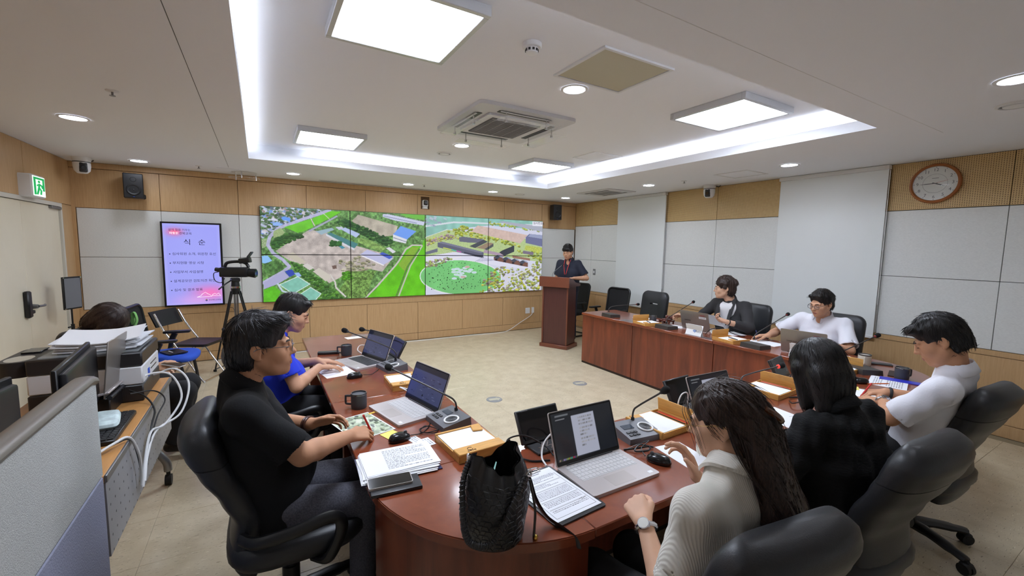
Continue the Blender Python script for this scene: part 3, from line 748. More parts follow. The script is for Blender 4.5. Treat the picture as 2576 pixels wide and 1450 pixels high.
def picture_grid(name, pic, T, W_, H_, m, parent, region=None):
    """flat grid W_ x H_ (local x right, z up, facing -y), colours from the picture"""
    a = lin(pic.a if region is None else pic.a[region[1]:region[3], region[0]:region[2]]); h, w_ = a.shape[:2]
    u = (np.arange(w_)/(w_-1)-.5)*W_; v = (.5-np.arange(h)/(h-1))*H_
    P = np.zeros((h, w_, 3)); P[..., 0] = u[None]; P[..., 2] = v[:, None]
    idx = np.arange(h*w_).reshape(h, w_); q = np.stack([idx[1:, :-1], idx[1:, 1:], idx[:-1, 1:], idx[:-1, :-1]], -1).reshape(-1, 4)
    me = bpy.data.meshes.new(name); me.from_pydata(P.reshape(-1, 3).tolist(), [], q.tolist()); me.transform(T)
    ca = me.color_attributes.new('Col', 'FLOAT_COLOR', 'POINT'); ca.data.foreach_set('color', np.c_[a.reshape(-1, 3), np.ones(h*w_)].ravel())
    me.materials.append(MATS[m]); o = bpy.data.objects.new(name, me); COL.objects.link(o); o.parent = parent; return o
mat('screen_picture', (20, 20, 20), .25, attr='emit', emit=.86)
mat('printed_paper', (240, 240, 240), .75, attr='base')
mat('bezel', (12, 12, 16), .35)
# ---- the aerial photograph and the proposal rendering on the screen wall
NW, NH = 208, 118
pc = Pic(NW*4, NH*2, (92, 128, 74)); pc.warp([(42, 135), (2455, 255), (2450, 843), (78, 960)])
LEFT = [(42, 135), (1458, 207), (1460, 890), (78, 960)]
pc.poly(LEFT, (96, 136, 78), amp=.3, cell=5, seed=2, grain=.5)
vill = [(42, 135), (620, 165), (560, 190), (400, 245), (240, 315), (130, 370), (60, 420)]
pc.poly(vill, (110, 130, 118), amp=.35, cell=4, seed=4, grain=.5)
pc.rects(150, vill, 5, 13, [(205, 208, 226), (176, 184, 210), (150, 160, 196), (120, 150, 214), (196, 190, 196), (150, 130, 124), (86, 96, 120)], 5, .2); pc.blobs(120, vill, 2, 4.5, [(66, 98, 58), (84, 118, 66)], 6)
pc.poly([(225, 235), (250, 222), (310, 240), (300, 262), (240, 258)], (96, 150, 235)); pc.poly([(150, 285), (190, 268), (245, 290), (220, 303), (160, 305)], (140, 176, 236))
pc.poly([(60, 560), (110, 555), (150, 600), (100, 625), (66, 620)], (140, 190, 240)); pc.poly([(60, 420), (104, 415), (100, 480), (62, 500)], (150, 170, 130), grain=.4)
pc.poly([(80, 625), (180, 598), (250, 640), (240, 690), (160, 725), (85, 700)], (78, 118, 64), amp=.25, grain=.4)
pc.poly([(180, 520), (300, 440), (470, 335), (620, 360), (860, 470), (1190, 560), (1090, 690), (900, 650), (700, 760), (640, 790), (470, 640), (300, 600)], (186, 176, 172), amp=.12, cell=9, seed=7, grain=.12)
pc.blobs(90, [(700, 600), (900, 560), (1040, 640), (900, 700), (760, 700)], 2, 6, [(168, 160, 140), (176, 172, 150), (150, 150, 116)], 8)
pc.poly([(660, 640), (700, 636), (705, 665), (670, 670)], (112, 92, 84))
pc.line([(640, 170), (400, 250), (200, 325), (128, 400), (112, 470), (160, 540), (240, 590), (300, 650), (250, 690), (76, 790)], 7.5, (176, 176, 206), amp=.06)
pc.line([(470, 345), (620, 265), (700, 220)], 4, (160, 162, 186))
for q in ([(250, 315), (480, 242), (500, 310), (380, 368)], [(490, 240), (640, 178), (745, 180), (560, 278), (512, 298)]): pc.poly(q, (104, 192, 42), amp=.06, cell=12, seed=9, grain=.08)
pc.line([(480, 242), (512, 300)], 2.2, (206, 200, 190)); pc.line([(590, 200), (640, 245)], 1.6, (206, 200, 190))
pc.poly([(160, 350), (220, 320), (270, 370), (160, 410)], (150, 170, 120), grain=.3)
pc.blobs(120, [(150, 440), (260, 375), (400, 365), (410, 395), (240, 470), (160, 500)], 3, 6, [(52, 92, 46), (66, 108, 50)], 10)
pc.poly([(820, 262), (880, 205), (1220, 300), (1200, 380), (1090, 392)], (178, 170, 156), amp=.1, cell=10, grain=.1)
pc.blobs(230, [(680, 270), (760, 240), (1200, 430), (1130, 470), (1010, 420), (800, 320)], 3, 5.5, [(56, 96, 52), (70, 116, 56), (44, 82, 46)], 11)
pc.poly([(1090, 200), (1130, 198), (1450, 265), (1440, 295), (1200, 255), (1090, 222)], (196, 200, 224)); pc.line([(1100, 215), (1380, 275)], 2, (130, 140, 170)); pc.poly([(1200, 180), (1450, 200), (1450, 250), (1300, 225)], (104, 180, 60))
pc.poly([(610, 368), (650, 360), (882, 455), (850, 495)], (76, 128, 132)); pc.poly([(610, 368), (850, 495), (850, 512), (610, 385)], (206, 208, 220))
pc.poly([(735, 330), (772, 315), (898, 370), (865, 402)], (176, 190, 226)); pc.poly([(520, 350), (660, 318), (680, 335), (570, 378)], (150, 176, 190)); pc.poly([(690, 312), (745, 308), (760, 325), (720, 338)], (190, 196, 216))
pc.poly([(900, 545), (960, 505), (1185, 578), (1100, 632)], (186, 188, 222)); pc.poly([(1065, 540), (1090, 525), (1182, 562), (1150, 582)], (74, 96, 196)); pc.line([(900, 548), (1100, 634)], 3, (232, 230, 236))
pc.poly([(880, 400), (1000, 430), (1120, 490), (1080, 520), (960, 480), (880, 440)], (126, 160, 90), amp=.2, grain=.3); pc.poly([(1120, 490), (1150, 482), (1205, 520), (1180, 535)], (214, 214, 224))
pc.blobs(40, [(640, 470), (660, 430), (740, 440), (730, 475)], 3, 5, [(60, 110, 56)], 12); pc.poly([(720, 478), (750, 470), (775, 490), (745, 500)], (70, 140, 160))
pc.poly([(1180, 372), (1245, 300), (1378, 345), (1300, 415)], (112, 156, 236)); pc.poly([(1180, 372), (1300, 415), (1290, 450), (1180, 425)], (216, 218, 226)); pc.line([(1185, 400), (1290, 435)], 2, (120, 130, 150))
pc.poly([(950, 912), (1040, 840), (1200, 640), (1290, 500), (1345, 462), (1430, 460), (1460, 380), (1460, 895)], (98, 188, 34), amp=.08, cell=14, seed=13, grain=.1)
pc.poly([(1225, 630), (1340, 480), (1400, 480), (1290, 690)], (132, 172, 60), grain=.15)
pc.line([(950, 915), (1060, 800), (1200, 640), (1230, 600), (1290, 500), (1345, 464), (1425, 464)], 4.5, (196, 190, 186)); pc.line([(1430, 470), (1330, 640), (1235, 895)], 4, (190, 186, 176)); pc.line([(1405, 500), (1310, 640), (1215, 895)], 5, (88, 132, 60), grain=.4)
pc.poly([(720, 860), (830, 690), (1040, 680), (1000, 760), (960, 905), (820, 920)], (104, 138, 72), amp=.3, cell=4, seed=14, grain=.7); pc.line([(650, 720), (690, 780), (700, 830), (780, 905)], 4, (206, 202, 198))
pc.blobs(60, [(750, 700), (810, 690), (830, 750), (760, 765)], 3, 5, [(84, 150, 44)], 15); pc.blobs(260, [(310, 610), (380, 640), (700, 860), (760, 925), (560, 935), (500, 800), (360, 700)], 2.5, 5, [(70, 118, 50), (92, 146, 56), (58, 100, 48)], 16)
pc.poly([(270, 550), (330, 530), (440, 610), (390, 630)], (192, 186, 170)); pc.poly([(410, 640), (450, 620), (510, 660), (470, 680)], (204, 200, 196)); pc.poly([(500, 690), (550, 660), (660, 730), (610, 775)], (200, 194, 184))
pc.poly([(258, 690), (320, 672), (348, 715), (300, 740)], (54, 76, 176)); pc.poly([(340, 705), (380, 700), (402, 730), (370, 742)], (150, 180, 232)); pc.poly([(76, 790), (250, 690), (300, 740), (200, 800), (80, 845)], (168, 168, 204))
for q in ([(215, 806), (370, 735), (475, 800), (330, 885)], [(385, 892), (482, 828), (572, 882), (520, 940), (440, 945)]): pc.poly(q, (128, 188, 172), amp=.05); pc.line(q+[q[0]], 1.6, (214, 232, 226))
pc.poly([(80, 855), (165, 815), (225, 865), (185, 958), (80, 960)], (96, 186, 44), amp=.06, grain=.08); pc.line([(200, 800), (240, 860), (330, 890)], 4, (190, 206, 220))
RGT = [(1459, 207), (2455, 255), (2450, 843), (1461, 890)]
pc.poly(RGT, (206, 208, 228))
pc.poly([(1459, 207), (2455, 255), (2455, 330), (2000, 290), (1640, 330), (1459, 390)], (138, 188, 178), amp=.08, cell=14)
pc.line([(1459, 300), (1700, 265), (2455, 290)], 5, (206, 214, 222)); pc.line([(1640, 330), (1459, 400)], 4, (216, 220, 230)); pc.rects(14, [(1459, 215), (1650, 225), (1550, 300), (1459, 310)], 6, 14, [(176, 184, 200), (150, 158, 180)], 20)
pc.poly([(1459, 395), (1640, 330), (2300, 400), (2455, 480), (2455, 600), (2100, 560), (1459, 600)], (176, 196, 140), grain=.2)
pc.blobs(150, [(1640, 350), (1780, 290), (1850, 320), (2290, 450), (2270, 480), (1900, 410), (1700, 370)], 3, 5.5, [(176, 184, 70), (150, 168, 66), (196, 200, 96)], 21); pc.blobs(60, [(1980, 255), (2430, 320), (2430, 345), (2000, 285)], 2.5, 4.5, [(170, 186, 90)], 22)
pc.poly([(1845, 345), (1900, 292), (2325, 372), (2265, 445)], (204, 180, 172), amp=.04); pc.poly([(2075, 262), (2110, 255), (2455, 300), (2450, 345)], (168, 172, 188)); pc.poly([(2310, 390), (2340, 362), (2455, 372), (2455, 472), (2310, 440)], (108, 112, 150)); pc.poly([(2330, 385), (2350, 362), (2455, 372), (2455, 405)], (150, 158, 190))
pc.poly([(2310, 460), (2455, 480), (2455, 520), (2300, 500)], (180, 190, 90), grain=.4); pc.blobs(60, [(2210, 500), (2455, 520), (2455, 580), (2380, 570)], 3, 5, [(176, 186, 76), (150, 172, 80)], 30)
pc.blobs(90, [(1459, 420), (1640, 370), (1760, 400), (1560, 430), (1459, 470)], 2.5, 5, [(180, 186, 90), (170, 150, 150)], 23)
pc.poly([(1459, 520), (1560, 490), (1560, 520), (1459, 545)], (108, 112, 130)); pc.poly([(1459, 560), (1700, 520), (2100, 560), (2300, 600), (2350, 660), (2100, 640), (1900, 600), (1459, 620)], (216, 216, 234))
pc.poly([(1560, 440), (1600, 432), (1955, 520), (1950, 568), (1880, 556), (1560, 480)], (96, 98, 118)); pc.poly([(1560, 440), (1600, 432), (1955, 520), (1930, 530)], (120, 122, 144)); pc.line([(1610, 485), (1760, 520)], 3, (196, 210, 90)); pc.line([(1680, 500), (1720, 512)], 3, (90, 190, 170)); pc.line([(1725, 512), (1760, 520)], 3, (190, 90, 170)); pc.line([(1790, 525), (1950, 560)], 4, (60, 62, 80))
pc.poly([(1740, 395), (1775, 388), (1960, 412), (1945, 440), (1830, 440), (1745, 430)], (104, 106, 124)); pc.poly([(1830, 470), (1950, 415), (1990, 430), (1880, 486)], (74, 78, 86)); pc.poly([(1890, 485), (1990, 435), (2035, 445), (1960, 495)], (150, 130, 110)); pc.poly([(1960, 495), (2035, 445), (2035, 470), (1980, 505)], (84, 88, 92))
pc.poly([(1960, 500), (2130, 535), (2120, 560), (1950, 525)], (170, 150, 168)); pc.poly([(2085, 522), (2110, 505), (2212, 462), (2212, 515), (2130, 552)], (58, 62, 72))
for k in range(4):
    x, y = 2040+k*72, 550+k*14; pc.poly([(x, y+8), (x+35, y-8), (x+75, y+12), (x+75, y+52), (x, y+38)], (120, 84, 74)); pc.poly([(x-4, y+12), (x+35, y-8), (x+62, y), (x+34, y+26)], (70, 74, 90)); pc.poly([(x+30, y-6), (x+60, y-2), (x+78, y+16), (x+60, y+12)], (150, 160, 190)); pc.poly([(x+10, y+22), (x+30, y+24), (x+30, y+40), (x+10, y+38)], (40, 36, 44))
pc.poly([(2200, 545), (2350, 570), (2350, 590), (2200, 565)], (150, 110, 96)); pc.poly([(2290, 505), (2380, 520), (2375, 545), (2285, 530)], (120, 110, 130))
pc.line([(1459, 690), (1600, 590), (1760, 560)], 4, (226, 222, 230)); lawn = [(1760+345*math.cos(a)+20*math.sin(a), 735+150*math.sin(a)) for a in np.linspace(0, 2*PI, 40)]
pc.poly(lawn, (120, 196, 122), amp=.06, cell=30); pc.line(lawn, 2.5, (226, 228, 234))
for k in range(9): pc.line([(1880+k*16, 600-k*1), (1950+k*12, 560+k*3)], 1.2, (160, 160, 190))
pc.blobs(170, [(1500, 610), (1700, 590), (2060, 660), (2050, 760), (1900, 830), (1500, 850), (1480, 720)], .8, 1.4, [(40, 60, 44), (50, 70, 60), (30, 40, 34)], 24, 1.4)
for (x, y) in ((1700, 668), (1730, 662), (1760, 672), (1795, 655), (1815, 645), (1700, 690), (1740, 690), (1770, 700), (1800, 680), (1830, 685), (1722, 712), (1755, 718), (1790, 725), (1845, 670), (1875, 692), (1705, 745), (1770, 735)): pc.ell((x, y), 22, 10, (206, 220, 226)); pc.ell((x, y), 16, 7, (190, 214, 220))
for (x, y) in ((1815, 645), (1780, 732)): pc.ell((x, y), 22, 9, (196, 168, 160))
pc.blobs(330, [(1920, 850), (1960, 760), (2060, 650), (2160, 640), (2300, 680), (2455, 560), (2455, 843), (1930, 870)], 3, 6.5, [(178, 184, 66), (150, 172, 70), (196, 196, 90), (166, 170, 110), (150, 140, 130), (190, 196, 170)], 25); pc.line([(2100, 830), (2160, 770), (2130, 730), (2230, 720), (2350, 660)], 4, (214, 210, 214)); pc.blobs(60, [(1459, 600), (1640, 560), (1680, 580), (1540, 640), (1459, 650)], 2.5, 5, [(166, 180, 100), (170, 150, 160), (140, 160, 110)], 26)
pc.poly([(2365, 255), (2455, 258), (2455, 297), (2365, 292)], (228, 228, 240))
t = thing('video_wall', 'wide video wall of eight joined screens showing an aerial view and a campus rendering', 'screen', (2.49, 7.225, .79))
SW, SH = 4.94/4, 1.405/2
for r_ in range(2):
    for c in range(4):
        cx, cz = (c-1.5)*SW, (1.5-r_)*SH-SH*0
        p = MB().b2(cx-SW/2+.0008, cx+SW/2-.0008, -.022, .024, cz-SH/2+.0008, cz+SH/2-.0008, .001).build('screen_panel', 'bezel', t)
        picture_grid('display_image', pc, Matrix.Translation((cx, -.0235, cz)), SW-.012, SH-.012, 'screen_picture', p, (c*NW, r_*NH, (c+1)*NW, (r_+1)*NH))
lettering('caption', '심사번호6', .062, Matrix.Translation((2.365, -.0255, 1.355)) @ rmat(PI/2, 0, 0), 'ink', t)
# ---- portrait agenda display
PW, PH = .665, 1.135
t = thing('agenda_display', 'tall portrait display with a lilac agenda in Korean', 'screen', (-.778, 7.225, .785))
MB().b2(-PW/2, PW/2, -.03, .024, 0, PH, .004).build('housing', 'bezel', t)
pg = Pic(72, 124, (158, 160, 246)); yy, xx = pg.yy/123., pg.xx/71.
def glow(cx, cy, sx, sy, col, k):
    g_ = np.exp(-(((xx-cx)/sx)**2+((yy-cy)/sy)**2))[..., None]*k; pg.a = pg.a*(1-g_)+np.array(col)*g_
glow(.5, .45, .6, .5, (166, 170, 250), .7); glow(.2, .1, .13, .045, (250, 110, 150), .95); glow(.78, .86, .3, .09, (250, 120, 190), .95); glow(.5, .95, .35, .07, (226, 170, 238), .7)
bd = (xx < .05) | (xx > .95) | (yy < .03) | (yy > .97); pg.a[bd] = pg.a[bd]*.9+np.array((220, 220, 250))*.1
picture_grid('display_image', pg, Matrix.Translation((0, -.0312, PH/2)), PW-.045, PH-.045, 'screen_picture', t)
mat('ink_navy', (38, 36, 78), .8); mat('white_line', (255, 255, 255), .6, emit=.7); mat('red_ink', (190, 50, 70), .7)
def st(txt, size, x, z, m='ink_navy', sx=1., al='LEFT'): lettering('lettering', txt, size, Matrix.Translation((x, -.032, z)) @ rmat(PI/2, 0, 0), m, t, sx, al)
st('식', .085, -.055, .865, al='CENTER', sx=1.1); st('순', .085, .105, .865, al='CENTER', sx=1.1)
for i, s_t in enumerate(('심사위원 소개, 위원장 호선', '부지현황 영상 시청', '사업부서 사업설명', '설계공모안 검토의견 확인', '심사 및 결과 발표')): st('▪ '+s_t, .042, -.26, .71-.1215*i, sx=1.03)
st('삶의 힘을 키우는', .034, -.25, 1.03); st('따뜻한', .034, -.24, .985, 'white_line'); st('경북교육', .038, -.14, .983)
st('경상북도교육청', .022, .15, .075)
for pts in ([(.02, .12), (.06, .135), (.085, .165), (.115, .185), (.14, .165), (.165, .15), (.19, .125), (.02, .12)], [(.19, .135), (.2, .155), (.225, .165), (.24, .15), (.265, .168), (.28, .145), (.29, .13), (.19, .135)]):
    MB().tube([(x, -.0315, z) for x, z in pts], .0022, 5).build('mountain_line', 'white_line', t)
mat('logo_yellow', (236, 190, 70), .6); mat('logo_blue', (50, 90, 190), .6)
MB().prism([(.012*math.cos(a), .012*math.sin(a)) for a in np.linspace(0, PI, 12)], 0, .0006, T=Matrix.Translation((.125, -.031, .078)) @ rmat(PI/2, 0, 0)).build('logo_top', 'logo_yellow', t)
MB().prism([(.013*math.cos(a), .013*math.sin(a)) for a in np.linspace(PI, 2*PI, 12)], 0, .0006, T=Matrix.Translation((.125, -.031, .074)) @ rmat(PI/2, 0, 0)).build('logo_bottom', 'logo_blue', t)
t = thing('display_cable', 'thin black cable hanging below the agenda display', 'cable', (-.42, 7.225, .5)); MB().tube(catmull([(0, 0, .29), (.03, 0, .24), (.08, -.01, .2), (.1, -.03, -.1), (.13, -.05, -.45)], 5), .003, 5).build('wire', 'plastic_black', t)
# ---- wall speakers
def speaker(loc, rz, label):
    t = thing('wall_speaker', label, 'speaker', loc, rz, 'black wall loudspeakers')
    MB().b2(-.095, .095, -.14, .02, -.15, .15, .008).build('cabinet', 'plastic_black', t)
    MB().cyl((0, -.139, -.05), (0, -.146, -.05), .072, .068, 28).build('woofer_ring', 'plastic_black', t); MB().lathe([(.06, .008), (.03, -.008), (.02, -.006), (.001, .004)], 24, T=Matrix.Translation((0, -.146, -.05)) @ rmat(PI/2, 0, 0), cap=False).build('woofer_cone', 'rubber_black', t)
    MB().cyl((0, -.139, .075), (0, -.145, .075), .03, .026, 20).build('tweeter', 'plastic_black', t); MB().box((0, -.142, -.135), (.016, .004, .005)).build('power_light', 'blue_seat', t)
    MB().cyl((0, .02, 0), (0, .09, 0), .02).box((0, .09, 0), (.08, .02, .08), .004).box((.09, .0, -.12), (.05, .05, .06), .012).build('bracket', 'plastic_black', t)
speaker((-1.34, 7.15, 2.34), R(10), 'black loudspeaker on the wood wall by the ceiling camera and exit sign')
speaker((5.2, 7.15, 2.375), R(-6), 'black loudspeaker on the wood wall at the right end of the screens')
# ---- camera in its wall recess
t = thing('niche_camera', 'white pan-tilt camera in the small wall recess above the screens', 'security camera', (2.508, 7.26, 2.3))
MB().b2(-.085, .085, .06, .075, -.01, .22).build('recess_back', 'niche_brown', t)
MB().lathe([(.05, 0), (.05, .02), (.04, .03)], 24).build('base', 'plastic_white', t); MB().box((0, 0, .09), (.1, .07, .12), .02, seg=2).build('body', 'plastic_white', t); MB().box((0, -.02, .1), (.072, .07, .085), .018, seg=2).cyl((0, -.05, .105), (0, -.062, .105), .024, n=18).build('lens', 'lens_black', t)
# ---- wall clock
t = thing('wall_clock', 'round wall clock with brown wooden rim on the perforated wall', 'clock', (X1-.001, 1.6, 2.372), R(-90))
mat('clock_wood', (160, 96, 48), .35); mat('clock_face', (232, 232, 226), .5)
Mc = rmat(PI/2, 0, 0)
MB().lathe([(.165, .0), (.19, .004), (.196, .02), (.19, .036), (.178, .04), (.168, .032), (.166, .02)], 48, T=Mc, cap=False).build('rim', 'clock_wood', t)
MB().lathe([(.001, .018), (.168, .018), (.168, .002), (.001, .002)], 48, T=Mc, cap=False).build('dial', 'clock_face', t)
for k in range(1, 13):
    a = R(90-30*k); lettering('numeral', str(k), .042, Matrix.Translation((.132*math.cos(a), -.019, .132*math.sin(a))) @ rmat(PI/2, 0, 0), 'ink', t)
    MB().box((.157*math.cos(a), -.0185, .157*math.sin(a)), (.006, .001, .006)).build('hour_mark', 'ink', t)
MB().tube([(.092*math.cos(a), -.019, .092*math.sin(a)) for a in np.linspace(0, 2*PI, 41)[:-1]], .0008, 4, close=True).build('inner_ring', 'ink', t)
def hand(nm, deg, l, wd, m):
    a = R(90-deg); MB().add([(-math.cos(a)*.02-math.sin(a)*wd, -.022, -math.sin(a)*.02+math.cos(a)*wd), (math.cos(a)*l*.5-math.sin(a)*wd*1.3, -.022, math.sin(a)*l*.5+math.cos(a)*wd*1.3), (math.cos(a)*l, -.022, math.sin(a)*l), (math.cos(a)*l*.5+math.sin(a)*wd*1.3, -.022, math.sin(a)*l*.5-math.cos(a)*wd*1.3), (-math.cos(a)*.02+math.sin(a)*wd, -.022, -math.sin(a)*.02-math.cos(a)*wd)], [(0, 1, 2, 3, 4)]).build(nm, m, t)
hand('hour_hand', 112, .085, .004, 'ink'); hand('minute_hand', 268, .125, .003, 'ink'); hand('second_hand', 75, .12, .0012, 'red')
MB().box((0, -.0185, .052), (.05, .0008, .004)).build('maker_mark', 'ink', t)
MB().lathe([(.001, .034), (.166, .034), (.166, .036), (.001, .036)], 40, T=Mc, cap=False).build('glass', 'glass_lens', t)
# ---- exit sign
t = thing('exit_sign', 'green and white running man exit sign above the door', 'exit sign', (X0+.005, 6.08, 2.17), R(90))
MB().b2(-.15, .15, -.09, .09, -.1, .12, .012).build('housing', 'plastic_white', t)
mat('exit_white', (235, 250, 240), emit=.9); mat('exit_green', (20, 170, 90), emit=.55)
T4 = Matrix.Translation((0, -.0905, 0)) @ Matrix.Diagonal((1.7, 1, 1, 1))
MB().add([tuple(T4 @ Vector(p)) for p in ((-.08, 0, -.085), (.08, 0, -.085), (.08, 0, .105), (-.08, 0, .105))], [(0, 1, 2, 3)]).build('sign_face', 'exit_white', t)
for (a, b2_, c, d) in ((-.07, -.045, -.075, .095), (-.045, .07, .075, .095), (.045, .07, -.03, .075)): MB().box(((a+b2_)/2, -.002, (c+d)/2), (b2_-a, .002, d-c), T=T4).build('door_symbol', 'exit_green', t)
r_ = MB(); r_.cyl((.0, -.001, .055), (.0, -.003, .055), .014, n=14, T=T4)
for p in ([(.0, -.002, .035), (-.008, -.002, 0)], [(-.008, -.002, 0), (.02, -.002, -.03), (.012, -.002, -.068)], [(-.008, -.002, 0), (-.02, -.002, -.035), (-.035, -.002, -.07)], [(0, -.002, .03), (.03, -.002, .02), (.04, -.002, -.005)], [(0, -.002, .03), (-.03, -.002, .015)]): r_.tube(p, .008, 6, T=T4)
r_.build('running_figure', 'exit_green', t)
# ---- roller blinds
def blind(y0, y1, zb, label):
    t = thing('roller_blind', label, 'blind', (X1-.04, (y0+y1)/2, 0), 0, 'pale grey roller blinds'); hw = (y1-y0)/2
    MB().b2(-.004, .001, -hw, hw, zb, ZC-.045, .0005).build('fabric', 'blind_fabric', t); MB().b2(-.012, .01, -hw, hw, zb-.03, zb, .004).build('bottom_bar', 'plastic_white', t)
    MB().b2(-.03, .035, -hw-.01, hw+.01, ZC-.05, ZC-.002, .006).build('head_rail', 'metal_white', t)
    MB().tube([(-.012, -hw-.012, ZC-.06), (-.012, -hw-.014, zb+.35)], .0022, 5).tube([(-.002, -hw-.012, ZC-.06), (-.002, -hw-.014, zb+.35)], .0022, 5).build('pull_chain', 'plastic_white', t)
blind(4.87, 5.96, .66, 'narrow-looking pale roller blind behind the empty chairs'); blind(1.965, 3.065, .76, 'wide pale roller blind behind the man in glasses')
# ---- wall plates and cable
def plate(name, loc, rz, w_, h, label, m='plastic_white', sw=True):
    t = thing(name, label, 'wall plate', loc, rz); MB().b2(-w_/2, w_/2, -.008, .004, -h/2, h/2, .003).build('plate', m, t)
    if sw: MB().b2(-w_*.28, w_*.28, -.012, -.006, -h*.2, h*.2, .002).build('insert', 'plastic_white', t)
plate('wall_outlet', (4.665, Y1-.004, .38), 0, .105, .115, 'wider white wall plate by the lectern, left one'); plate('wall_outlet', (4.79, Y1-.004, .385), 0, .06, .115, 'narrow white wall plate nearest the lectern')
plate('light_switch', (X1-.004, 6.6, 1.19), R(-90), .07, .12, 'grey light switch on the fabric wall behind the speaker', 'grey_metal')
plate('wall_outlet', (X1-.004, 5.62, .38), R(-90), .08, .12, 'small wall plate low on the wainscot behind the mesh chair')
t = thing('floor_cable', 'white cable running along the foot of the screen wall to the outlet', 'cable', (3, 7.18, 0))
MB().tube(catmull([(-3.6, -.02, .006), (-2, .0, .006), (-.5, -.04, .006), (.4, -.02, .006), (.9, -.06, .006), (1.15, -.04, .03), (1.45, .0, .16), (1.7, .03, .27), (1.78, .05, .33)], 8), .006, 6).build('wire', 'plastic_white', t)
# ---- floor sockets
mat('socket_grey', (150, 150, 152), .4, .3)
for (x, y, l) in ((2.16, 3.99, 'round grey floor socket nearer the left tables'), (3.36, 3.99, 'round grey floor socket nearer the right tables')):
    t = thing('floor_socket', l, 'floor socket', (x, y, 0), R(-10), 'round floor sockets')
    MB().lathe([(.088, .0), (.086, .003), (.07, .004), (.001, .004)], 32, cap=False).build('ring', 'socket_grey', t)
    MB().prism([(-.06, -.028), (.03, -.028), (.03, -.045), (.072, 0), (.03, .045), (.03, .028), (-.06, .028)], .003, .0052).build('lid', 'floor_lid' if 'floor_lid' in MATS else mat('floor_lid', (196, 190, 168), .5), t)
# ================================================================== things on the tables
Z = TT
def doc_pic(w_=70, h=100, title=True, blocks=((14, 46), (52, 92)), seed=0, ind=.12, col=(60, 60, 66), bg=(240, 241, 246), frame=False, heads=()):
    p = Pic(w_, h, bg); q = np.random.default_rng(seed)
    if title: a, b2_ = int(w_*.32), int(w_*.68); p.a[int(h*.06):int(h*.06)+2, a:b2_] = np.array(col)+q.random((2, b2_-a, 1))*90
    for y0, y1 in blocks:
        for y in range(y0, y1, 4):
            x = int(w_*ind); end = int(w_*(.9 if q.random() < .75 else .45+.4*q.random()))
            while x < end:
                l = q.integers(2, 6); p.a[y:y+2, x:min(x+l, end)] = np.array(col)+60+q.random()*70; x += l+1
    for y in heads: p.a[y:y+3, int(w_*.1):int(w_*.92)] = (196, 196, 200)
    if frame:
        for y in (int(h*.16), int(h*.95)): p.a[y:y+1, int(w_*.06):int(w_*.95)] = (120, 120, 126)
        for x in (int(w_*.06), int(w_*.95)-1): p.a[int(h*.16):int(h*.95), x:x+1] = (120, 120, 126)
    return p
def sheet(name, label, cat, loc, rz, w_, h, pic=None, th=.0008, group=None, m='paper'):
    t = thing(name, label, cat, loc, rz, group)
    MB().b2(-w_/2, w_/2, -h/2, h/2, 0, th).build('page', m, t)
    if pic is not None: picture_grid('print', pic, Matrix.Translation((0, 0, th+.0003)) @ rmat(-PI/2, 0, 0), w_, h, 'printed_paper', t)
    return t
# ---- laptops
mat('lap_base', (196, 188, 186), .35, .35); mat('lap_key', (206, 204, 204), .5); mat('lap_key_dark', (40, 40, 44), .5); mat('lap_dark', (46, 46, 50), .4, .3); mat('lid_grey', (150, 144, 138), .32, .55)
mat('laptop_screen', (20, 20, 20), .15, attr='emit', emit=.55)
def lap_pic(kind, seed=0):
    p = Pic(96, 58, (34, 37, 44)); q = np.random.default_rng(seed)
    if kind == 'doc':
        p.a[3:5, 6:26] = (120, 124, 130); p.a[8:9, 6:20] = (150, 150, 156); d = doc_pic(36, 49, False, ((3, 12), (16, 25), (29, 40)), 3, .3, bg=(190, 194, 214)); p.a[7:56, 30:66] = d.a
        for k in range(14): p.a[55:57, 3+k*2:4+k*2] = q.integers(60, 230, 3)
    else:
        p.a[:] = (74, 80, 120); p.a[:9] = (40, 44, 62); p.a[54:] = (30, 34, 50)
        for k in range(34): y, x = q.integers(11, 52), q.integers(4, 84); p.a[y:y+1, x:x+q.integers(2, 9)] = (108, 114, 156) if q.random() < .4 else (44, 48, 80)
        p.a[46:49, 44:47] = (14, 16, 30)
    return p
key_mesh = {}
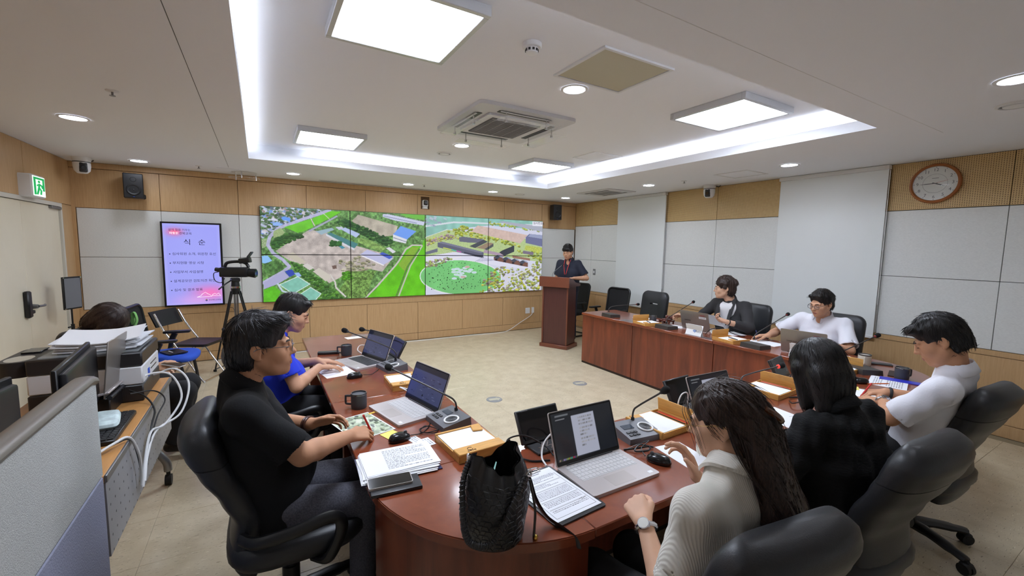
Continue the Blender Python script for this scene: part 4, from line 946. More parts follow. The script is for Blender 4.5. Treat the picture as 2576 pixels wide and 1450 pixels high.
def laptop(label, loc, rz, ang=108, pic=None, keys='lap_key', lid='lap_base', split_keys=False):
    t = thing('laptop', label, 'laptop', loc, rz, 'open silver laptops'); W_, D_ = .357, .236
    MB().prism(rrect(W_, D_, .012), 0, .013).build('base', 'lap_base', t)
    MB().b2(-W_/2+.03, W_/2-.03, -.018, .1, .0128, .0136).build('keyboard_deck', 'lap_key' if keys == 'lap_key' else 'lap_key_dark', t)
    kb = MB(); kd = []
    for r_ in range(5):
        n = 15
        for c in range(n): kd.append((-W_/2+.041+c*(W_-.082)/(n-1), .09-r_*.0235))
    kb0 = MB().b2(-.0085, .0085, -.009, .009, 0, .0014, .0006)
    if split_keys:
        me = None
        for (x, y) in kd:
            if me is None: o = kb0.build('key', keys, t); me = o.data
            else: o = bpy.data.objects.new('key', me); COL.objects.link(o); o.parent = t
            o.location = (x, y, .0136)
    else:
        for (x, y) in kd: kb.add(kb0.v, kb0.f, 0, Matrix.Translation((x, y, .0136)))
        kb.build('keys', keys, t)['kind'] = 'stuff'
    MB().prism(rrect(.115, .072, .004, 3, 0, -.068), .0129, .0133).build('touchpad', 'silver', t)
    MB().b2(.135, .158, -.1, -.085, .0129, .0132).build('sticker', 'paper', t)
    L4 = Matrix.Translation((0, D_/2-.004, .012)) @ rmat(R(90-ang), 0, 0)
    ld = MB().prism(rrect(W_, .225, .01, 4, 0, .1125), -.005, .001, T=L4 @ rmat(PI/2, 0, 0)).build('lid', lid, t)
    MB().prism(rrect(W_-.006, .219, .008, 4, 0, .1125), .001, .0018, T=L4 @ rmat(PI/2, 0, 0)).build('bezel', 'plastic_black', ld)
    MB().cyl((-W_*.36, D_/2-.004, .012), (W_*.36, D_/2-.004, .012), .0055, n=10).build('hinge', 'lap_dark', t)
    if pic is not None: picture_grid('display_image', pic, L4 @ Matrix.Translation((0, -.0024, .117)), W_-.02, .196, 'laptop_screen', ld)
    return t, ld, L4
laptop('open laptop in front of the man in the blue shirt', (.647, 3.418, Z), R(-72), 112, lap_pic('x', 2), 'lap_key_dark')
laptop('open laptop with a blue-grey screen in front of the man in the black shirt', (.658, 2.29, Z), R(-77.3), 112, lap_pic('x', 5), 'lap_key', split_keys=True)
laptop('open laptop showing a white document page, in the middle of the near table', (1.217, 1.247, Z), R(0), 110, lap_pic('doc'), 'lap_key', split_keys=True)
laptop('laptop mostly hidden behind the woman in the cream top', (2.2, 1.3, Z), R(-2), 112, lap_pic('doc', 4), 'lap_key')
for (l, loc, rz) in (('laptop seen from behind in front of the person in the blazer', (4.42, 3.1, Z), R(92)), ('laptop seen from behind in front of the man in dark glasses', (4.31, 1.93, Z), R(100))):
    t, ld, L4 = laptop(l, loc, rz, 106, None, 'lap_key', 'lid_grey')
    Mb = L4 @ Matrix.Translation((0, .0055, .1125)) @ rmat(PI/2, 0, PI)
    MB().b2(-.045, .045, -.012, .012, 0, .0006).build('asset_sticker', 'paper', ld, ).matrix_local = Mb @ Matrix.Translation((.105, .05, 0))
    lettering('sticker_text', '경상북도교육청', .011, Mb @ Matrix.Translation((.105, .05, .0008)), 'ink', ld); lettering('sticker_text', '경북교육', .016, Mb @ Matrix.Translation((.105, .078, .0004)), 'red_ink', ld); lettering('maker_name', 'SAMSUNG', .018, Mb @ Matrix.Translation((-.09, -.0, .0004)), 'lap_dark', ld)
# ---- conference microphones
mat('mic_grey', (104, 104, 108), .42, .25); mat('mic_dark', (62, 58, 56), .45); mat('foam_black', (14, 14, 15), .95, bump=(600, .8)); mat('mic_ring_red', (226, 70, 60), .4, emit=.6); mat('lcd', (52, 62, 74), .15); mat('mic_collar', (130, 44, 42), .5)
def mic_unit(label, loc, rz, path, wedge=True, ring=False, grey=True, sz=(.2, .155)):
    t = thing('conference_microphone', label, 'microphone', loc, rz, 'desk microphones with goosenecks'); w_, d = sz[0]/2, sz[1]/2; mb = 'mic_grey' if grey else 'mic_dark'
    zf, zb = (.026, .05) if wedge else (.035, .042)
    MB().add([(-w_*1.04, -d*1.04, 0), (w_*1.04, -d*1.04, 0), (w_*1.04, d*1.04, 0), (-w_*1.04, d*1.04, 0), (-w_, -d, zf), (w_, -d, zf), (w_, d, zb), (-w_, d, zb)], [(0, 3, 2, 1), (4, 5, 6, 7), (0, 1, 5, 4), (1, 2, 6, 5), (2, 3, 7, 6), (3, 0, 4, 7)]).build('base', mb, t)
    sl = math.atan2(zb-zf, 2*d); Ms = Matrix.Translation((0, 0, (zf+zb)/2)) @ rmat(sl, 0, 0)
    if wedge:
        MB().tube([(w_*.5+.036*math.cos(a), -d*.1+.036*math.sin(a), .003) for a in np.linspace(0, 2*PI, 29)[:-1]], .005, 8, close=True, T=Ms).build('speaker_ring', 'plastic_white', t)
        sg = MB()
        for rr in (.008, .014, .02, .026): sg.tube([(w_*.5+rr*math.cos(a), -d*.1+rr*math.sin(a), .001) for a in np.linspace(0, 2*PI, 25)[:-1]], .0012, 5, close=True, T=Ms)
        MB().cyl((w_*.5, -d*.1, -.001), (w_*.5, -d*.1, .0008), .034, n=24, T=Ms).build('speaker_grille', 'grey_plastic', t); sg.build('grille_rings', 'plastic_black', t)['kind'] = 'stuff'
        MB().box((-w_*.42, d*.25, .001), (.062, .035, .002), T=Ms).build('lcd_screen', 'lcd', t)
        for r_ in range(2):
            for c in range(3): MB().box((-w_*.72+c*.022, -d*.35-r_*.022, .002), (.017, .014, .004), .001, T=Ms).build('button', 'plastic_dark', t)
    else: MB().box((0, -d*1.02, .018), (.11, .004, .012)).build('slot', 'plastic_black', t)
    pth = catmull(path, 6); n = len(pth)
    MB().tube([path[0], tuple(Vector(path[0])*.6+Vector(path[1])*.4)], [.011, .008], 10).build('neck_socket', 'plastic_black', t)
    MB().tube(pth, .0048, 8).build('gooseneck', 'mic_dark', t)
    a, b2_ = Vector(pth[-2]), Vector(pth[-1]); dd = (b2_-a).normalized()
    if ring: MB().tube([b2_-dd*.006, b2_+dd*.006], .014, 14).build('light_ring', 'mic_ring_red', t)
    else: MB().tube([b2_-dd*.012, b2_+dd*.004], [.008, .012], 12).build('capsule_collar', 'mic_collar' if not grey else 'plastic_dark', t)
    qd = dd.to_track_quat('Z', 'Y').to_matrix().to_4x4(); MB().lathe([(.001, -.002), (.013, 0), (.018, .012), (.0195, .024), (.017, .036), (.009, .044), (.001, .046)], 18, T=Matrix.Translation(b2_) @ qd).build('foam_windscreen', 'foam_black', t)
    return t
def wl(loc, rz, *pts):                                                  # world points into a unit's local frame
    I = TR(loc, rz).inverted(); return [tuple(I @ Vector(p)) for p in pts]
for lab, loc, rz, pts, kw in (
    ('grey desk microphone in front of the man in the black shirt', (.825, 2.03, Z), R(-84), ((.885, 2.06, .78), (.875, 2.062, .84), (.815, 2.09, .885), (.61, 2.32, .985)), {}),
    ('grey desk microphone in front of the man in the blue shirt', (.83, 3.16, Z), R(-80), ((.87, 3.2, .78), (.87, 3.21, .85), (.8, 3.26, .9), (.56, 3.42, 1.0)), {}),
    ('desk microphone at the far left end behind the first laptop', (.86, 3.78, Z), R(-84), ((.88, 3.8, .78), (.88, 3.8, .86), (.85, 3.74, .91), (.735, 3.68, .952)), {}),
    ('grey desk microphone with a round speaker beside the central laptop', (1.595, 1.45, Z), R(-6), ((1.635, 1.515, .78), (1.64, 1.515, .835), (1.65, 1.49, .87), (1.665, 1.36, .98)), {}),
    ('desk microphone with a glowing red ring before the woman in the black shirt', (2.6, 1.5, Z), R(-4), ((2.68, 1.56, .78), (2.7, 1.58, .84), (2.8, 1.57, .86), (2.98, 1.5, .9)), dict(ring=True)),
    ('desk microphone with bent neck at the far right end of the tables', (4.13, 4.3, Z), R(82), ((4.21, 4.43, .78), (4.22, 4.43, .83), (4.3, 4.4, .862), (4.62, 4.3, .88)), dict(wedge=False, grey=False)),
    ('desk microphone between the gavel and the laptop of the blazer wearer', (4.12, 3.36, Z), R(84), ((4.25, 3.47, .78), (4.28, 3.48, .83), (4.45, 3.5, .88), (4.82, 3.54, .99)), dict(wedge=False, grey=False)),
    ('desk microphone left of the laptop of the man in dark glasses', (4.1, 2.29, Z), R(84), ((4.29, 2.42, .78), (4.33, 2.42, .83), (4.5, 2.42, .88), (4.87, 2.41, .99)), dict(wedge=False, grey=False)),
    ('desk microphone standing by the cream mug on the rounded corner', (4.05, 1.42, Z), R(60), ((4.1, 1.62, .78), (4.12, 1.62, .83), (4.2, 1.58, .87), (4.42, 1.48, .975)), dict(wedge=False, grey=False))):
    mic_unit(lab, loc, rz, wl(loc, rz, *pts), **kw)
# ---- mugs
mat('mug_grey', (66, 68, 74), .55); mat('mug_cream', (226, 220, 204), .4); mat('mug_in', (120, 120, 122), .25, .9); mat('mug_logo', (104, 106, 112), .5)
def mug(label, loc, rz, m='mug_grey', h=.088, r=.043, logo=True):
    t = thing('mug', label, 'mug', loc, rz, 'insulated mugs')
    MB().lathe([(r*.93, 0), (r*.97, .006), (r, .02), (r, h-.008)], 30).build('body', m, t)
    MB().lathe([(r, h-.01), (r+.0015, h-.004), (r, h), (r-.004, h), (r-.005, h-.004), (r-.006, .02), (.001, .02)], 30, cap=False).build('steel_rim', 'mug_in', t)
    MB().tube(catmull([(r-.002, 0, h-.02), (r+.028, 0, h-.02), (r+.032, 0, h-.026), (r+.032, 0, .03), (r+.026, 0, .022), (r-.002, 0, .02)], 4), .0042, 8, flat=1.5).build('handle', m, t)
    if logo:
        for a in (-R(70),): MB().tube([((r+.0005)*math.cos(a+.28*math.cos(q)), (r+.0005)*math.sin(a+.28*math.cos(q)), h*.42+.013*math.sin(q)) for q in np.linspace(0, 2*PI, 21)[:-1]], .0008, 4, close=True).build('emblem', 'mug_logo', t)
    return t
mug('dark grey mug beside the laptop of the man in the black shirt', (.46, 2.47, Z), R(150)); mug('dark grey mug beside the black case near the man in the blue shirt', (.60, 3.72, Z), R(150))
mug('dark grey mug with steel rim before the watch wearer', (4.09, 1.19, Z), R(-25)); mug('dark mug beside the gavel stand', (4.30, 3.72, Z), R(120), logo=False)
mug('cream mug on the rounded right corner', (4.31, 1.5, Z), R(-160), 'mug_cream', .092, .045, False); mug('cream mug half hidden by the face of the woman in the knit top', (1.74, 1.16, Z), R(40), 'mug_cream', .1, .044, False)
t = thing('glasses_case', 'long flat black case behind the mug of the man in the blue shirt', 'case', (.475, 3.83, Z), R(-12)); MB().box((0, 0, .011), (.17, .05, .022), .006, seg=2).build('shell', 'plastic_black', t); MB().box((0, 0, .0125), (.172, .052, .0012)).build('seam', 'grey_plastic', t)
# ---- mice
def mouse(label, loc, rz, cable):
    t = thing('computer_mouse', label, 'mouse', loc, rz, 'black wired mice'); sc = []
    for (z, w_, d) in ((0, .054, .098), (.008, .062, .108), (.02, .06, .1), (.031, .048, .078), (.037, .028, .045)): sc.append([(px, py-.004*(z > .02), z) for px, py in sq_ring(w_, d, 24, 2.4)])
    MB().add(*loft(sc)).build('shell', 'mouse_black' if 'mouse_black' in MATS else mat('mouse_black', (20, 20, 22), .18), t, ang=70); MB().cyl((-.003, .03, .0335), (.003, .03, .0335), .009, n=14).build('wheel', 'grey_plastic', t)
    MB().tube(catmull(wl(loc, rz, *cable), 6), .0022, 6).build('cable', 'plastic_black', t)
mouse('black mouse of the man in the black shirt beside the business cards', (.545, 1.95, Z), R(-80), ((.6, 1.955, Z+.012), (.66, 1.97, Z+.004), (.72, 2.03, Z+.004), (.76, 2.12, Z+.004), (.79, 2.15, Z+.004)))
mouse('black mouse of the man in the blue shirt', (.542, 3.05, Z), R(-85), ((.6, 3.055, Z+.012), (.66, 3.07, Z+.004), (.72, 3.15, Z+.004), (.8, 3.3, Z+.004)))
mouse('black mouse right of the central laptop', (1.475, 1.205, Z), R(25), ((1.45, 1.26, Z+.012), (1.48, 1.31, Z+.02), (1.55, 1.33, Z+.03), (1.53, 1.36, Z+.01), (1.45, 1.36, Z+.004), (1.42, 1.36, Z+.004)))
mouse('black mouse on the papers before the watch wearer', (3.68, 1.29, Z+.002), R(60), ((3.63, 1.31, Z+.012), (3.57, 1.36, Z+.004), (3.4, 1.45, Z+.004), (3.2, 1.5, Z+.004)))
# ---- bamboo memo trays
mat('logo_brown', (70, 46, 30), .6)
def memo(label, loc, rz, opened=False, pens=True):
    t = thing('memo_tray', label, 'memo tray', loc, rz, 'bamboo memo trays'); w_, d = .118, .13
    tb = MB()
    for (a, b2_, c, dd, z0, z1) in ((-w_, w_, -d, d, 0, .006), (-w_, -w_+.006, -d, d, .006, .03), (w_-.006, w_, -d, d, .006, .03), (-w_, w_, -d, -d+.006, .006, .03), (-w_, w_, -d+.06, -d+.066, .006, .03), (-w_, w_, d-.012, d, .006, .036)): tb.b2(a, b2_, c, dd, z0, z1, .001)
    tb.build('tray', 'bamboo', t); MB().b2(-w_+.008, w_-.008, -d+.07, d-.014, .006, .031, .0005).build('memo_paper', 'paper', t)
    MB().box((w_-.035, d-.045, .036), (.05, .06, .009), .003, rot=(0, 0, R(-15))).build('wooden_clip', 'bamboo', t)
    if opened:
        ld = MB().box((0, -d-.002, .062), (2*w_, .006, .075), .002, rot=(R(-8), 0, 0)).build('lid', 'bamboo', t)
        if pens:
            for k, (mm, y) in enumerate((('red', -d+.02), ('orange', -d+.033), ('plastic_black', -d+.046))): MB().tube([(-.09, y, .026), (.085, y+.002, .026)], .004, 8).tube([(.085, y+.002, .026), (.1, y+.002, .026)], [.004, .001], 8).build('pencil', mm, t)
    else:
        MB().box((0, -d+.031, .035), (2*w_, .066, .012), .003).build('lid', 'bamboo', t); MB().tube([(.012*math.cos(a)-.05, -d+.031+.012*math.sin(a), .0412) for a in np.linspace(.5, 5.8, 16)], .0016, 5).build('logo', 'logo_brown', t)
        lettering('logo_text', '경북교육', .012, Matrix.Translation((-.05, -d+.012, .0414)), 'logo_brown', t)
    return t
memo('closed bamboo memo tray beside the handbag', (.815, 1.742, Z), R(3)); memo('closed bamboo memo tray between the two men on the left', (.82, 2.77, Z), R(-2))
memo('open bamboo memo tray behind the round microphone speaker', (1.79, 1.47, Z), R(92), True); memo('open bamboo memo tray between the two women', (2.88, 1.5, Z), R(94), True)
memo('open bamboo memo tray left of the gavel stand', (4.13, 3.66, Z), R(168), True, False); memo('open bamboo memo tray between the two name cards', (4.16, 2.58, Z), R(172), True, False); memo('open bamboo memo tray beside the cream mug on the right corner', (3.92, 1.53, Z), R(92), True, False)
t = thing('pen', 'black pen on the memo tray left of the gavel stand', 'pen', (4.11, 3.62, Z+.036), R(60)); MB().tube([(-.06, 0, 0), (.07, 0, 0)], .0045, 8).build('barrel', 'plastic_black', t)
t = thing('pen', 'black pen on the memo tray between the two name cards', 'pen', (4.14, 2.54, Z+.036), R(70)); MB().tube([(-.06, 0, 0), (.07, 0, 0)], .0045, 8).build('barrel', 'plastic_black', t)
# ---- small desk monitors with wire racks
def desk_mon(label, loc, rz, tilt=28):
    t = thing('desk_monitor', label, 'monitor', loc, rz, 'small tilted desk monitors'); Mm = Matrix.Translation((0, .03, .012)) @ rmat(R(-tilt), 0, 0)
    MB().box((0, 0, .078), (.245, .018, .155), .004, T=Mm).build('housing', 'plastic_dark', t); MB().box((0, -.0098, .082), (.225, .001, .13), T=Mm).build('display', 'screen_off', t); MB().box((-.075, -.0105, .15), (.04, .0006, .004), T=Mm).build('maker_name', 'grey_metal', t); MB().box((.085, -.0105, .05), (.018, .0006, .026), T=Mm).build('sticker', 'grey_plastic', t)
    MB().box((0, -.01, .006), (.2, .12, .012), .003).build('foot', 'plastic_dark', t)
    for k in range(6): MB().tube([(-.08+k*.032, -.055, .012), (-.06+k*.032, -.04, .045)], .0018, 5).build('rack_wire', 'chrome', t)
    MB().tube([(-.09, -.052, .03), (.11, -.052, .03)], .0018, 5).build('rack_bar', 'chrome', t)
desk_mon('small dark desk monitor behind the laptop of the man in the blue shirt', (.89, 3.47, Z), R(-86)); desk_mon('small dark desk monitor behind the central laptop', (1.14, 1.575, Z), R(2))
desk_mon('small dark desk monitor behind the woman in the cream top', (2.17, 1.575, Z), R(4)); desk_mon('small dark desk monitor behind the red-ring microphone', (3.25, 1.56, Z), R(10))
# ---- papers and small things on the left
dr = Pic(70, 50, (196, 204, 180)); dr.fill(dr.yy > -1, (176, 186, 160), amp=.25, cell=5, seed=3, grain=.2); dr.blobs(60, [(0, 0), (70, 0), (70, 50), (0, 50)], 1, 4, [(110, 124, 96), (150, 160, 130), (90, 96, 84)], 4); dr.rects(16, [(18, 12), (58, 12), (58, 44), (18, 44)], 5, 12, [(232, 230, 214), (214, 216, 196), (120, 128, 120)], 5); dr.a[:2] = dr.a[-2:] = 240; dr.a[:, :2] = dr.a[:, -2:] = 240
sheet('plan_drawing', 'colour site plan print under the hand of the man in the black shirt', 'paper', (.425, 2.205, Z), R(-75), .297, .21, dr)
t = thing('sticky_note', 'yellow sticky note beside the colour plan print', 'sticky note', (.525, 2.03, Z+.001), R(-70)); MB().b2(-.038, .038, -.038, .038, 0, .0015).build('note', 'yellow_note', t)
t = thing('sticky_note', 'orange-yellow index tab on the far edge of the colour plan', 'sticky note', (.505, 2.35, Z+.0012), R(-70)); MB().b2(-.008, .008, -.02, .02, 0, .001).build('note', 'logo_yellow', t)
sheet('paper_sheet', 'white sheet under the hands of the man in the blue shirt', 'paper', (.45, 3.28, Z), R(-80), .297, .21)
sheet('business_card', 'left business card beside the mouse', 'card', (.613, 1.915, Z), R(-75), .085, .05, doc_pic(30, 18, False, ((3, 15),), 1)); sheet('business_card', 'right business card beside the memo tray', 'card', (.655, 1.87, Z+.001), R(-82), .085, .05, doc_pic(30, 18, False, ((3, 15),), 2))
t = thing('document_stack', 'stack of printed documents near the handbag', 'papers', (.475, 1.73, Z), R(-3)); rg = np.random.default_rng(2)
MB().b2(-.16, .16, -.115, .115, 0, .004).build('plastic_folder', 'navy', t)
for k in range(6): MB().box((.004*k-.01, .006*k-.015, .006+k*.0028), (.3, .21, .0022), rot=(0, 0, R(rg.uniform(-4, 4)))).build('page_block', 'paper', t)
picture_grid('print', doc_pic(100, 70, False, ((8, 62),), 6, .3), Matrix.Translation((.012, .018, .0221)) @ rmat(-PI/2, 0, 0) @ rmat(0, 0, 0), .3, .21, 'printed_paper', t)
MB().box((.06, -.07, .009), (.16, .05, .0015), rot=(0, 0, R(5))).build('index_sheet', 'yellow_note', t)
t = thing('card_wallet', 'dark leather wallet under the smartphone', 'wallet', (.42, 1.565, Z), R(-6)); MB().box((0, 0, .007), (.19, .1, .014), .004, seg=2).build('cover', 'leather_bag', t)
t = thing('smartphone', 'black smartphone on the dark wallet', 'phone', (.405, 1.585, Z+.0142), R(-7)); MB().prism(rrect(.165, .076, .009), 0, .0085).build('case', 'silver', t); MB().prism(rrect(.159, .071, .007), .0085, .0091).build('display', 'screen_off', t)
sheet('paper_slip', 'small paper slips at the far end of the left table', 'paper', (.78, 4.4, Z), R(10), .15, .1); sheet('plastic_sleeve', 'clear plastic sleeve at the far end of the left table', 'plastic', (.87, 4.47, Z), R(-20), .2, .12, m='clear_plastic')
def cable(label, pts, r=.0025, m='plastic_black', n=8):
    c = Vector(pts[0]); t = thing('cable', label, 'cable', tuple(c), 0, 'table cables'); MB().tube(catmull([tuple(Vector(p)-c) for p in pts], n), r, 6).build('wire', m, t)
cable('bundled black cable beside the laptop of the man in the black shirt', [(.76, 1.99, Z+.004), (.72, 1.94, Z+.006), (.66, 1.98, Z+.006), (.7, 2.03, Z+.01), (.74, 1.96, Z+.01), (.67, 1.95, Z+.012), (.66, 2.0, Z+.012), (.72, 2.02, Z+.012)])
cable('white cable behind the laptop of the man in the black shirt', [(.86, 2.5, Z+.004), (.8, 2.6, Z+.01), (.74, 2.62, Z+.03), (.74, 2.55, Z+.04), (.78, 2.5, Z+.02)], .004, 'plastic_white'); cable('tangle of black cable behind the laptop of the man in the black shirt', [(.78, 2.56, Z+.004), (.84, 2.6, Z+.02), (.88, 2.54, Z+.03), (.8, 2.52, Z+.03), (.76, 2.58, Z+.02), (.85, 2.62, Z+.015), (.9, 2.56, Z+.006)])
cable('white cable by the mug of the man in the blue shirt', [(.72, 3.7, Z+.004), (.7, 3.78, Z+.02), (.74, 3.86, Z+.04), (.82, 3.88, Z+.02), (.85, 3.84, Z+.01)], .004, 'plastic_white')
cable('thick black cable loop left of the central laptop', [(1.06, 1.44, Z+.006), (.98, 1.48, Z+.006), (.93, 1.56, Z+.02), (.95, 1.62, Z+.05), (1.03, 1.6, Z+.06), (1.09, 1.52, Z+.03), (1.1, 1.47, Z+.006)], .004); cable('white cable behind the clipboard', [(1.02, 1.41, Z+.005), (1.03, 1.46, Z+.02), (1.07, 1.5, Z+.06), (1.13, 1.5, Z+.1), (1.2, 1.5, Z+.07), (1.26, 1.5, Z+.006)], .004, 'plastic_white')
cable('black cable arch behind the central laptop', [(1.1, 1.46, Z+.006), (1.12, 1.5, Z+.08), (1.15, 1.52, Z+.13), (1.22, 1.52, Z+.1), (1.25, 1.5, Z+.006)], .003); cable('black cable tangle beside the mouse of the near table', [(1.42, 1.36, Z+.004), (1.47, 1.33, Z+.012), (1.53, 1.31, Z+.015), (1.49, 1.28, Z+.018), (1.44, 1.31, Z+.015), (1.5, 1.335, Z+.02), (1.56, 1.31, Z+.006)], .004)
cable('white cable loop behind the woman in the cream top', [(1.98, 1.5, Z+.006), (1.97, 1.5, Z+.08), (2.0, 1.5, Z+.13), (2.05, 1.5, Z+.12), (2.06, 1.51, Z+.006)], .004, 'plastic_white'); cable('black cable loops between the two women', [(2.8, 1.33, Z+.006), (2.74, 1.28, Z+.02), (2.82, 1.26, Z+.03), (2.9, 1.3, Z+.02), (2.86, 1.36, Z+.01), (2.96, 1.34, Z+.006)], .004)
cable('black cable by the red-ring microphone', [(3.12, 1.5, Z+.006), (3.14, 1.5, Z+.06), (3.18, 1.5, Z+.09), (3.22, 1.48, Z+.05), (3.2, 1.46, Z+.006)], .003); cable('white cable before the woman in the black shirt', [(3.28, 1.46, Z+.006), (3.29, 1.45, Z+.09), (3.26, 1.42, Z+.06), (3.2, 1.36, Z+.02), (3.1, 1.32, Z+.006)], .004, 'plastic_white')
cable('black cable at the laptop of the blazer wearer', [(4.2, 2.9, Z+.006), (4.22, 2.85, Z+.07), (4.3, 2.78, Z+.09), (4.4, 2.7, Z+.03), (4.48, 2.62, Z+.006)], .004); cable('white cable at the laptop of the blazer wearer', [(4.22, 2.88, Z+.006), (4.2, 2.84, Z+.05), (4.16, 2.78, Z+.03), (4.2, 2.72, Z+.006)], .004, 'plastic_white')
# ---- things around the central laptop
sheet('paper_sheet', 'white sheet beside the hand of the woman in the cream top', 'paper', (1.635, 1.2, Z), R(-8), .15, .21); cb = thing('clipboard', 'black clipboard with a signed form next to the handbag', 'clipboard', (.925, 1.235, Z), R(4))
MB().prism(rrect(.235, .33, .012), 0, .006).build('board', 'leather_bag', cb); MB().box((0, -.0, .0075), (.212, .3, .002)).build('form_pages', 'paper', cb)
picture_grid('print', doc_pic(110, 156, True, ((20, 38), (48, 60), (70, 92), (102, 118), (128, 134)), 8, .12, frame=True, heads=(44, 64, 97, 122)), Matrix.Translation((0, 0, .0087)) @ rmat(-PI/2, 0, 0), .21, .297, 'printed_paper', cb)
b = MB(); b.tube(catmull([(-.05, .145, .012), (-.045, .16, .018), (0, .165, .02), (.045, .16, .018), (.05, .145, .012)], 5), .003, 6); b.box((0, .15, .011), (.11, .018, .003), .001); b.build('clip', 'chrome', cb); MB().tube([(.05, -.09, .0092), (.07, -.085, .0092), (.06, -.095, .0092), (.085, -.088, .0092)], .0006, 4).build('signature', 'ink', cb)
# handbag with woven leather
hb = thing('handbag', 'black woven leather bucket handbag on the table corner', 'bag', (.625, 1.14, Z), R(20))
prof = [(.07, 0), (.088, .004), (.098, .03), (.107, .09), (.108, .14), (.1, .19), (.086, .225), (.074, .25), (.07, .262)]
def bag_pt(a, z, off=0.):
    for (r0, z0), (r1, z1) in zip(prof[:-1], prof[1:]):
        if z <= z1+1e-9: rr = r0+(r1-r0)*(z-z0)/(z1-z0+1e-9); break
    ruf = .007*max(0, (z-.17)/.09)*math.sin(a*11)+.005*math.sin(a*3+z*20); rr += ruf+off
    dip = .035*math.cos(2*a+.4)*max(0, (z-.15)/.11); return (rr*1.1*math.cos(a), rr*.95*math.sin(a), z+dip)
vs = []; fs = []; n = 72; zs = [0, .004, .02, .05, .08, .11, .14, .165, .19, .21, .225, .24, .25, .262]
for z in zs: vs += [bag_pt(2*PI*k/n, z) for k in range(n)]
for i in range(len(zs)-1):
    for k in range(n): fs.append((i*n+k, i*n+(k+1) % n, (i+1)*n+(k+1) % n, (i+1)*n+k))
fs.append(tuple(range(n-1, -1, -1))); MB().add(vs, fs).build('body', 'leather_bag', hb, ang=80)
lv = []; lf = []
for z in (.262, .2, .1): lv += [bag_pt(2*PI*k/n, z, -.007) for k in range(n)]
for i in range(2):
    for k in range(n): lf.append((i*n+k, (i+1)*n+k, (i+1)*n+(k+1) % n, i*n+(k+1) % n))
lf.append(tuple(2*n+k for k in range(n))); MB().add(lv, lf).build('lining', 'rubber_black', hb)
wv = MB(); NU, NV = 34, 13
for j in range(NV):
    for i in range(NU):
        a0 = 2*PI*(i+.5*(j % 2))/NU; z0 = .008+j*.0165; da = 2*PI/NU; dz = .0165; s = 1 if (i+j) % 2 else -1
        def q(u, v, o): return bag_pt(a0+da*(u+.35*s*(v-.5)), z0+dz*v+.003*s*(u-.5), o)
        wv.add([q(.04, .06, .0003), q(.96, .06, .0003), q(.96, .94, .0003), q(.04, .94, .0003), q(.14, .14, .0026), q(.86, .14, .0012), q(.86, .86, .0026), q(.14, .86, .0012)] if s > 0 else [q(.04, .06, .0003), q(.96, .06, .0003), q(.96, .94, .0003), q(.04, .94, .0003), q(.14, .14, .0012), q(.86, .14, .0026), q(.86, .86, .0012), q(.14, .86, .0026)], [(4, 5, 6, 7), (0, 1, 5, 4), (1, 2, 6, 5), (2, 3, 7, 6), (3, 0, 4, 7)])
wv.build('woven_strips', 'leather_bag', hb, ang=20)['kind'] = 'stuff'
pth = catmull([(-.075, .045, .262), (-.125, .02, .22), (-.16, -.02, .14), (-.165, -.05, .09), (-.13, -.085, .075), (-.09, -.1, .1), (-.03, -.105, .17), (.03, -.1, .225)], 7); MB().tube(pth, .0085, 8).build('braided_handle', 'leather_bag', hb)
br = MB()
for k in range(0, len(pth)-1):
    p_, q_ = Vector(pth[k]), Vector(pth[k+1]); m_ = (p_+q_)/2; d_ = (q_-p_).normalized(); o_ = d_.orthogonal().normalized(); br.tube([m_+(Matrix.Rotation(2*PI*c/8, 4, d_) @ o_)*.0088+d_*.003*math.sin(2*PI*c/8) for c in range(8)], .0022, 5, close=True)
br.build('braid', 'leather_bag', hb)['kind'] = 'stuff'
MB().tube(catmull([(.03, -.1, .225), (.045, -.1, .235), (.06, -.095, .228), (.05, -.103, .218), (.03, -.1, .225)], 5), .0035, 8).build('carabiner', 'chrome', hb); MB().tube(catmull([(-.085, .04, .262), (-.07, .055, .278), (-.055, .06, .27), (-.075, .05, .258)], 5), .0035, 8).build('carabiner', 'chrome', hb)
MB().tube(catmull([(.055, -.096, .2), (.058, -.108, .15), (.062, -.115, .1), (.065, -.112, .05), (.068, -.108, .0), (.07, -.11, -.005)], 5), .004, 6).build('drawstring', 'leather_bag', hb); MB().box((.07, -.114, .004), (.016, .012, .02), .004).build('gold_stopper', 'logo_gold' if 'logo_gold' in MATS else mat('logo_gold', (214, 180, 90), .25, 1.), hb)
MB().tube(catmull([(.06, -.05, .24), (.11, -.05, .17), (.135, -.06, .09), (.15, -.1, .03), (.165, -.16, .006), (.17, -.2, -.01), (.172, -.215, -.04)], 6), .011, 8, flat=.22).build('shoulder_strap', 'leather_bag', hb); MB().box((-.005, .01, .2), (.05, .004, .07), rot=(.3, 0, .6)).build('mint_pouch', mat('mint', (150, 200, 190), .6), hb)
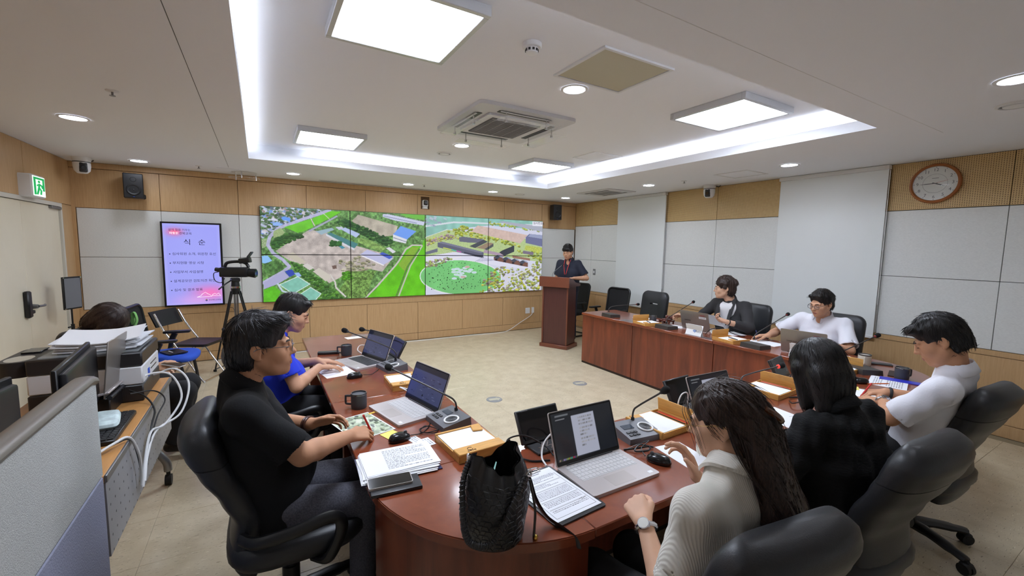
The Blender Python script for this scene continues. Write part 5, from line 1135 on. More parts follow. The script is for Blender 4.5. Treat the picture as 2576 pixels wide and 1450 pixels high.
# ---- right tables
gv = thing('gavel_block', 'carved wooden gavel stand in front of the blazer wearer', 'gavel stand', (4.44, 3.62, Z), R(5)); mat('rosewood', (96, 44, 30), .3, coat=.4)
MB().box((0, 0, .03), (.12, .16, .016), .004).build('plate', 'rosewood', gv)
for sx in (-.045, .045):
    for sy in (-.065, .065): MB().cyl((sx, sy, 0), (sx, sy, .024), .009, .012, 10).build('foot', 'rosewood', gv)
MB().box((0, 0, .044), (.08, .1, .012), .003).build('pad', 'rosewood', gv)
g = thing('gavel', 'wooden gavel resting on its stand, held by the blazer wearer', 'gavel', (4.45, 3.59, Z+.075), R(-62)); MB().lathe([(.022, -.045), (.026, -.04), (.026, -.025), (.021, -.02), (.021, .02), (.026, .025), (.026, .04), (.022, .045)], 18, T=rmat(PI/2, 0, PI/2)).build('head', 'rosewood', g); MB().tube([(0, -.02, 0), (.0, -.1, .004), (0, -.19, .006)], [.007, .009, .007], 10).build('handle', 'rosewood', g)
def name_card(label, loc, rz, lines, pic=False):
    t = thing('name_card', label, 'name card', loc, rz, 'table name cards'); Mm = rmat(R(-18), 0, 0)
    MB().box((0, 0, .062), (.2, .003, .12), .001, T=Mm).build('face', 'plastic_white', t); MB().add([(-.1, .04, 0), (.1, .04, 0), (.1, .105*0+.0, .118), (-.1, .0, .118), (-.1, .044, 0), (.1, .044, 0), (.1, .004, .12), (-.1, .004, .12)], [(0, 1, 2, 3), (4, 7, 6, 5), (0, 3, 7, 4), (1, 5, 6, 2)]).build('back_leaf', 'plastic_white', t)
    MB().box((0, .015, .003), (.2, .07, .006), .001).build('foot', 'clear_plastic', t)
    for (txt, s_, x, z, m_) in lines: lettering('lettering', txt, s_, Mm @ Matrix.Translation((x, -.0022, z)) @ rmat(PI/2, 0, 0), m_, t, 1., 'LEFT')
    if pic:
        MB().add([tuple(Mm @ Vector(p)) for p in ((-.05, -.002, .11), (.0, -.002, .105), (-.02, -.002, .085))], [(0, 1, 2)]).build('printed_mark', 'ink', t); MB().box((-.02, -.002, .055), (.035, .0008, .035), T=Mm @ rmat(0, .5, 0)).build('printed_photo', mat('photo_blue', (130, 150, 190), .6), t)
    else:
        for z in (.113, .012): MB().box((0, -.002, z), (.17, .0008, .004), T=Mm).build('printed_line', 'red_ink', t)
name_card('small stand-up card with a printed picture before the blazer wearer', (4.04, 2.94, Z), R(88)-PI, (('심사위원', .016, .03, .1, 'red_ink'), ('위원장', .026, .02, .05, 'ink')), True); name_card('small stand-up name card before the man in dark glasses', (4.05, 1.86, Z), R(-86), (('경상북도교육청', .02, -.08, .09, 'ink'), ('설계공모심사위원회', .017, -.08, .07, 'ink'), ('심사위원', .024, -.08, .035, 'ink')))
for lab, loc, rz, w_, h in (('white sheets beside the dark mug near the gavel', (4.42, 3.95, Z), R(80), .3, .21), ('white sheet behind the microphone of the blazer wearer', (4.33, 3.38, Z), R(95), .21, .15), ('white sheet under the hand of the man in dark glasses', (4.42, 2.36, Z), R(85), .297, .21), ('white sheet behind the laptop of the blazer wearer', (4.5, 2.82, Z), R(70), .21, .297), ('white sheet before the woman in the black shirt', (2.5, 1.2, Z), R(-10), .21, .297), ('white sheet under the hands of the watch wearer', (3.42, 1.2, Z), R(20), .21, .297)): sheet('paper_sheet', lab, 'paper', loc, rz, w_, h)
sheet('plastic_sleeve', 'crumpled clear plastic sleeve at the right table front edge', 'plastic', (4.1, 3.93, Z), R(20), .16, .2, m='clear_plastic'); sheet('paper_slip', 'grey slip under the name card of the blazer wearer', 'paper', (4.06, 2.8, Z), R(85), .15, .06, m='grey_plastic')
sheet('paper_sheet', 'sheet lifted by the person in the blazer', 'paper', (4.46, 2.98, Z+.15), R(80), .21, .15).matrix_world = TR((4.44, 2.97, Z+.135), R(78), R(55))
sheet('printed_sheet', 'printed list with lines in front of the watch wearer', 'paper', (3.88, 1.2, Z), R(15), .3, .21, doc_pic(90, 64, False, ((8, 24), (30, 56)), 11, .1)); t = thing('folder', 'blue-edged folder under the printed list', 'folder', (3.99, 1.14, Z), R(15)); MB().b2(-.02, .06, -.14, .14, 0, .006, .001).build('cover', mat('folder_blue', (52, 58, 190), .4), t)
sheet('sticky_note', 'pale yellow pad before the watch wearer', 'sticky note', (3.5, 1.27, Z+.001), R(25), .09, .07, m='yellow_note'); t = thing('pencil', 'orange pencil beside the mouse of the watch wearer', 'pencil', (3.76, 1.22, Z+.004), R(-25)); MB().tube([(-.08, 0, 0), (.08, 0, 0)], .0038, 6).tube([(.08, 0, 0), (.095, 0, 0)], [.0038, .0008], 6).build('barrel', 'orange', t)
t = thing('smartphone', 'dark phone lying beside the cream mug', 'phone', (4.46, 1.44, Z), R(30)); MB().prism(rrect(.075, .15, .008), 0, .009).build('case', 'plastic_dark', t); t = thing('pen', 'black pen on the right corner by the memo tray', 'pen', (4.07, 1.5, Z+.005), R(-15)); MB().tube([(-.06, 0, 0), (.07, 0, 0)], .0045, 8).build('barrel', 'plastic_black', t)
sheet('paper_sheet', 'folded white papers behind the cream mug', 'paper', (4.42, 1.66, Z), R(50), .2, .12, th=.006)
t = thing('dark_tray', 'thin dark tray behind the mug of the watch wearer', 'tray', (4.2, 1.24, Z), R(15)); MB().prism(rrect(.2, .12, .01), 0, .006).build('plate', 'table_dark', t)
# ================================================================== desk, partition and recording gear on the left
mat('partition_fabric', (190, 190, 186), .95, noise=(220, .12), bump=(260, .6)); mat('partition_blue', (150, 152, 172), .9, noise=(200, .06), bump=(160, .6)); mat('partition_cap', (122, 114, 106), .4, .3)
t = thing('cubicle_partition', 'grey fabric office partition with blue-grey lower panel', 'partition', (-.575, 1.2, 0)); yA, yB = -.9, .955
MB().b2(-.026, .024, yA, yB, .02, .755, .004).build('lower_panel', 'partition_blue', t); MB().b2(-.026, .024, yA, yB, .76, 1.135, .004).build('upper_panel', 'partition_fabric', t)
MB().tube([(0, yA, 1.148), (0, yB-.05, 1.148), (0, yB+.004, 1.135)], .034, 12, flat=.62).build('cap_rail', 'partition_cap', t); MB().b2(-.02, .02, yA, yB-.01, .752, .762).build('groove', 'plastic_dark', t); MB().b2(-.02, .02, yA+.1, yB-.1, 0, .022).build('foot', 'plastic_dark', t)
mat('beech', (206, 150, 88), .4, noise=(6, .08, (8, 1, 1)))
m, nt, b = nodes_mat('perforated_steel', .45); L = nt.links; b.inputs['Metallic'].default_value = .3
g = nt.nodes.new('ShaderNodeNewGeometry'); v1 = nt.nodes.new('ShaderNodeVectorMath'); v1.operation = 'MULTIPLY'; v1.inputs[1].default_value = (0, 15, 15); L.new(g.outputs['Position'], v1.inputs[0]); v2 = nt.nodes.new('ShaderNodeVectorMath'); v2.operation = 'FRACTION'; L.new(v1.outputs[0], v2.inputs[0]); v3 = nt.nodes.new('ShaderNodeVectorMath'); v3.operation = 'DISTANCE'; v3.inputs[1].default_value = (0, .5, .5); L.new(v2.outputs[0], v3.inputs[0])
lt = nt.nodes.new('ShaderNodeMath'); lt.operation = 'LESS_THAN'; lt.inputs[1].default_value = .085; L.new(v3.outputs['Value'], lt.inputs[0]); mx = nt.nodes.new('ShaderNodeMix'); mx.data_type = 'RGBA'; L.new(lt.outputs[0], mx.inputs[0]); mx.inputs[6].default_value = srgb(168, 168, 172); mx.inputs[7].default_value = srgb(50, 50, 54); L.new(mx.outputs[2], b.inputs['Base Color'])
t = thing('training_desk', 'beech desk with perforated grey modesty panel and caster legs', 'desk', (-.88, 2.98, 0)); DZ = .72
MB().b2(-.31, .31, -.74, .74, DZ-.026, DZ, .004).build('desktop', 'beech', t); MB().b2(.308, .318, -.74, .74, DZ-.03, DZ+.001, .002).build('edge_trim', 'grey_metal', t)
MB().b2(.3, .308, -.72, .70, .36, DZ-.04, .001).build('modesty_panel', 'perforated_steel', t)
for y in (-.66, .66):
    MB().tube(catmull([(.05, y-.02, DZ-.03), (.1, y-.03, .5), (.2, y-.04, .3), (.28, y-.05, .17), (.29, y-.05, .1)], 5), .024, 10).build('leg', 'grey_metal', t); MB().tube(catmull([(.05, y-.02, DZ-.03), (-.02, y-.03, .5), (-.14, y-.04, .3), (-.22, y-.05, .17), (-.23, y-.05, .1)], 5), .024, 10).build('leg', 'grey_metal', t)
    for x in (.29, -.23): MB().cyl((x-.018, y-.05, .036), (x+.018, y-.05, .036), .036, n=18).cyl((x, y-.05, .04), (x, y-.05, .1), .012, n=8).build('caster', 'rubber_black', t)
# monitors seen from behind
mat('mon_back', (38, 38, 42), .35)
def big_mon(label, loc, rz, w_=.62, h=.37):
    t = thing('computer_monitor', label, 'monitor', loc, rz, 'monitors seen from behind'); MB().box((0, 0, .075+h/2), (w_, .02, h), .004).build('bezel', 'plastic_black', t)
    MB().box((0, .022, .07+h/2), (w_*.94, .03, h*.9), .012, seg=2).build('back_shell', 'mon_back', t); MB().b2(-w_/2+.012, w_/2-.012, -.0112, -.009, .09, .06+h).build('display', 'screen_off', t)
    lettering('logo', 'LG', .045, Matrix.Translation((-w_*.28, .0378, .07+h/2)) @ rmat(PI/2, 0, PI), 'grey_plastic', t); MB().b2(-.03, .03, .02, .045, .01, .2, .004).build('neck', 'plastic_black', t); MB().prism(rrect(.24, .19, .03), 0, .012).build('foot', 'plastic_black', t)
big_mon('black monitor back close behind the top of the partition, mid left', (-.78, 2.76, DZ-.0), R(-85), .64, .33)
t = thing('side_desk', 'desk hidden behind the partition', 'desk', (-.92, 1.5, 0)); MB().b2(-.3, .31, -.6, .7, DZ-.026, DZ, .004).build('desktop', 'beech', t)
for y in (-.55, .65): MB().b2(-.28, .28, y-.012, y+.012, 0, DZ-.026).build('leg', 'grey_metal', t)
big_mon('black monitor at the left picture edge', (-.86, 1.98, DZ), R(-97), .62, .36)
# laptop on a dock, seen from behind
t = thing('laptop', 'thin grey laptop lid standing upright between the monitor and printer', 'laptop', (-.72, 3.16, DZ), R(-92)); MB().box((0, .0, .255), (.32, .006, .31), .002, rot=(R(-6), 0, 0)).build('lid', 'lid_grey', t); MB().box((0, -.1, .11), (.32, .22, .012), .003, rot=(R(12), 0, 0)).build('base', 'lap_base', t); MB().cyl((-.15, .005, .1), (.15, .005, .1), .012, n=12).build('hinge', 'lap_dark', t); MB().box((0, -.08, .048), (.26, .16, .096), .006).build('riser', 'plastic_black', t)
for k in range(5): MB().box((-.08+k*.035, .019, .1), (.02, .003, .006)).build('port', 'plastic_black', t)
# keyboard with a packet of tissues
t = thing('keyboard', 'black keyboard on the desk edge under a tissue pack', 'keyboard', (-.68, 2.78, DZ), R(-90)); MB().box((0, 0, .012), (.42, .14, .024), .005).build('body', 'plastic_black', t); k_ = MB()
for r_ in range(5):
    for c in range(17): k_.box((-.19+c*.0237, .052-r_*.026, .026), (.018, .02, .006))
k_.build('keys', 'plastic_dark', t)['kind'] = 'stuff'
mat('tissue_pack', (214, 232, 234), .4, noise=(22, .25), bump=(30, .4)); t = thing('tissue_pack', 'pale blue tissue packet lying on the keyboard', 'tissue pack', (-.7, 2.82, DZ+.03), R(-80)); sc = []
for (z, w_, d) in ((0, .2, .1), (.012, .22, .12), (.026, .21, .11), (.034, .17, .08)): sc.append([(px+.006*math.sin(py*60), py, z+.004*math.sin(px*50)) for px, py in sq_ring(w_, d, 24, 5)])
MB().add(*loft(sc)).build('packet', 'tissue_pack', t)
t = thing('monitor_stand_tray', 'black tray with clipped cables at the near end of the desk', 'tray', (-.71, 2.42, DZ), R(-90)); MB().b2(-.09, .09, -.07, .07, 0, .012, .002).build('plate', 'plastic_black', t); MB().b2(-.06, .03, -.07, -.05, .012, .2, .003).build('post', 'plastic_black', t)
def cab(label, pts, r, m):
    c = Vector(pts[0]); t = thing('cable', label, 'cable', tuple(c), 0, 'desk cables'); MB().tube(catmull([tuple(Vector(p)-c) for p in pts], 8), r, 7).build('wire', m, t)
cab('white cable arching from the printer over the desk edge', [(-.66, 3.24, .83), (-.6, 3.3, .86), (-.5, 3.3, .84), (-.44, 3.2, .72), (-.5, 3.05, .62), (-.548, 2.95, .62), (-.552, 2.8, .52), (-.55, 2.72, .42)], .006, 'plastic_white'); cab('second white cable arching out past the desk edge', [(-.62, 3.5, .8), (-.5, 3.45, .84), (-.42, 3.35, .76), (-.44, 3.15, .64), (-.53, 3.0, .61), (-.548, 2.85, .54), (-.546, 2.74, .44)], .006, 'plastic_white')
cab('black cable falling from the dock over the desk edge', [(-.68, 3.2, .8), (-.6, 3.16, .76), (-.55, 3.08, .7), (-.55, 2.98, .64), (-.549, 2.85, .52), (-.55, 2.75, .44)], .005, 'plastic_black'); cab('thin black cable beside the white arches', [(-.66, 3.12, .8), (-.57, 3.2, .78), (-.52, 3.2, .72), (-.54, 3.08, .66), (-.552, 2.9, .56)], .004, 'plastic_black')
cab('white cables bending over the near end of the desk', [(-.66, 2.4, .735), (-.6, 2.5, .75), (-.56, 2.58, .74), (-.545, 2.66, .62), (-.548, 2.7, .5), (-.55, 2.7, .44)], .006, 'plastic_white'); cab('grey cable bending over the near end of the desk', [(-.67, 2.42, .732), (-.6, 2.52, .742), (-.558, 2.6, .72), (-.55, 2.68, .58), (-.55, 2.71, .46)], .005, 'grey_plastic')
# printer
t = thing('printer', 'black and white office printer at the end of the desk', 'printer', (-.86, 3.46, DZ)); mat('printer_white', (226, 226, 228), .45); mat('printer_black', (40, 38, 40), .4)
MB().b2(-.24, .24, -.235, .235, 0, .1, .006).build('paper_base', 'printer_black', t); MB().b2(-.24, .24, -.23, .23, .1, .21, .008).build('body', 'printer_white', t); MB().b2(-.24, .242, -.232, .232, .21, .295, .008).build('scanner', 'printer_black', t)
MB().prism(rrect(.14, .4, .06), .2, .285, T=Matrix.Translation((-.3, 0, 0))).build('control_panel', 'printer_black', t); MB().lathe([(.001, .2865), (.05, .2865), (.056, .286), (.056, .284)], 24, T=Matrix.Translation((-.3, -.1, 0)) @ Matrix.Diagonal((1, 1.5, 1, 1)), cap=False).build('button_pad', 'chrome', t); MB().b2(-.34, -.26, .03, .16, .284, .294, .003).build('touch_screen', 'screen_off', t)
for z in (.14, .17): MB().b2(.236, .2425, -.02, .14, z, z+.005).build('vent', 'plastic_black', t)
MB().b2(.236, .243, -.1, -.06, .11, .16).build('label', 'blue_seat', t)
MB().b2(-.2, .22, -.2, .2, .295, .3).build('paper_tray', 'clear_plastic', t)
t = thing('paper_stack', 'curling pile of white paper on top of the printer', 'papers', (-.83, 3.46, DZ+.3)); rg = np.random.default_rng(6)
for k in range(9):
    vs = []; fs = []; a = rg.uniform(-.12, .12); ox, oy = rg.uniform(-.02, .02), rg.uniform(-.02, .02)
    for i in range(9):
        for j in range(2):
            x = (i/8-.5)*.36; y = (j-.5)*.3; z = .003+k*.0075+.34*x*x*(.6+.1*k)+.02*k*(j-.5)*.2+.012*(i > 5)*(i-5)*.25*k*.1; c, s = math.cos(a), math.sin(a); vs.append((c*x-s*y+ox, s*x+c*y+oy, z))
    for i in range(8): fs.append((i*2, i*2+2, i*2+3, i*2+1))
    nn = len(vs); MB().add(vs+[(x, y, z+.005) for x, y, z in vs], fs+[tuple(q+nn for q in f[::-1]) for f in fs]+[(i*2, i*2+nn, i*2+2+nn, i*2+2) for i in range(8)]+[(i*2+1, i*2+3, i*2+3+nn, i*2+1+nn) for i in range(8)]).build('sheets', 'paper', t)
# sign stand
t = thing('sign_stand', 'black framed grey notice board on a thin pole stand by the door', 'sign stand', (-1.76, 6.36, 0), R(62)); MB().box((0, 0, 1.09), (.2, .02, .35), .003).build('board', 'plastic_black', t); MB().b2(-.088, .088, -.0125, -.0098, .93, 1.25).build('panel', mat('board_grey', (120, 122, 126), .5), t)
for sx in (-.09, .09):
    for z in (.925, 1.255): MB().cyl((sx, -.018, z), (sx, -.008, z), .007, n=10).build('stud', 'chrome', t)
MB().cyl((0, .018, .03), (0, .018, .95), .008, n=10).build('pole', 'plastic_black', t); MB().cyl((0, .018, .66), (0, .018, .75), .016, n=12).cyl((-.05, .018, .72), (0, .018, .72), .008, n=8).build('clamp', 'plastic_black', t); MB().lathe([(.15, 0), (.15, .012), (.03, .03)], 28, T=Matrix.Translation((0, .018, 0))).build('base', 'plastic_black', t)
# tripod and camcorder
tp = thing('tripod', 'black video tripod with twin-tube legs standing before the screen wall', 'tripod', (-.29, 6.72, 0), R(12))
for k in range(3):
    a = R(200+120*k); dx, dy = math.cos(a), math.sin(a)
    lg = MB()
    for s in (-.018, .018): lg.tube([(.05*dx-dy*s, .05*dy+dx*s, 1.02), (.17*dx-dy*s, .17*dy+dx*s, .52)], .009, 8)
    lg = lg.tube([(.17*dx, .17*dy, .55), (.3*dx, .3*dy, .01)], [.012, .009], 8).build('leg', 'plastic_black', tp); MB().sph((.17*dx, .17*dy, .53), .026, 8).build('leg_lock', 'plastic_dark', lg); MB().cyl((.3*dx, .3*dy, 0), (.3*dx, .3*dy, .025), .018, n=10).build('rubber_foot', 'rubber_black', lg)
    MB().tube([(.295*dx, .295*dy, .03), (.05*dx, .05*dy, .07)], .007, 6).build('spreader', 'plastic_black', tp)
for s in (-.02, 0, .02): MB().cyl((s, 0, .55), (s, 0, 1.0), .006, n=8).build('centre_rod', 'grey_metal', tp)
MB().cyl((0, 0, .98), (0, 0, 1.06), .05, .055, 20).build('crown', 'plastic_black', tp); MB().cyl((0, 0, 1.06), (0, 0, 1.085), .06, n=20).build('level_ring', 'chrome', tp); MB().cyl((0, 0, 1.085), (0, 0, 1.15), .052, .045, 18).box((0, 0, 1.17), (.1, .12, .05), .01).build('fluid_head', 'plastic_black', tp); MB().tube(catmull([(-.05, 0, 1.16), (-.12, -.05, 1.12), (-.2, -.1, 1.06)], 4), .009, 8).build('pan_handle', 'plastic_black', tp)
cm = thing('camcorder', 'professional black camcorder on the tripod', 'camcorder', (-.29, 6.72, 1.196), R(-20)); MB().box((0, 0, .075), (.34, .12, .13), .02, seg=2).build('body', 'plastic_black', cm); MB().cyl((.15, 0, .07), (.25, 0, .06), .052, .062, 22).build('lens', 'plastic_black', cm); MB().cyl((.25, 0, .06), (.262, 0, .06), .05, n=20).build('lens_glass', 'lens_black', cm)
MB().tube(catmull([(-.12, 0, .14), (-.08, 0, .2), (.06, 0, .215), (.14, 0, .19), (.17, 0, .14)], 5), .02, 10).build('top_handle', 'plastic_black', cm); MB().box((.13, .0, .23), (.13, .1, .07), .012, rot=(0, R(-8), 0), seg=2).build('audio_box', 'plastic_black', cm)
MB().box((.2, -.02, .31), (.02, .12, .09), .006, rot=(0, R(35), R(10))).build('flip_screen', 'plastic_dark', cm); MB().tube([(.16, 0, .27), (.19, -.01, .29)], .014, 8).build('screen_arm', 'plastic_black', cm); MB().tube(catmull([(-.17, -.06, .08), (-.22, -.07, .06), (-.21, -.07, -.03), (-.14, -.065, -.06), (-.1, -.06, .0)], 5), .012, 8, flat=.4).build('hand_strap', 'plastic_black', cm); MB().cyl((-.17, 0, .1), (-.23, 0, .11), .03, .026, 14).build('viewfinder', 'plastic_black', cm)
t = thing('tablet', 'black document folder lying on the blue chair seat', 'folder', (-.83, 5.72, .474), R(-60)); MB().prism(rrect(.24, .17, .01), 0, .01).build('cover', 'plastic_black', t); MB().b2(-.06, .04, -.03, -.02, .01, .011).build('label_strip', 'paper', t)
t = thing('green_cloth', 'light green cloth hanging on the mesh chair back', 'cloth', (-1.12, 5.66, .86)); MB().tube(catmull([(0, -.02, -.06), (.02, -.02, .0), (.0, -.0, .07), (-.02, .02, .02), (-.01, .02, -.05)], 5), [.012]*21, 8, flat=2).build('fold', mat('green_cloth', (130, 190, 110), .9), t)
# ================================================================== figures: distance fields meshed into continuous surfaces
V3 = lambda *a: np.array(a, float)
def unit_v(v): v = np.asarray(v, float); return v/(np.linalg.norm(v)+1e-12)
class SDF:
    def __init__(s, lo, hi, h):
        s.h = h; s.o = np.array(lo, float)-3*h; s.n = np.ceil((np.array(hi)-s.o)/h).astype(int)+4; s.D = np.full(s.n, 1., np.float32)
    def blk(s, lo, hi, m):
        a = np.maximum(np.floor((np.array(lo)-m-s.o)/s.h).astype(int), 0); b = np.minimum(np.ceil((np.array(hi)+m-s.o)/s.h).astype(int)+1, s.n)
        if (b <= a).any(): return None, None
        g = [(s.o[i]+s.h*np.arange(a[i], b[i])).astype(np.float32) for i in range(3)]
        return tuple(slice(a[i], b[i]) for i in range(3)), (g[0][:, None, None], g[1][None, :, None], g[2][None, None, :])
    def put(s, sl, d, k, sub):
        A = s.D[sl]
        if sub:
            d = -d
            if k > 0: hh = np.clip(.5-.5*(A-d)/k, 0, 1); A[...] = A*(1-hh)+d*hh+k*hh*(1-hh)
            else: A[...] = np.maximum(A, d)
        elif k > 0:
            hh = np.clip(.5+.5*(A-d)/k, 0, 1); A[...] = A*(1-hh)+d*hh-k*hh*(1-hh)
        else: A[...] = np.minimum(A, d)
    def cap(s, a, b, ra, rb=None, k=.02, sub=False, cut=None, flat=None):
        """tapered capsule; cut=(point, normal) removes what lies beyond; flat=(axis, factor) squashes"""
        a, b = np.array(a, float), np.array(b, float); rb = ra if rb is None else rb; rm = max(ra, rb)*(1.4 if flat is not None else 1)
        sl, g = s.blk(np.minimum(a, b)-rm, np.maximum(a, b)+rm, k+3*s.h)
        if sl is None: return
        ba = b-a; L2 = ba@ba+1e-12; q = [g[i]-a[i] for i in range(3)]
        t = np.clip((q[0]*ba[0]+q[1]*ba[1]+q[2]*ba[2])/L2, 0, 1)
        v = [q[i]-t*ba[i] for i in range(3)]
        d2 = v[0]**2+v[1]**2+v[2]**2
        if flat is not None:
            ax, fac = flat; pa = v[0]*ax[0]+v[1]*ax[1]+v[2]*ax[2]; d2 = d2+pa*pa*(fac*fac-1)
        d = np.sqrt(d2)-(ra+(rb-ra)*t)
        if cut is not None:
            p, n = cut; d = np.maximum(d, (g[0]-p[0])*n[0]+(g[1]-p[1])*n[1]+(g[2]-p[2])*n[2])
        s.put(sl, d, k, sub)
    def ell(s, c, rad, B=None, k=.02, sub=False):
        c = np.array(c, float); rad = np.array(rad, float); rm = rad.max(); sl, g = s.blk(c-rm, c+rm, k+3*s.h)
        if sl is None: return
        q = [g[i]-c[i] for i in range(3)]; B = np.eye(3) if B is None else B
        l = [q[0]*B[0, j]+q[1]*B[1, j]+q[2]*B[2, j] for j in range(3)]
        k0 = np.sqrt(sum((l[j]/rad[j])**2 for j in range(3))); k1 = np.sqrt(sum((l[j]/rad[j]**2)**2 for j in range(3)))+1e-9
        s.put(sl, k0*(k0-1)/k1, k, sub)
    def half(s, p, n, lo=None, hi=None):                                # cut away what lies beyond the plane
        sl, g = s.blk(lo if lo is not None else s.o, hi if hi is not None else s.o+s.h*s.n, 0)
        if sl is None: return
        d = (g[0]-p[0])*n[0]+(g[1]-p[1])*n[1]+(g[2]-p[2])*n[2]; A = s.D[sl]; A[...] = np.maximum(A, d)
    def wrinkle(s, amp, f, seed=0):
        r = np.random.default_rng(seed); sl, g = s.blk(s.o, s.o+s.h*s.n, 0); w_ = 0
        for i in range(4):
            kx = r.normal(size=3)*f; w_ = w_+np.sin(g[0]*kx[0]+g[1]*kx[1]+g[2]*kx[2]+r.random()*6)
        s.D += (amp*.5*w_).astype(np.float32)
    def mesh(s):
        D = s.D; S = D < 0; c = np.zeros(tuple(s.n-1), np.int8)
        for i in (0, 1):
            for j in (0, 1):
                for k in (0, 1): c += S[i:s.n[0]-1+i, j:s.n[1]-1+j, k:s.n[2]-1+k]
        act = (c > 0) & (c < 8); ids = np.argwhere(act); idx = np.full(act.shape, -1, np.int32); idx[act] = np.arange(len(ids))
        val = {(i, j, k): D[ids[:, 0]+i, ids[:, 1]+j, ids[:, 2]+k] for i in (0, 1) for j in (0, 1) for k in (0, 1)}
        pos = np.zeros((len(ids), 3)); cnt = np.zeros(len(ids))
        for ax in range(3):
            for u in (0, 1):
                for v in (0, 1):
                    a = [u, v]; a.insert(ax, 0); b = [u, v]; b.insert(ax, 1); A, B = val[tuple(a)], val[tuple(b)]
                    m = (A < 0) != (B < 0); t = np.where(m, A/(A-B+1e-12), 0)
                    p = np.tile(np.array(a, float), (len(ids), 1)); p[:, ax] += t; pos[m] += p[m]; cnt[m] += 1
        P = s.o+s.h*(ids+pos/cnt[:, None]); F = []
        for ax in range(3):
            o1, o2 = [(1, 2), (2, 0), (0, 1)][ax]; sl0 = [slice(1, -1)]*3; sl0[ax] = slice(0, -1); sl1 = list(sl0); sl1[ax] = slice(1, None)
            A, B = S[tuple(sl0)], S[tuple(sl1)]; e = np.argwhere(A != B)
            if not len(e): continue
            fl = A[tuple(e.T)]; e = e+1; e[:, ax] -= 1
            def I(d1, d2): q = e.copy(); q[:, o1] -= d1; q[:, o2] -= d2; return idx[q[:, 0], q[:, 1], q[:, 2]]
            Q = np.stack([I(1, 1), I(0, 1), I(0, 0), I(1, 0)], 1); Q[~fl] = Q[~fl][:, ::-1]; F.append(Q)
        return P, np.concatenate(F)
def sdf_obj(name, G, m, parent, base, smooth=1, disp=None):
    P, Q = G.mesh()
    for it in range(smooth):                                            # light relaxation
        acc = np.zeros_like(P); n = np.zeros(len(P))
        for a, b in ((0, 1), (1, 2), (2, 3), (3, 0)):
            np.add.at(acc, Q[:, a], P[Q[:, b]]); np.add.at(acc, Q[:, b], P[Q[:, a]]); np.add.at(n, Q[:, a], 1); np.add.at(n, Q[:, b], 1)
        P = P*.5+.5*acc/n[:, None]
    if disp: P = disp(P)
    me = bpy.data.meshes.new(name); me.from_pydata((P-np.array(base)).tolist(), [], Q.tolist())
    me.materials.append(MATS[m]); me.polygons.foreach_set('use_smooth', [True]*len(me.polygons)); me.update()
    o = bpy.data.objects.new(name, me); COL.objects.link(o); o.parent = parent; return o
def ik(S, W, a, b, hint):
    S, W = np.array(S, float), np.array(W, float); d = W-S; L = min(np.linalg.norm(d), (a+b)*.999); u = unit_v(d); W = S+u*L
    x = (a*a-b*b+L*L)/(2*L); hgt = math.sqrt(max(a*a-x*x, 0)); h = np.array(hint, float); h = h-u*(h@u); return S+u*x+unit_v(h)*hgt, W
FING = [((.031, .088), (.042, .026, .021), .0088), ((.0105, .093), (.047, .030, .022), .009), ((-.0105, .089), (.043, .028, .021), .0086), ((-.030, .080), (.034, .021, .018), .0076)]
def hand_prims(W, fdir, pn, right, curl=(.5, .5, .5, .5), thumb=(.5, .3), spread=.06, sc=1.):
    f = unit_v(fdir); n = np.array(pn, float); n = unit_v(n-f*(n@f)); th = np.cross(f, n)*(1 if right else -1); caps = []
    W = np.array(W, float); pt = lambda l, fw_, pp=0.: W+sc*(th*l+f*fw_+n*pp)
    for i, ((lx, ly), seg, r) in enumerate(FING):
        caps.append((pt(lx*.6, .012), pt(lx, ly-.006), .0135*sc, .0115*sc, .012))
        p = pt(lx, ly); sp = (1.2-i*.8)*spread; d = unit_v(f+th*sp); c = curl[i] if hasattr(curl, '__len__') else curl; ang = 0
        for j, L in enumerate(seg):
            ang += c*(.8 if j == 0 else 1.05); dd = d*math.cos(ang)+n*math.sin(ang); q = p+dd*L*sc
            caps.append((p, q, r*sc*(1-.07*j), r*sc*(.95-.08*j), .004)); p = q
    a0, a1 = thumb; p = pt(.022, .022, .004); d = unit_v(f*math.cos(a0+.35)+th*math.sin(a0+.35)+n*.25)
    for j, (L, r) in enumerate(((.044, .0135), (.033, .0105), (.026, .0092))):
        q = p+d*L*sc; caps.append((p, q, r*sc, r*.92*sc, .008 if j == 0 else .004)); p = q; d = unit_v(d*math.cos(a1)+(f*.7+n*.5-th*.5)*math.sin(a1))
    return caps
def head_basis(face, tilt=0.):
    y = unit_v(face); x = unit_v(np.cross(y, (0, 0, 1.))); z = np.cross(x, y)
    if tilt: c, s_ = math.cos(tilt), math.sin(tilt); x, z = x*c+z*s_, z*c-x*s_
    return np.stack([x, y, z], 1)
SKINS = {}
def skin(name, col): mat(name, col, .52, spec=.35, noise=(30, .04), bump=(500, .05)); return name
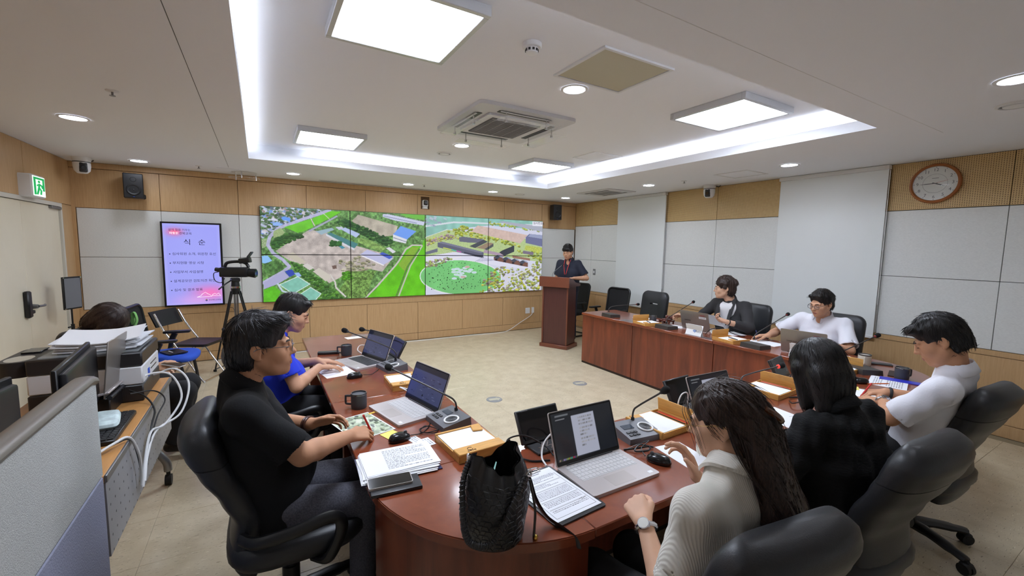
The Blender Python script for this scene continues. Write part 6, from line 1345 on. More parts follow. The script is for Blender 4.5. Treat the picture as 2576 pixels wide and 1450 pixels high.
def add_head(G, Hc, B, k=1., fem=False):
    w = lambda x, y, z: Hc+B @ (np.array((x, y, z))*k); e = lambda c, r, kk=.02, sub=False: G.ell(w(*c), np.array(r)*k, B, kk, sub); c = lambda a, b, ra, rb, kk=.012, sub=False: G.cap(w(*a), w(*b), ra*k, rb*k, kk, sub)
    e((0, -.014, .030), (.076, .096, .088)); jw = .052 if fem else .058
    e((0, .028, -.035), (jw+.004, .068, .075), .03); e((0, .046, -.075), (.040, .045, .042), .03); e((0, .074, -.1), (.022, .021, .018), .02)
    for s in (-1, 1):
        e((s*.040, .050, -.028), (.028, .032, .03), .025); c((s*.056, .0, -.05), (s*.035, .045, -.088), .018, .016, .025)
        e((s*.031, .099, -.001), (.019, .016, .0115), .012, True); e((s*.031, .079, -.002), (.0155, .0135, .0115), .004)
        c((s*.046, .076, .019), (s*.014, .089, .017), .0085, .0095, .01)
        c((s*.0115, .099, -.034), (s*.012, .094, -.035), .0078, .006, .006)
        e((s*.079, -.016, -.004), (.009, .020, .031), .006); e((s*.088, -.012, .0), (.007, .012, .019), .004, True); e((s*.079, -.008, -.031), (.007, .009, .01), .005)
    c((0, .089, .012), (0, .108, -.026), .0085, .0108, .011); e((0, .112, -.030), (.0108, .0098, .0092), .007)
    e((0, .082, -.062), (.026, .018, .02), .015); c((-.017, .088, -.062), (.017, .088, -.062), .0058, .0058, .006); c((-.014, .087, -.073), (.014, .087, -.073), .0066, .0066, .006); c((-.020, .097, -.0675), (.020, .097, -.0675), .0022, .0022, .003, True)
def person(spec):
    g = spec.get; name = 'person'; base = np.array(g('base')); root = thing('person', spec['label'], 'person', tuple(base))
    h = g('h', .005); f = unit_v((*g('face')[:2], 0)); r = V3(f[1], -f[0], 0); up = V3(0, 0, 1)
    P, Hc = np.array(g('pelvis'), float), np.array(g('head'), float); B = head_basis(g('look'), g('tilt', 0.)); hk = g('hk', 1.)
    N = Hc+B @ np.array((0, -.045, -.15))*hk; N = N*.8+.2*(P+(N-P))
    if g('neck') is not None: N = np.array(g('neck'), float)
    sp = unit_v(N-P); sw = g('sw', .185); bulk = g('bulk', 1.)
    bt = g('turn', 0.); rs = r*math.cos(bt)+f*math.sin(bt)
    SR, SL = N+rs*sw-sp*.055, N-rs*sw-sp*.055
    if g('shr') is not None: SR = np.array(g('shr'), float)
    if g('shl') is not None: SL = np.array(g('shl'), float)
    ua, fa_ = g('ua', .285), g('fa', .255)
    ER, WR_ = ik(SR, g('wr'), ua, fa_, g('er', -up*.6+rs*.5-f*.3)); EL, WL_ = ik(SL, g('wl'), ua, fa_, g('el', -up*.6-rs*.5-f*.3))
    # --- skin body: head, neck, trunk, arms and hands in one surface
    hr = hand_prims(WR_, g('hrd', f), g('hrn', -up), True, *g('hrc', ((.35,)*4, (.5, .3)))); hl = hand_prims(WL_, g('hld', f), g('hln', -up), False, *g('hlc', ((.35,)*4, (.5, .3))))
    pts = np.array([Hc, P, SR, SL, ER, EL, WR_, WL_]+[c[1] for c in hr+hl]); G = SDF(np.minimum(pts.min(0)-.07, Hc-.16), np.maximum(pts.max(0)+.07, Hc+.16), h)
    for s in (-1, 1): G.cap(P+r*s*.05+up*.02, N+rs*s*.07-sp*.1, .07, .075, .04); G.cap(N-sp*.05, SR if s > 0 else SL, .045, .042, .03)
    fat = g('arm', 1.)
    for S_, E_, W_ in ((SR, ER, WR_), (SL, EL, WL_)):
        G.cap(S_, E_, .046*fat, .040*fat, .02); mid = E_*.72+W_*.28; G.cap(E_, mid, .040*fat, .041*fat, .015); G.cap(mid, W_, .041*fat, .027*fat, .012)
    for a, b, ra, rb, kk in hr+hl: G.cap(a, b, ra, rb, kk)
    nr = .054*g('nk', 1.); G.cap(N-sp*.02, Hc+B @ np.array((0, -.028, -.045))*hk, nr*1.12, nr, .03)
    add_head(G, Hc, B, hk, g('fem', False))
    sdf_obj('body', G, g('skin'), root, base, 1)
    # --- top garment
    G = SDF(np.minimum.reduce([P, SR, SL, ER, EL, N, WR_, WL_])-.2, np.maximum.reduce([P, SR, SL, ER, EL, N, WR_, WL_])+.2, g('hc', h*1.45)); k = .05
    bw = g('bw', 1.)
    for s in (-1, 1):
        G.cap(P+r*s*.075*bw+up*.0, P+(N-P)*.55+rs*s*.08*bw, .115*bulk, .118*bulk, k); G.cap(P+(N-P)*.55+rs*s*.08*bw, N+rs*s*.10-sp*.13, .118*bulk, .092*bulk, k)
        S_ = SR if s > 0 else SL; G.cap(N-sp*.06-f*.01+rs*s*.05, S_, .062, .06*g('shp', 1.), .05)
    G.cap(N-sp*.075-f*.012, N+(Hc-N)*.12-f*.008, .088, nr*1.16+.012, .03)
    if g('belly'): G.ell(P+sp*.17+f*.07, (.14, .14, .15), None, .05)
    sl = g('sleeve', .75); srad = g('srad', .062)
    for S_, E_, W_ in ((SR, ER, WR_), (SL, EL, WL_)):
        if sl <= 1:
            e = S_+(E_-S_)*sl; d = unit_v(E_-S_); G.cap(S_, e+d*.1, srad*.84, srad*g('flare', 1.)*1.02, .04, cut=(e, d))
            Lt = np.linalg.norm(e+d*.1-S_); ro = srad*.84+(srad*g('flare', 1.)*1.02-srad*.84)*(np.linalg.norm(e-S_)/Lt); G.cap(e-d*.02, e+d*.02, ro-.0125, None, 0, True, cut=(e+d*.015, d))
        else:
            e = E_+(W_-E_)*(sl-1); d = unit_v(W_-E_); G.cap(S_, E_, srad, srad*.86, .03); G.cap(E_, e+d*.08, srad*.86, srad*.7, .02, cut=(e, d)); Lt = np.linalg.norm(e+d*.08-E_); ro = srad*.86-srad*.16*(np.linalg.norm(e-E_)/Lt); G.cap(e-d*.02, e+d*.02, ro-.0115, None, 0, True, cut=(e+d*.015, d))
    nd = unit_v(Hc+B @ np.array((0, -.03, -.05))*hk-N); G.cap(N+nd*(.012+nr), N+nd*.2, nr*1.12+g('open', .002), None, .008, True)
    if g('front'): G.ell(N+f*.135-sp*.2, (.075, .055, .2), np.stack([f, r, up], 1), .012, True)
    if g('vneck'):
        G.ell(N+f*.10-sp*.03, (.05, .05, .10), None, .01, True)
    G.wrinkle(g('wrk', .0022), g('wf', 26), 3)
    lo = P-up*g('hem', .10); G.half(lo, -up)
    G.half(P-up*.085, -up)
    top = sdf_obj(g('topname', 'shirt'), G, g('top'), root, base, 1)
    # --- collar
    if g('collar'):
        cm, ch_, op = g('collar')[:3]; band = len(g('collar')) > 3; ax = unit_v(Hc+B @ np.array((0, -.03, -.06))*hk-N); fx = unit_v(f-ax*(f@ax)); rx = np.cross(fx, ax); c0 = N+ax*.0; R0 = nr*1.14
        c0 = N+ax*(.012 if not band else .0); rows = [(R0+.001, -.01, 0), (R0, ch_, .012), (R0+.005, ch_+.004, .012), (R0+.016, ch_*.5, .0), (R0+.026, -.012, -.008), (R0+.02, -.02, 0)] if not band else [(R0-.002, ch_-.01, 0), (R0+.001, ch_-.004, 0), (R0+.005, ch_-.006, 0), (R0+.008, ch_*.3, 0), (R0+.011, -.016, 0)]; vs = []; fs = []; nn = 33
        for (rr, hh, bk) in rows:
            for i in range(nn):
                a = op+(2*PI-2*op)*i/(nn-1); drop = .028*max(0, math.cos(a))**2
                p = c0+(fx*math.cos(a)+rx*math.sin(a)*1.04)*rr+ax*(hh-drop+(.012 if math.cos(a) < 0 else 0)*-math.cos(a)); vs.append(p-base)
        for j in range(len(rows)-1):
            for i in range(nn-1): fs.append((j*nn+i, j*nn+i+1, (j+1)*nn+i+1, (j+1)*nn+i))
        MB().add(vs, fs).build('collar', cm, root, ang=60)
    # --- legs
    tm_ = g('trousers')
    if tm_:
        kr, kl, ar, al = [np.array(q, float) for q in g('legs')]; hipr, hipl = P+r*.085-up*.01, P-r*.085-up*.01
        G = SDF(np.minimum.reduce([kr, kl, ar, al, P])-.16, np.maximum.reduce([kr, kl, ar, al, P])+.16, h*1.6); tw = g('tw', 1.)
        for hp, kn, an in ((hipr, kr, ar), (hipl, kl, al)):
            G.cap(hp, kn, .096*tw, .070*tw, .035); mid = kn*.7+an*.3; G.cap(kn, mid, .068*tw, .062*tw, .02); d = unit_v(an-kn); G.cap(mid, an+d*.03, .062*tw, .052*tw, .02, cut=(an, d))
        G.cap(hipr+up*.05, hipl+up*.05, .105*tw, .105*tw, .04); G.wrinkle(.0025, 30, 5)
        G.half(P+up*.10, up); sdf_obj(g('legname', 'trousers'), G, tm_, root, base, 1)
        for an, kn in ((ar, kr), (al, kl)):
            ff = unit_v((*g('foot', f)[:2], 0)); toe = an+ff*.15; G = SDF(np.minimum(an, toe)-.09, np.maximum(an, toe)+.09, .007); z0 = an[2]-.075
            heel = V3(an[0], an[1], z0+.038)-ff*.035; ball = V3(an[0], an[1], z0+.036)+ff*.12; G.cap(heel, ball, .037, .04, .02); G.cap(ball, ball+ff*.055, .036, .026, .02); G.cap(V3(an[0], an[1], z0+.05), an+up*.0, .038, .036, .02); G.half(V3(0, 0, z0), -up); sdf_obj('shoe', G, g('shoe', 'shoe_black'), root, base, 1)
    # --- face details
    T4 = Matrix([[*B[0]*1, 0], [*B[1], 0], [*B[2], 0], [0, 0, 0, 1]]); T4 = Matrix.Translation(tuple(Hc-base)) @ Matrix(((B[0, 0], B[0, 1], B[0, 2], 0), (B[1, 0], B[1, 1], B[1, 2], 0), (B[2, 0], B[2, 1], B[2, 2], 0), (0, 0, 0, 1))) @ Matrix.Scale(hk, 4)
    if g('facial', True):
        for s in (-1, 1):
            MB().tube(catmull([(s*.014, .0975, .019), (s*.03, .0945, .024), (s*.047, .081, .019)], 5), [.0026]*5+[.0032]*4+[.0018]*2, 6, T=T4).build('eyebrow', g('hairm'), root)
            op = g('eyes', .5); MB().tube(catmull([(s*.019, .0905, -.004), (s*.031, .0935, -.0035-.002*(op < .3)), (s*.044, .085, -.004)], 5), [.0012+.0016*op]*11, 6, T=T4).build('eye', 'eye_dark', root)
        MB().tube(catmull([(-.021, .093, -.0665), (-.008, .1005, -.0645), (0, .1005, -.0655), (.008, .1005, -.0645), (.021, .093, -.0665)], 4), [.0022]+[.0042]*15+[.0022], 7, T=T4).tube(catmull([(-.018, .0925, -.0705), (0, .0995, -.0740), (.018, .0925, -.0705)], 5), [.002]+[.0046]*9+[.002], 7, T=T4).build('lips', g('lipm', 'lip_skin'), root)
    return dict(root=root, base=base, Hc=Hc, B=B, T4=T4, hk=hk, N=N, SR=SR, SL=SL, ER=ER, EL=EL, WR=WR_, WL=WL_, f=f, r=r, sp=sp, P=P, h=h, nr=nr)
def hair(p, prims, m, extra=None, h=.004, rough=.0022, lo=(.13, .16, .16), hi=(.13, .16, .18), freq=130):
    w = lambda c: p['Hc']+p['B'] @ (np.array(c)*p['hk']); cs = [w((x*lo[0] if x < 0 else x*hi[0], y*lo[1] if y < 0 else y*hi[1], z*lo[2] if z < 0 else z*hi[2])) for x in (-1, 1) for y in (-1, 1) for z in (-1, 1)]
    G = SDF(np.min(cs, 0), np.max(cs, 0), h)
    for q in prims:
        if q[0] in ('e', '-e'): G.ell(w(q[1]), np.array(q[2])*p['hk'], p['B'], q[3], q[0] == '-e')
        elif q[0] in ('c', '-c'): G.cap(w(q[1]), w(q[2]), q[3], q[4], q[5], q[0] == '-c')
        elif q[0] == 'h': G.half(w(q[1]), p['B'] @ unit_v(q[2]))
    def disp(P_):
        l = (P_-p['Hc']) @ p['B']; a = np.arctan2(l[:, 0], l[:, 1]+.02); rr = np.hypot(l[:, 0], l[:, 1])
        n = np.sin(l[:, 0]*freq+l[:, 1]*18+np.sin(l[:, 2]*30)*1.2)+.7*np.sin(l[:, 0]*freq*1.9-l[:, 1]*40+l[:, 2]*22)+.6*np.sin(a*21+l[:, 2]*14); d = unit_rows(l-np.array((0, -.015, .0))); return P_+(rough*.5*n[:, None]*d) @ p['B'].T
    return sdf_obj('hair', G, m, p['root'], p['base'], 1, disp)
def unit_rows(a): return a/(np.linalg.norm(a, axis=1, keepdims=True)+1e-9)
def strands(p, paths, r, m, name='hair_strand'):
    b = MB()
    for q in paths: b.tube(catmull(q, 5), [r*(1-.6*i/(len(q)*5-5)) for i in range((len(q)-1)*5+1)], 5)
    o = b.build(name, m, p['root'], ang=80); return o
def glasses(p, m='frame_silver', rim=.0012, w_=.021, h_=.017, round_=3.):
    T4 = p['T4']; b = MB()
    for s in (-1, 1):
        pts = [(s*.033+math.copysign(abs(math.cos(a))**(2/round_), math.cos(a))*w_*1.12, .108-.10*abs((s*.033+math.cos(a)*w_))**1.5*2, -.004+math.copysign(abs(math.sin(a))**(2/round_), math.sin(a))*h_) for a in np.linspace(0, 2*PI, 25)[:-1]]
        b.tube(pts, rim, 6, close=True, T=T4)
        b.tube(catmull([(s*.057, .1, .004), (s*.072, .07, .006), (s*.082, .0, .008), (s*.084, -.022, .0), (s*.080, -.034, -.014)], 5), rim*1.1, 6, T=T4)
    b.tube(catmull([(-.011, .109, .0), (0, .112, .004), (.011, .109, .0)], 4), rim, 6, T=T4)
    o = b.build('glasses', m, p['root'])
    for s in (-1, 1):
        pts = [(s*.033+math.cos(a)*w_, .107-.10*abs((s*.033+math.cos(a)*w_))**1.5*2, -.004+math.sin(a)*h_) for a in np.linspace(0, 2*PI, 17)[:-1]]
        MB().add(pts, [tuple(range(16))], 0, T4).build('lens', 'glass_lens', o)
def wrist_ring(p, W, E, off, R_, th, m, name, face_m=None, nrm=None):
    d = unit_v(np.array(W)-np.array(E)); c = np.array(W)-d*off; up = np.array(nrm if nrm is not None else (0, 0, 1.)); up = unit_v(up-d*(up@d)); sd = np.cross(d, up)
    b = MB(); pts = [c+(sd*math.cos(a)*1.08+up*math.sin(a)*.92)*R_-p['base'] for a in np.linspace(0, 2*PI, 25)[:-1]]; b.tube(pts, th, 8, close=True, flat=None); o = b.build(name, m, p['root'])
    if face_m:
        q = c+up*R_*.94-p['base']; MB().cyl(tuple(q-up*.004), tuple(q+up*.008), .019, .018, 22).build('watch_case', m, o); MB().cyl(tuple(q+up*.008), tuple(q+up*.0088), .0155, .0155, 20).build('watch_dial', face_m, o)
    return o
def strand_coat(p, obj, m, n=420, L=.045, r=.0011, crown=(0, -.05, .12), lift=.005, seed=1, down=.35, zmin=-.2, fz=.066, jit=.018):
    q = np.random.default_rng(seed); me = obj.data; co = np.empty(len(me.vertices)*3); me.vertices.foreach_get('co', co); co = co.reshape(-1, 3); no = np.empty(len(me.vertices)*3); me.vertices.foreach_get('normal', no); no = no.reshape(-1, 3)
    Bk = p['B']; hc = p['Hc']-p['base']; lc = (co-hc) @ Bk; ln = no @ Bk; out = (ln*unit_rows(lc)).sum(1) > .2; idx = np.nonzero(out & (lc[:, 2] > zmin))[0]; idx = idx[q.integers(len(idx), size=n)]
    b = MB()
    for i in idx:
        l, nn = lc[i], ln[i]; t = l-np.array(crown); t[2] -= down*.1; t = t+q.normal(size=3)*jit; t = t-nn*(t@nn); t = unit_v(t); ll = L*(.6+.7*q.random()); pts = []; en = l+t*ll-nn*(ll*ll*4.2)
        if en[1] > .03 and en[2] < fz+(.0 if abs(en[0]) < .06 else -.02): continue
        for s_ in (0, .35, .7, 1.): d = s_*ll; pts.append(tuple(hc+Bk @ (l+t*d-nn*(d*d*4.2)+nn*(.0006+lift*s_*s_*q.uniform(.1, 1)))))
        b.tube(pts, [r, r, r*.8, r*.3], 3, False)
    o = b.build('hair_strands', m, p['root'], ang=180); o['kind'] = 'stuff'; return o
mat('eye_dark', (24, 18, 16), .25); mat('lip_skin', (176, 112, 98), .5); mat('frame_silver', (150, 150, 154), .25, 1.); mat('frame_dark', (46, 44, 46), .35); mat('frame_gold', (206, 176, 120), .25, 1.)
mat('shoe_black', (18, 18, 19), .4)
def hair_mat(name, col, rough=.42):
    m = mat(name, col, rough, spec=.4); nt = m.node_tree; b = nt.nodes['Principled BSDF']; L = nt.links
    tc = nt.nodes.new('ShaderNodeTexCoord'); mp = nt.nodes.new('ShaderNodeMapping'); mp.inputs['Scale'].default_value = (260, 260, 12); L.new(tc.outputs['Object'], mp.inputs[0])
    n = nt.nodes.new('ShaderNodeTexNoise'); n.inputs['Scale'].default_value = 1; n.inputs['Detail'].default_value = 2; L.new(mp.outputs[0], n.inputs['Vector'])
    bp = nt.nodes.new('ShaderNodeBump'); bp.inputs['Strength'].default_value = .5; bp.inputs['Distance'].default_value = .003; L.new(n.outputs[0], bp.inputs['Height']); L.new(bp.outputs[0], b.inputs['Normal'])
    r_ = nt.nodes.new('ShaderNodeValToRGB'); c = srgb(*col); r_.color_ramp.elements[0].position = .35; r_.color_ramp.elements[1].position = .7
    r_.color_ramp.elements[0].color = [x*.6 for x in c[:3]]+[1]; r_.color_ramp.elements[1].color = [min(1, x*1.7) for x in c[:3]]+[1]; L.new(n.outputs[0], r_.inputs[0]); L.new(r_.outputs[0], b.inputs['Base Color'])
    return m
hair_mat('hair_black', (24, 22, 23)); hair_mat('hair_grey_black', (38, 37, 40)); hair_mat('hair_brown', (52, 38, 33)); hair_mat('hair_dark', (26, 22, 22))
MAN = [('e', (0, -.016, .036), (.086, .106, .094), .01), ('e', (0, -.05, -.02), (.078, .07, .085), .02)]
def man_hair(front=.060, top=.0, nape=-.085, side=-.02):
    """short hair: shell over the cranium with forehead, ear and nape cut free"""
    return [('e', (0, -.016, .036+top*.4), (.0865, .108, .094+top), .01), ('e', (0, -.052, -.015), (.077, .069, .09), .02),
            ('-e', (0, .14, front-.095), (.105, .088, .11), .008), ('-e', (-.082, .02, -.066), (.05, .05, .075), .01), ('-e', (.082, .02, -.066), (.05, .05, .075), .01), ('-e', (-.078, .088, .022), (.036, .045, .052), .01), ('-e', (.078, .088, .022), (.036, .045, .052), .01), ('h', (0, -.06, nape), (0, -.15, -1))]
# ================================================================== the nine people
skin('skin_tan', (198, 146, 112)); skin('skin_fair', (222, 176, 146)); skin('skin_mid', (208, 158, 126))
mat('cloth_black', (20, 20, 22), .88, bump=(120, .25), spec=.3); mat('cloth_blue', (32, 58, 214), .8, bump=(150, .2)); mat('cloth_white', (232, 232, 240), .8, bump=(90, .25))
mat('cloth_blazer', (52, 51, 53), .85, bump=(150, .25)); mat('cloth_tee', (226, 224, 226), .85); mat('cloth_navy', (32, 36, 52), .8)
mat('trouser_grey', (84, 84, 94), .85, noise=(160, .35, (1, 1, 1)), bump=(300, .3)); mat('trouser_black', (24, 24, 27), .85); mat('crinkle_black', (22, 23, 25), .88, bump=(60, .8, (1, 1, 3)), spec=.3)
mat('steel', (196, 196, 200), .22, 1.); mat('dial_dark', (24, 30, 44), .15); mat('bead_brown', (70, 38, 28), .35); mat('strap_dark', (30, 30, 32), .6)
m = mat('knit_cream', (226, 222, 212), .9); nt = m.node_tree; L = nt.links; tc = nt.nodes.new('ShaderNodeTexCoord'); wv = nt.nodes.new('ShaderNodeTexWave'); wv.wave_type = 'BANDS'; wv.bands_direction = 'X'; wv.inputs['Scale'].default_value = 52; wv.inputs['Distortion'].default_value = .8; wv.inputs['Detail'].default_value = 0
L.new(tc.outputs['Object'], wv.inputs['Vector']); bp = nt.nodes.new('ShaderNodeBump'); bp.inputs['Strength'].default_value = .28; bp.inputs['Distance'].default_value = .004; L.new(wv.outputs[0], bp.inputs['Height']); L.new(bp.outputs[0], nt.nodes['Principled BSDF'].inputs['Normal'])
UP = V3(0, 0, 1)
# ---- man in the black shirt, near left
p = person(dict(label='man in a black short-sleeved shirt and glasses writing on a colour drawing', base=(-.02, 2.03, 0), face=(1, 0), pelvis=(.02, 2.03, .55), head=(-.005, 2.03, 1.238), look=(1, -.05, .0), hk=1.06, neck=(-.085, 2.03, 1.085), sw=.195, bulk=1.06, bw=1.05, belly=True, h=.005, hc=.0062,
    wr=(.325, 1.985, .795), er=(-.1, -.55, -.6), wl=(.185, 2.175, .81), el=(-.2, .7, -.6), hrd=(.85, .25, -.1), hrn=(-.15, .45, -.8), hrc=((.75, .85, .95, 1.0), (.25, .6)), hld=(.95, -.1, .12), hln=(.1, -.7, -.6), hlc=((.45, .5, .5, .5), (.4, .3)), arm=1.08,
    skin='skin_tan', top='cloth_black', sleeve=.82, srad=.072, flare=1.08, collar=('cloth_black', .036, .35), trousers='trouser_grey', legs=((.38, 1.90, .53), (.38, 2.16, .53), (.36, 1.93, .11), (.42, 2.17, .11)), hairm='hair_black', eyes=.3, tw=1.05))
ho = hair(p, man_hair(.074, .012, -.088)+[('e', (.02, .05, .104), (.055, .05, .028), .03), ('c', (-.04, .066, .108), (.05, .072, .108), .02, .018, .02)], 'hair_grey_black', rough=.003); strand_coat(p, ho, 'hair_grey_black', 900, .05, .0012, (.02, -.06, .12)); hair_mat('hair_grey', (92, 92, 96)); strand_coat(p, ho, 'hair_grey', 60, .04, .0008, (.02, -.06, .12), seed=4)
glasses(p, 'frame_silver', .0013); bx = MB()
for k_ in range(2): wrist_ring(p, p['WL'], p['EL'], .012+.012*k_, .033, .006, 'bead_brown', 'bead_bracelet')
t = thing('pen', 'red pen in the hand of the man in the black shirt', 'pen', (.42, 2.035, .80)); MB().tube([(-.022, .004, .062), (.022, .012, -.046)], .0048, 8).build('barrel', 'red', t); MB().tube([(.022, .012, -.046), (.027, .013, -.058)], [.004, .001], 8).build('tip', 'plastic_black', t)
# ---- man in the blue polo
p = person(dict(label='man in a bright blue polo shirt with hands on a sheet of paper', base=(.08, 3.3, 0), face=(1, 0), pelvis=(.04, 3.3, .55), head=(.185, 3.3, 1.185), look=(1, -.1, -.42), neck=(.075, 3.3, 1.045), sw=.19, h=.005, belly=True,
    wr=(.335, 3.235, .795), er=(-.2, -.6, -.6), wl=(.345, 3.40, .80), el=(-.2, .6, -.6), hrd=(.95, .2, -.12), hrc=((.25, .25, .25, .3), (.4, .2)), hld=(.95, -.15, -.1), hlc=((.2, .2, .25, .3), (.4, .2)), skin='skin_mid', top='cloth_blue', sleeve=.72, srad=.068, flare=1.08,
    collar=('cloth_blue', .034, .35), trousers='trouser_black', legs=((.42, 3.17, .53), (.42, 3.43, .53), (.45, 3.2, .11), (.45, 3.42, .11)), hairm='hair_black', eyes=.2))
ho = hair(p, man_hair(.078, .008, -.07)+[('c', (-.045, .07, .094), (.045, .07, .094), .018, .018, .02)], 'hair_black', rough=.003); strand_coat(p, ho, 'hair_black', 500, .03, .0012)
# ---- presenter at the lectern
fl3 = unit_v((-.9, -.44, 0)); rr3 = V3(fl3[1], -fl3[0], 0); c3_ = V3(4.70, 5.99, 0)
p = person(dict(label='young man in a navy polo standing at the lectern with a red and white lanyard', base=(4.72, 6.0, 0), face=fl3, pelvis=(4.73, 6.01, .92), head=(4.655, 5.97, 1.60), look=(-.86, -.48, -.34), neck=(4.715, 6.0, 1.445), sw=.175, h=.006, ua=.29, fa=.25,
    wr=tuple(c3_+fl3*.25+rr3*.13+UP*1.12), er=(.3, .5, -.7), wl=tuple(c3_+fl3*.17-rr3*.19+UP*1.15), el=tuple(-fl3*.5-rr3*.7-UP*.6), hrd=tuple(fl3), hld=tuple(fl3*.8+rr3*.4), hlc=((.5, .5, .6, .6), (.4, .3)), skin='skin_mid', top='cloth_navy', sleeve=.78, srad=.07, flare=1.1, collar=('cloth_navy', .03, .45), vneck=True,
    trousers='cloth_navy', legs=(tuple(V3(4.71, 6.0, .5)+rr3*.1), tuple(V3(4.71, 6.0, .5)-rr3*.1), tuple(V3(4.73, 6.01, .1)+rr3*.11), tuple(V3(4.73, 6.01, .1)-rr3*.11)), hairm='hair_black', eyes=.25, hem=.12))
ho = hair(p, man_hair(.045, .008, -.075)+[('e', (0, .066, .07), (.07, .036, .03), .02), ('c', (-.055, .07, .048), (.055, .07, .048), .014, .014, .02)], 'hair_black', rough=.002); strand_coat(p, ho, 'hair_black', 260, .045, .0014, fz=.03)
mat('lanyard_red', (200, 50, 46), .6)
b = MB()
for s in (-1, 1): b.tube([tuple(p['N']+fl3*.05+rr3*s*.055+UP*.02-p['base']), tuple(p['N']+fl3*.115+rr3*s*.045-UP*.08-p['base']), tuple(p['N']+fl3*.145+rr3*s*.012-UP*.24-p['base'])], .005, 6, flat=.4)
b.build('lanyard', 'lanyard_red', p['root'])
# ---- person in the dark blazer
p = person(dict(label='person in a charcoal blazer over a pale top holding a sheet, curly dark hair', base=(4.85, 3.02, 0), face=(-1, .05), pelvis=(4.9, 3.0, .54), head=(4.73, 3.05, 1.225), look=(-.6, .8, -.06), neck=(4.81, 3.02, 1.075), sw=.185, h=.005, bulk=1.03,
    wr=(4.52, 3.42, .85), er=(.2, .5, -.6), wl=(4.47, 2.83, .875), el=(.2, -.6, -.6), hrd=(-.2, .95, .0), hrn=(-.6, 0, -.7), hrc=((.9, .9, .95, 1.0), (.3, .6)), hld=(-.6, .6, .25), hln=(-.5, .2, .6), hlc=((.7, .75, .8, .8), (.3, .5)), skin='skin_fair', top='cloth_blazer', topname='blazer', sleeve=1.72, srad=.066, hairm='hair_brown', fem=True, eyes=.4,
    trousers='trouser_black', legs=((4.52, 3.1, .52), (4.52, 2.9, .52), (4.6, 3.1, .11), (4.6, 2.9, .11)), open=.004, front=True))
G = SDF(V3(4.5, 2.8, .6), V3(5.0, 3.25, 1.2), .006)
for s in (-1, 1): G.cap(V3(4.885, 3.0+s*.045, .64), V3(4.80, 3.015+s*.045, .985), .108, .092, .03)
G.half(V3(0, 0, .64), -UP); G.cap(p['N'], p['Hc'], .06, .06, .01, True); sdf_obj('top', G, 'cloth_tee', p['root'], p['base'], 1)
for s in (-1, 1):
    n_ = p['N']; b = MB(); q = [n_+V3(-.035, s*.058, .025), n_+V3(-.085, s*.062, -.06), n_+V3(-.118, s*.055, -.16), n_+V3(-.115, s*.03, -.28)]; q2 = [x+V3(.0, s*.045, .0)+V3(-.003, 0, 0) for x in q]; q2[-1] = q[-1]+V3(-.002, s*.012, 0)
    vs = [tuple(x-p['base']) for x in q+q2]; b.add(vs, [(0, 1, 5, 4), (1, 2, 6, 5), (2, 3, 7, 6)]); b.add([(x-.006, y, z) for x, y, z in vs], [(4, 5, 1, 0), (5, 6, 2, 1), (6, 7, 3, 2)]); b.build('lapel', 'cloth_blazer', p['root'])
rg = np.random.default_rng(5); cur = man_hair(.052, .02, -.1)
for k_ in range(46):
    a = rg.random()*2*PI; el_ = rg.random()*1.5-.45; d = V3(math.cos(a)*math.cos(el_), math.sin(a)*math.cos(el_), math.sin(el_)); c_p = V3(0, -.02, .03)+d*V3(.088, .102, .098)
    if c_p[1] > .05 and c_p[2] < .055: continue
    cur.append(('e', tuple(c_p), (.02+.008*rg.random(),)*3, .012))
ho = hair(p, cur, 'hair_brown', rough=.005, freq=90); strand_coat(p, ho, 'hair_brown', 420, .035, .0016, lift=.012, fz=.04, jit=.04); glasses(p, 'frame_silver', .001)
wrist_ring(p, p['WL'], p['EL'], .02, .031, .006, 'strap_dark', 'wrist_watch')
# ---- man in glasses and white shirt
p = person(dict(label='man in dark glasses and a white short-sleeved shirt behind a silver laptop', base=(4.9, 2.08, 0), face=(-1, .12), pelvis=(4.95, 2.08, .55), head=(4.745, 2.04, 1.165), look=(-.97, .22, -.26), neck=(4.845, 2.06, 1.03), sw=.20, bulk=1.06, h=.005,
    wr=(4.52, 2.40, .80), er=(.2, .7, -.5), wl=(4.5, 1.92, .80), el=(.2, -.7, -.5), hrd=(-.55, .8, -.12), hrc=((.5, .5, .55, .6), (.4, .4)), hld=(-.9, .3, -.1), skin='skin_mid', top='cloth_white', sleeve=.85, srad=.072, flare=1.12, collar=('cloth_white', .036, .42), vneck=True, belly=True,
    trousers='trouser_black', legs=((4.58, 2.2, .52), (4.58, 1.98, .52), (4.66, 2.2, .11), (4.66, 1.98, .11)), hairm='hair_black', eyes=.25, lipm='lip_skin'))
ho = hair(p, man_hair(.076, .014, -.075)+[('e', (0, -.08, .05), (.075, .045, .06), .02), ('c', (-.05, .066, .098), (.04, .075, .096), .022, .018, .02)], 'hair_dark', rough=.0035); strand_coat(p, ho, 'hair_dark', 420, .04, .0014, lift=.008); glasses(p, 'frame_dark', .0018)
t = thing('pen', 'blue pen in the hand of the man in dark glasses', 'pen', (4.47, 2.48, .79)); MB().tube([(.05, .05, .04), (-.03, -.02, -.02)], .0045, 8).build('barrel', 'navy', t)
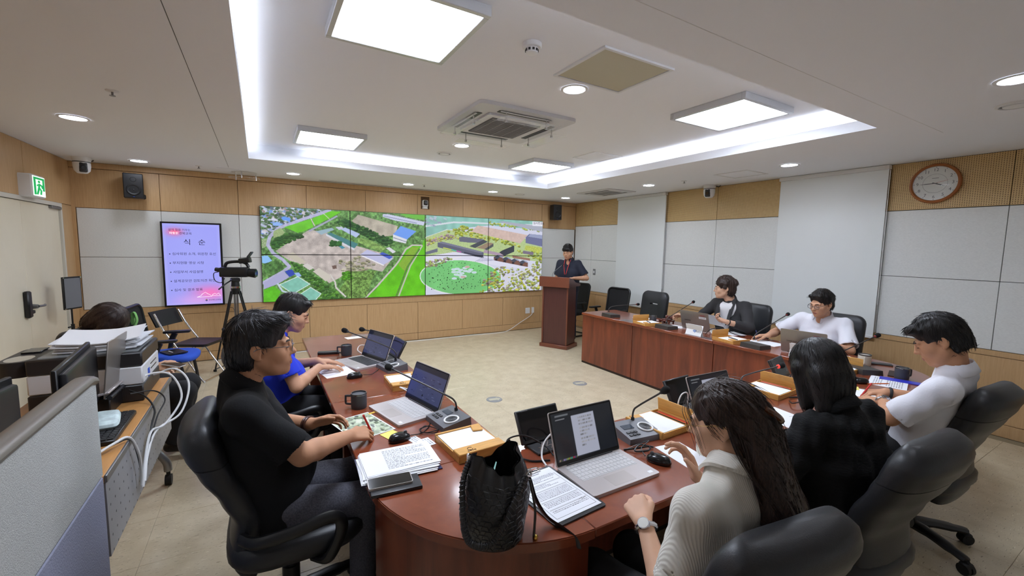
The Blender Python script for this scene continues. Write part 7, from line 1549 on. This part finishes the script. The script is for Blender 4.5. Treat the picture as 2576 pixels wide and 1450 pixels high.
# ---- woman in the black crinkled shirt, seen from behind
p = person(dict(label='woman in a crinkled black shirt with straight black hair, seen from behind', base=(2.14, .82, 0), face=(.12, 1), pelvis=(2.12, .74, .55), head=(2.135, .915, 1.15), look=(.35, .9, -.5), neck=(2.12, .81, 1.0), sw=.175, bulk=1.05, h=.0055,
    wr=(2.05, 1.10, .80), er=(.7, -.3, -.5), wl=(2.0, 1.06, .795), el=(-.6, -.3, -.5), hrd=(-.1, .95, -.1), hrn=(0, 0, -1), hrc=((.7, .75, .8, .8), (.3, .5)), hld=(.3, .9, -.1), hlc=((.4, .4, .45, .5), (.4, .3)), skin='skin_fair', top='crinkle_black', sleeve=1.5, srad=.075, wrk=.006, wf=34, hem=.3, collar=('crinkle_black', .04, .3),
    trousers='trouser_black', legs=((2.3, 1.12, .52), (2.1, 1.14, .52), (2.28, 1.08, .11), (2.1, 1.08, .11)), hairm='hair_black', fem=True, facial=False))
ho = hair(p, [('e', (0, -.018, .036), (.093, .114, .1), .01), ('e', (0, -.055, -.04), (.09, .075, .12), .03), ('c', (-.07, .015, .0), (-.062, .045, -.15), .035, .026, .03), ('c', (.07, .015, .0), (.062, .045, -.15), .035, .026, .03), ('c', (-.04, -.06, -.05), (-.045, -.03, -.17), .05, .038, .03), ('c', (.04, -.06, -.05), (.045, -.03, -.17), .05, .038, .03), ('-e', (0, .14, -.03), (.05, .08, .085), .012)], 'hair_black', rough=.0018, lo=(.13, .17, .25), freq=160); strand_coat(p, ho, 'hair_black', 700, .075, .001, (0, -.03, .13), .002, down=1.2, fz=-1, jit=.01)
t = thing('pen', 'dark pen in the hand of the woman in the black shirt', 'pen', (1.99, 1.15, .79)); MB().tube([(-.01, -.04, .05), (.01, .05, -.042)], .004, 8).build('barrel', 'plastic_black', t)
# ---- woman in the cream knit top
p = person(dict(label='woman in a cream ribbed knit top with long brown hair tied half up', base=(1.14, .7, 0), face=(-.12, 1), pelvis=(1.13, .70, .54), head=(1.245, .775, 1.135), look=(-.36, .93, -.28), hk=.97, neck=(1.2, .725, 1.0), sw=.165, bulk=.92, bw=.95, h=.0047, nk=.85, fem=True, ua=.27, fa=.235,
    wr=(1.40, .965, .815), er=(.5, -.3, -.6), wl=(1.03, .885, .80), el=(-.5, -.35, -1), hrd=(-.25, .35, .9), hrn=(-.75, .4, 0), hrc=((.35, .5, .6, .7), (.4, .3)), hld=(.35, .85, .25), hln=(.45, -.1, -.8), hlc=((1.15, 1.2, 1.2, 1.2), (.25, .7)), arm=.88, skin='skin_fair', top='knit_cream', sleeve=.76, srad=.064, flare=1.12, collar=('knit_cream', .026, .3),
    trousers='trouser_black', legs=((1.2, 1.08, .51), (1.0, 1.08, .51), (1.2, 1.05, .11), (1.0, 1.05, .11)), hairm='hair_brown', eyes=.4, wrk=.003))
hp = [('e', (0, -.018, .038), (.089, .110, .097), .01), ('e', (0, -.07, -.01), (.08, .06, .09), .03), ('-e', (0, .125, -.03), (.075, .078, .096), .012), ('-e', (-.08, .088, .012), (.036, .045, .06), .01), ('-e', (-.082, .018, -.045), (.03, .035, .06), .01), ('-e', (.082, .018, -.045), (.03, .035, .06), .01),
      ('c', (-.02, -.09, .0), (-.06, -.10, -.25), .05, .05, .03), ('c', (.03, -.09, .0), (.055, -.11, -.28), .05, .05, .03), ('c', (-.06, -.10, -.25), (-.05, -.125, -.42), .048, .02, .03), ('c', (.055, -.11, -.28), (.05, -.14, -.45), .048, .02, .03), ('c', (0, -.1, -.05), (0, -.13, -.44), .05, .03, .03)]
ho = hair(p, hp, 'hair_brown', rough=.0045, lo=(.15, .22, .52), freq=150); strand_coat(p, ho, 'hair_brown', 1300, .07, .001, (0, .05, .11), .002, down=.3, zmin=-.3, jit=.01)
w7 = lambda x, y, z: tuple(p['Hc']+p['B'] @ (np.array((x, y, z))*p['hk'])-p['base']); rg = np.random.default_rng(9); ps = []
for k_ in range(90):
    a = rg.uniform(-1.2, 1.2); x0, y0 = .09*math.sin(a), -.105*math.cos(a)-.01; z1 = -.3-.2*rg.random(); wv_ = .012*rg.normal()
    ps.append([w7(x0*.9, y0, .02+.03*rg.random()), w7(x0, y0-.012, -.08), w7(x0*1.05+wv_, y0-.022, -.2), w7(x0*.95-wv_, y0-.03+wv_, z1*.75), w7(x0*.9+wv_, y0-.035, z1)])
strands(p, ps, .0036, 'hair_brown'); ps = []
for k_ in range(12):
    j = rg.normal(size=3)*.006; ps.append([w7(-.082+j[0], -.035+j[1], .01), w7(-.09+j[0], -.045+j[1], -.06), w7(-.094+j[0]*2, -.07+j[1], -.13), w7(-.105+j[0]*2, -.115+j[1], -.21), w7(-.085+j[0]*3, -.15+j[1]*2, -.31), w7(-.1+j[0]*4, -.165+j[1]*2, -.38-.05*rg.random())])
strands(p, ps, .0015, 'hair_brown'); ps = []
for k_ in range(12):
    j = rg.normal(size=3)*.006; ps.append([w7(-.02+j[0], .098, .085+j[2]), w7(-.055+j[0], .092+j[1], .05), w7(-.078+j[0], .075+j[1], .0), w7(-.078+j[0], .068+j[1], -.06-.03*rg.random())])
strands(p, ps, .0008, 'hair_brown'); glasses(p, 'frame_gold', .0011, .023, .02, 2.2)
mat('tortoise', (96, 50, 22), .2, noise=(60, .6), coat=1.)
b = MB(); b.tube(catmull([w7(-.03, -.13, .045), w7(-.02, -.155, .02), w7(0, -.16, .0), w7(.03, -.15, -.01)], 6), [.01]*19, 8)
for k_ in range(5): b.tube([w7(-.03+k_*.014, -.15, .03-k_*.01), w7(-.028+k_*.014, -.125, .045-k_*.012)], [.005, .002], 6)
b.build('hair_clip', 'tortoise', p['root'])
wrist_ring(p, p['WL'], p['EL'], .018, .029, .0075, 'steel', 'wrist_watch', 'clock_face', (-.6, -.2, .8))
# ---- man in the white shirt at the right edge
p = person(dict(label='man in a white short-sleeved shirt with a steel watch, head bowed, at the right edge', base=(3.16, .74, 0), face=(-.06, 1), pelvis=(3.2, .86, .54), head=(3.10, .765, 1.215), look=(-.22, .9, -.55), neck=(3.14, .695, 1.055), shl=(2.93, .685, .99), sw=.195, bulk=.93, bw=.9, h=.005, hk=1.03,
    wr=(3.36, 1.045, .80), er=(.7, -.3, -.6), wl=(3.15, .985, .797), el=(-1, -.1, -.45), hrd=(-.65, .7, -.1), hrn=(0, 0, -1), hrc=((.75, .8, .85, .9), (.3, .5)), hld=(-.15, .97, -.1), hln=(0.1, 0, -1), hlc=((.45, .5, .5, .55), (.4, .3)), arm=1.02, skin='skin_tan', top='cloth_white', sleeve=.85, srad=.07, flare=1.14, collar=('cloth_white', .038, .35),
    trousers='trouser_black', legs=((3.28, 1.2, .55), (3.08, 1.2, .55), (3.28, 1.22, .11), (3.08, 1.22, .11)), hairm='hair_black', eyes=.2, wrk=.003))
ho = hair(p, man_hair(.07, .012, -.075)+[('c', (-.05, .075, .09), (.04, .085, .088), .022, .018, .02), ('c', (-.03, .09, .08), (.03, .098, .072), .014, .012, .015)], 'hair_black', rough=.0035); strand_coat(p, ho, 'hair_black', 700, .035, .0012, lift=.008)
wrist_ring(p, p['WL'], p['EL'], .016, .033, .0075, 'steel', 'wrist_watch', 'dial_dark', (-.45, -.35, .85)); wrist_ring(p, p['WR'], p['ER'], .02, .032, .008, 'strap_dark', 'fitness_band')
t = thing('pen', 'red pen in the hand of the man at the right edge', 'pen', (3.30, 1.12, .80)); MB().tube([(.03, -.01, .045), (-.03, .02, -.045)], .0048, 8).build('barrel', 'red', t)
# ---- person bowed behind the printer
f9 = unit_v((.96, -.2, 0))
t9 = make_pad('office chair with orange seat under the person behind the printer', False); t9.matrix_world = TR((-.9, 4.16, 0), R(-104))
for o in t9.children:
    if o.name.startswith('seat'): o.data.materials.clear(); o.data.materials.append(mat('orange_seat', (206, 96, 44), .6))
    if o.name.startswith('leg'): o.data.materials.clear(); o.data.materials.append(MATS['grey_metal'])
p = person(dict(label='person in black with dark bobbed hair bowing the head behind the printer', base=(-1.05, 4.2, 0), face=f9, pelvis=(-.99, 4.2, .55), head=(-.965, 4.13, 1.07), look=(.62, -.1, -.75), neck=(-1.03, 4.17, .97), sw=.17, h=.006, fem=True,
    wr=(-.70, 3.97, .74), er=(0, -.5, -.7), wl=(-.78, 4.3, .66), el=(0, .6, -.6), hrd=(.8, -.3, .1), hrn=(0, .6, -.6), hrc=((.6, .7, .8, .8), (.3, .5)), hld=(.9, -.2, -.1), skin='skin_fair', top='cloth_black', sleeve=1.8, srad=.062, trousers='trouser_black', tw=1.15,
    legs=((-.53, 3.98, .53), (-.53, 4.2, .53), (-.62, 4.06, .115), (-.62, 4.24, .115)), hairm='hair_brown', eyes=.2, facial=False, hem=.2))
ho = hair(p, [('e', (0, -.018, .036), (.096, .116, .102), .01), ('e', (0, -.06, -.03), (.09, .07, .1), .03), ('c', (-.07, .02, .0), (-.07, .04, -.11), .036, .03, .03), ('c', (.07, .02, .0), (.07, .04, -.11), .036, .03, .03), ('-e', (0, .14, -.03), (.055, .08, .085), .012)], 'hair_brown', rough=.0025, lo=(.13, .17, .22), freq=150); strand_coat(p, ho, 'hair_brown', 500, .06, .0012, (0, -.03, .13), .003, down=1.2, fz=-1, jit=.012)
t = thing('smartphone', 'phone held by the person behind the printer', 'phone', (-.575, 3.92, .76), R(60), rx=R(8)); MB().prism(rrect(.07, .14, .01), -.004, .004).build('case', 'plastic_white', t); MB().prism(rrect(.068, .14, .008), .004, .0046).build('display', 'screen_off', t)
bpy.context.view_layer.update()
